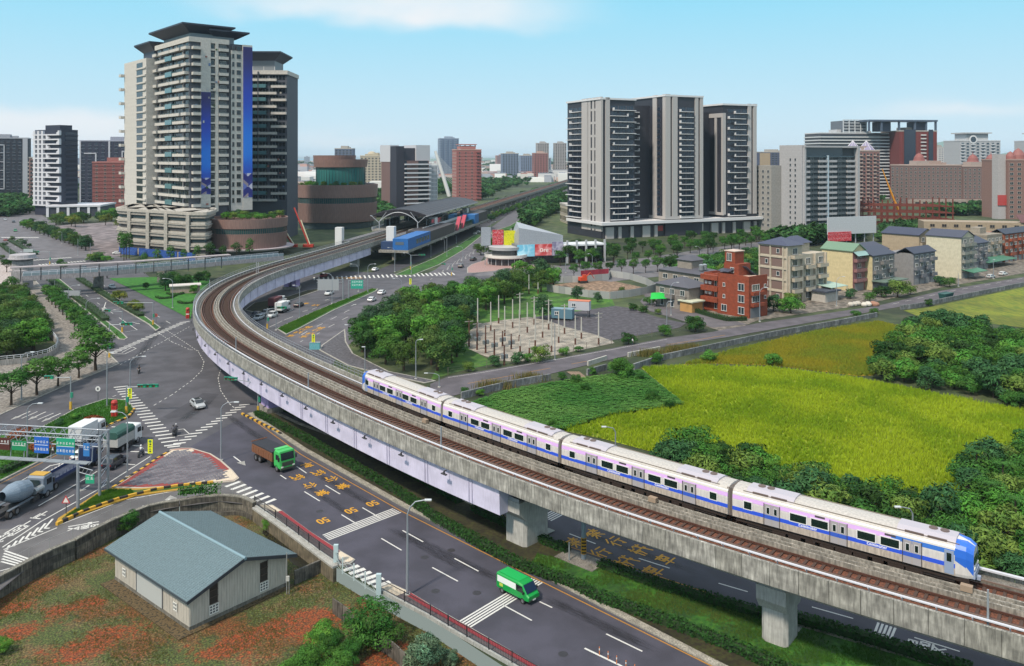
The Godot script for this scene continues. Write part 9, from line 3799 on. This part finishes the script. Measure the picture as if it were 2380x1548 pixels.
	plant("bush",p("C",1020,335,-1.5),2.6,"green shrub growing at the foot of the stone wall")
	plant("bush",p("C",20,1300,-1.5),1.6,"small bush at the left edge of the field")
	plant("bush",p("C",2140,320,-1.5),1.6,"small bush growing in the ditch")
	vine()
	for q in [[640,300,1.1,"pale flowering shrub on the left grass island"],[500,355,0.9,"low shrub on the left grass island"],[950,180,0.8,"dark low shrub at the tip of the left grass island"],[140,540,1.0,"pale shrub on the near part of the left grass island"]]:
		plant("thicket_shrub",p("B",q[0],q[1])+V(0,0.16,0),q[2],q[3],"",1.5)
	for q in [[790,335,"reddish clipped shrub on the left grass island, right one"],[355,560,"reddish clipped shrub on the left grass island, under the gantry"],[170,440,"reddish clipped shrub behind the gantry"]]:
		plant("red_shrub",p("B",q[0],q[1])+V(0,0.16,0),1.0,q[2],"",1.5)
	# round the bare lot and the far left
	for k in 16:
		var e:=k/15.0
		for r in 2:
			var at:=p("L",lerpf(400,1480,e)+r*60,lerpf(470,860,e)-r*34)
			plant("wood_tree",at,rng.randf_range(5.0,7.5),"tree between boulevard and bare lot, %s from the far end, %s line" % [nth(k),["left","right"][r]],"trees between boulevard and bare lot",1.2)
	spots=scatter(ground("L",[860,395,1100,385,1500,360,2100,330,2110,360,1500,395,900,440]),7.0,50)
	rank=ranked(spots)
	for k in spots.size():
		var q: Vector2=spots[k]
		plant("wood_tree",V(q.x,0,q.y),rng.randf_range(7,10),"tree behind the bare lot"+rank[k],"trees behind the bare lot",1.3)
	for q in [[1230,450],[1300,465],[1020,400],[1820,430],[2080,520]]:
		plant("yellow_tree",p("L",q[0],q[1]),8.0,"pale slender tree on the bare lot, %s" % {1230: "left of the close pair",1300: "right of the close pair",1020: "leftmost",1820: "by the tower, rear",2080: "by the tower, nearest"}[q[0]],"pale trees on the bare lot")
	spots=scatter(ground("L",[1560,1010,1700,990,1880,1060,1700,1075,1580,1060]),4.0,20)
	rank=ranked(spots)
	for k in spots.size():
		var q: Vector2=spots[k]
		plant("thicket_shrub",V(q.x,0,q.y),3.0,"low dark shrub by the podium corner"+rank[k],"shrubs by the podium corner",1.4)
	for q in [[220,700,620],[330,740,660],[420,780,690],[500,820,740],[90,800,720],[1040,1120,1060],[1100,1180,1130],[20,1040,940],[140,1140,1050]]:
		plant("wood_tree",p("L",q[0],q[1]),clampf(tall("L",q[0],q[1],q[2]),3.0,8.0),"small tree on the far boulevard medians, where %s" % {220: "the long hedge begins",330: "the long hedge thickens",420: "the long hedge bends",500: "the long hedge ends",90: "the left hedge begins",1040: "the footbridge passes, left",1100: "the footbridge passes, right",20: "the left edge cuts it",140: "the left lamp stands"}[q[0]],"small trees on the far boulevard medians",1.4)
	for q in [[2090,985],[2180,1020],[2230,1000],[2140,1040]]:
		plant("slender_tree",p("L",q[0],q[1]),13.0,"tall slender new tree before the podium, %s" % {2090: "leftmost",2180: "second",2230: "rightmost",2140: "nearest"}[q[0]],"slender trees before the podium")
	for k in 9:
		plant("slender_tree",p("R",1150+k*105,1330-k*12),9.0+(k % 3),"young tree along the podium hoarding, %s from left" % nth(k),"young trees along the podium hoarding",1.2)
	spots=scatter(PackedVector2Array([Vector2(-136,-384),Vector2(-112,-384),Vector2(-110,-402),Vector2(-136,-402)]),3.0,24)
	rank=ranked(spots)
	for k in spots.size():
		var q: Vector2=spots[k]
		plant("thicket_shrub",V(q.x,16.2,q.y),rng.randf_range(2.0,3.6),"shrub in the roof garden of the smaller round hall"+rank[k],"roof garden shrubs",1.2)
	spots=scatter(PackedVector2Array([Vector2(-138,-536),Vector2(-112,-522),Vector2(-98,-528),Vector2(-96,-540),Vector2(-134,-548)]),3.4,30)
	rank=ranked(spots)
	for k in spots.size():
		var q: Vector2=spots[k]
		if Vector2(q.x+112,q.y+549).length()>17.0:
			plant("thicket_shrub",V(q.x,26.4,q.y),rng.randf_range(2.0,3.6),"shrub on the terrace of the larger round hall"+rank[k],"terrace shrubs",1.2)
	far_woods()
	# standing crops and weeds
	tufts("rice_plants","standing rice of the large field",ground("Z",[1490,855,1640,850,1800,855,1990,880,2120,905,2380,955,2460,975,2460,1060,2290,1046,2250,1100,2232,1160,2150,1185,2000,1150,1800,1090,1550,1060,1400,1020,1300,1000,1420,965,1590,940]),42000,0.55,Color(0.155,0.25,0.010),Color(0.27,0.35,0.016),0.05,false,-0.1)
	tufts("rice_plants","standing rice of the smaller golden field",ground("Z",[1585,848,1700,815,1900,770,2040,748,2115,765,2118,785,2080,830,2030,873,1990,874,1800,850,1640,845]),22000,0.55,Color(0.24,0.22,0.018),Color(0.15,0.2,0.02),0.05)
	tufts("weeds","tangle of bright weeds behind the train",ground("Z",[1085,945,1170,915,1290,893,1380,880,1490,865,1560,920,1590,945,1420,968,1310,1003,1250,1010,1180,990]),22000,0.5,Color(0.03,0.11,0.015),Color(0.07,0.16,0.03),0.05,true)
	tufts("field_grass","dry grass tufts on the worn field",field_edge,20000,0.14,Color(0.13,0.11,0.04),Color(0.06,0.10,0.02),-1.5,false,0.3)
	tufts("median_grass","grass of the viaduct median",ground("Z",[1250,1290,1500,1345,1754,1428,2193,1556,1780,1545,1640,1478,1400,1385,1230,1318]),9000,0.16,Color(0.04,0.11,0.015),Color(0.10,0.13,0.03),0.17,false,0.25)
	tufts("island_grass","grass of the left island",ground("Z",[0,1022,91,999,176,953,248,930,295,934,310,952,294,969,229,1000,150,1043,91,1070,0,1116]),9000,0.2,Color(0.03,0.12,0.01),Color(0.06,0.17,0.02),0.18)
	tufts("wedge_grass","grass of the wedge beside the truck lanes",ground("Z",[150,1205,184,1182,232,1149,256,1141,305,1142,312,1152,182,1194]),3500,0.2,Color(0.04,0.12,0.01),Color(0.08,0.17,0.02),0.18)
	tufts("verge_grass","grass of the long avenue median",ground("D",[760,690,960,595,1220,485,1560,352,1590,356,1230,520,935,680,835,732]),7000,0.25,Color(0.035,0.12,0.01),Color(0.07,0.16,0.02),0.17)

func reeds(label: String,at: Vector3,r: float) -> void:
	var t:=thing("reed_clump",label,"reeds",at)
	var b:=N()
	for k in 520:
		var o:=V(rng.randfn()*r*0.45,0,rng.randfn()*0.5)
		var d:=V(rng.randfn()*0.35,rng.randf_range(1.1,2.2),rng.randfn()*0.35)
		var s:=V(rng.randf_range(0.03,0.07),0,rng.randf_range(-0.05,0.05))
		b.tone(Color(0.2,0.14,0.055).lerp(Color(0.09,0.12,0.03),rng.randf())*rng.randf_range(0.6,1.2))
		b.tri(o-s,o+s,o+d)
	stuff(part("stalks",b,leaf_mat,t))

func vine() -> void:
	var t:=thing("creeper","leafy green creeper hanging over the wire fence by the shed","creeper")
	var b:=N()
	var a:=p("C",1430,105,0.0)
	var c:=p("C",1750,60,0.0)
	for k in 1500:
		var u:=rng.randf()
		var drop:=1.0 if u<0.55 else 2.6
		var at:=a.lerp(c,u)+V(rng.randfn()*0.2,2.1-rng.randf()*drop,rng.randfn()*0.25)
		var nn:=V(rng.randfn(),rng.randfn()+0.6,rng.randfn()+0.6).normalized()
		var s:=nn.cross(V(rng.randfn(),rng.randfn(),rng.randfn())).normalized()*rng.randf_range(0.08,0.16)
		var e:=nn.cross(s)*0.7
		b.tone(Color(0.035,0.11,0.02)*rng.randf_range(0.6,1.5))
		b.tri_n(at-s,at-e,at+s,nn,nn,nn)
		b.tri_n(at-s,at+s,at+e,nn,nn,nn)
	stuff(part("foliage",b,leaf_mat,t))

func ramp_wall() -> void:
	var t:=thing("ramp_wall","curved pale wall with a white railing round the clump at the left","wall")
	var path:=pts("A",[388,650,440,720,500,790,527,835,505,885,430,930,250,975,0,1000])
	var rail:=N()
	for i in path.size()-1:
		var d:=path[i+1]-path[i]
		for k in 2:
			var b:=N()
			b.slab(path[i]+d*(0.5*k)+V(0,0.05,0),d*0.49,d.cross(Vector3.UP).normalized()*-0.3,V(0,1.3,0))
			part("wall_panel",b,wt("9c9a97",0.7),t)
		rail.bar(path[i]+V(0,2.1,0),path[i+1]+V(0,2.1,0),0.1,0.1)
		rail.bar(path[i]+V(0,1.7,0),path[i+1]+V(0,1.7,0),0.06,0.06)
		for k in 4:
			rail.box(path[i]+d*(k*0.25)+V(0,1.7,0),V(0.08,0.9,0.08))
	part("railing",rail,pt("b9bcc0",0.5),t)

func far_woods() -> void:
	var mm:=MultiMesh.new()
	mm.transform_format=MultiMesh.TRANSFORM_3D
	mm.use_colors=true
	mm.mesh=crown("far",blob_set(8,5.0,7.0,0.2,123),420,1.3,Color(0.026,0.075,0.02))
	var zones:=[[ground("Z",[1112,470,1180,441,1248,419,1240,398,1120,396,1100,440]),420],[ground("Z",[845,505,905,505,900,462,850,448]),120],[ground("Z",[-40,508,80,500,95,480,70,468,-40,462]),160],[ground("Z",[1755,480,1800,478,1800,452,1755,450]),60],[ground("Z",[1795,565,1960,552,1990,540,1985,560,1830,575]),90],[ground("Z",[2040,560,2090,545,2160,530,2165,550,2060,565]),60],[ground("Z",[1000,455,1060,452,1060,425,1000,420]),120],[ground("Z",[640,400,900,402,900,382,640,382]),420],[ground("Z",[1100,400,1320,400,1320,382,1100,380]),320],[ground("Z",[1225,530,1310,480,1320,465,1300,460,1225,505]),120],[ground("Z",[2150,490,2310,488,2310,500,2150,505]),60],[ground("Z",[700,470,840,470,840,440,700,440]),120],
		[ground("Z",[1750,450,2380,440,2380,400,1750,400]),260],[ground("Z",[0,460,300,460,300,410,0,410]),200],[ground("Z",[690,505,880,500,1060,470,1110,440,1110,392,690,392]),620],[ground("Z",[-60,470,300,470,300,392,-60,392]),320],[ground("Z",[1750,470,2400,470,2400,390,1750,390]),420],[ground("Z",[1110,470,1250,425,1310,400,1310,385,1110,388]),300]]
	var list:=[]
	for z in zones:
		var lo:=Vector2.INF
		var hi:=-Vector2.INF
		for q in z[0]:
			lo=lo.min(q)
			hi=hi.max(q)
		var n:=0
		for i in z[1]*8:
			var q:=Vector2(rng.randf_range(lo.x,hi.x),rng.randf_range(lo.y,hi.y))
			if Geometry2D.is_point_in_polygon(q,z[0]) and absf(q.x+62.2-(-q.y-361.0)*0.1585)>26.0:
				list.append(q)
				n+=1
				if n>=z[1]:
					break
	mm.instance_count=list.size()
	for i in list.size():
		var s:=rng.randf_range(0.7,1.3)*(1.0+maxf(0.0,-list[i].y-1200.0)/3000.0)
		mm.set_instance_transform(i,Transform3D(Basis(Vector3.UP,rng.randf()*TAU).scaled(V(s*1.3,s,s*1.3)),V(list[i].x,0,list[i].y)))
		mm.set_instance_color(i,Color.WHITE*rng.randf_range(0.7,1.25))
	var o:=MultiMeshInstance3D.new()
	o.name="distant_woods"
	o.multimesh=mm
	add_child(o)
	tag(o,"dark green woods between the far buildings","woods")
	stuff(o)
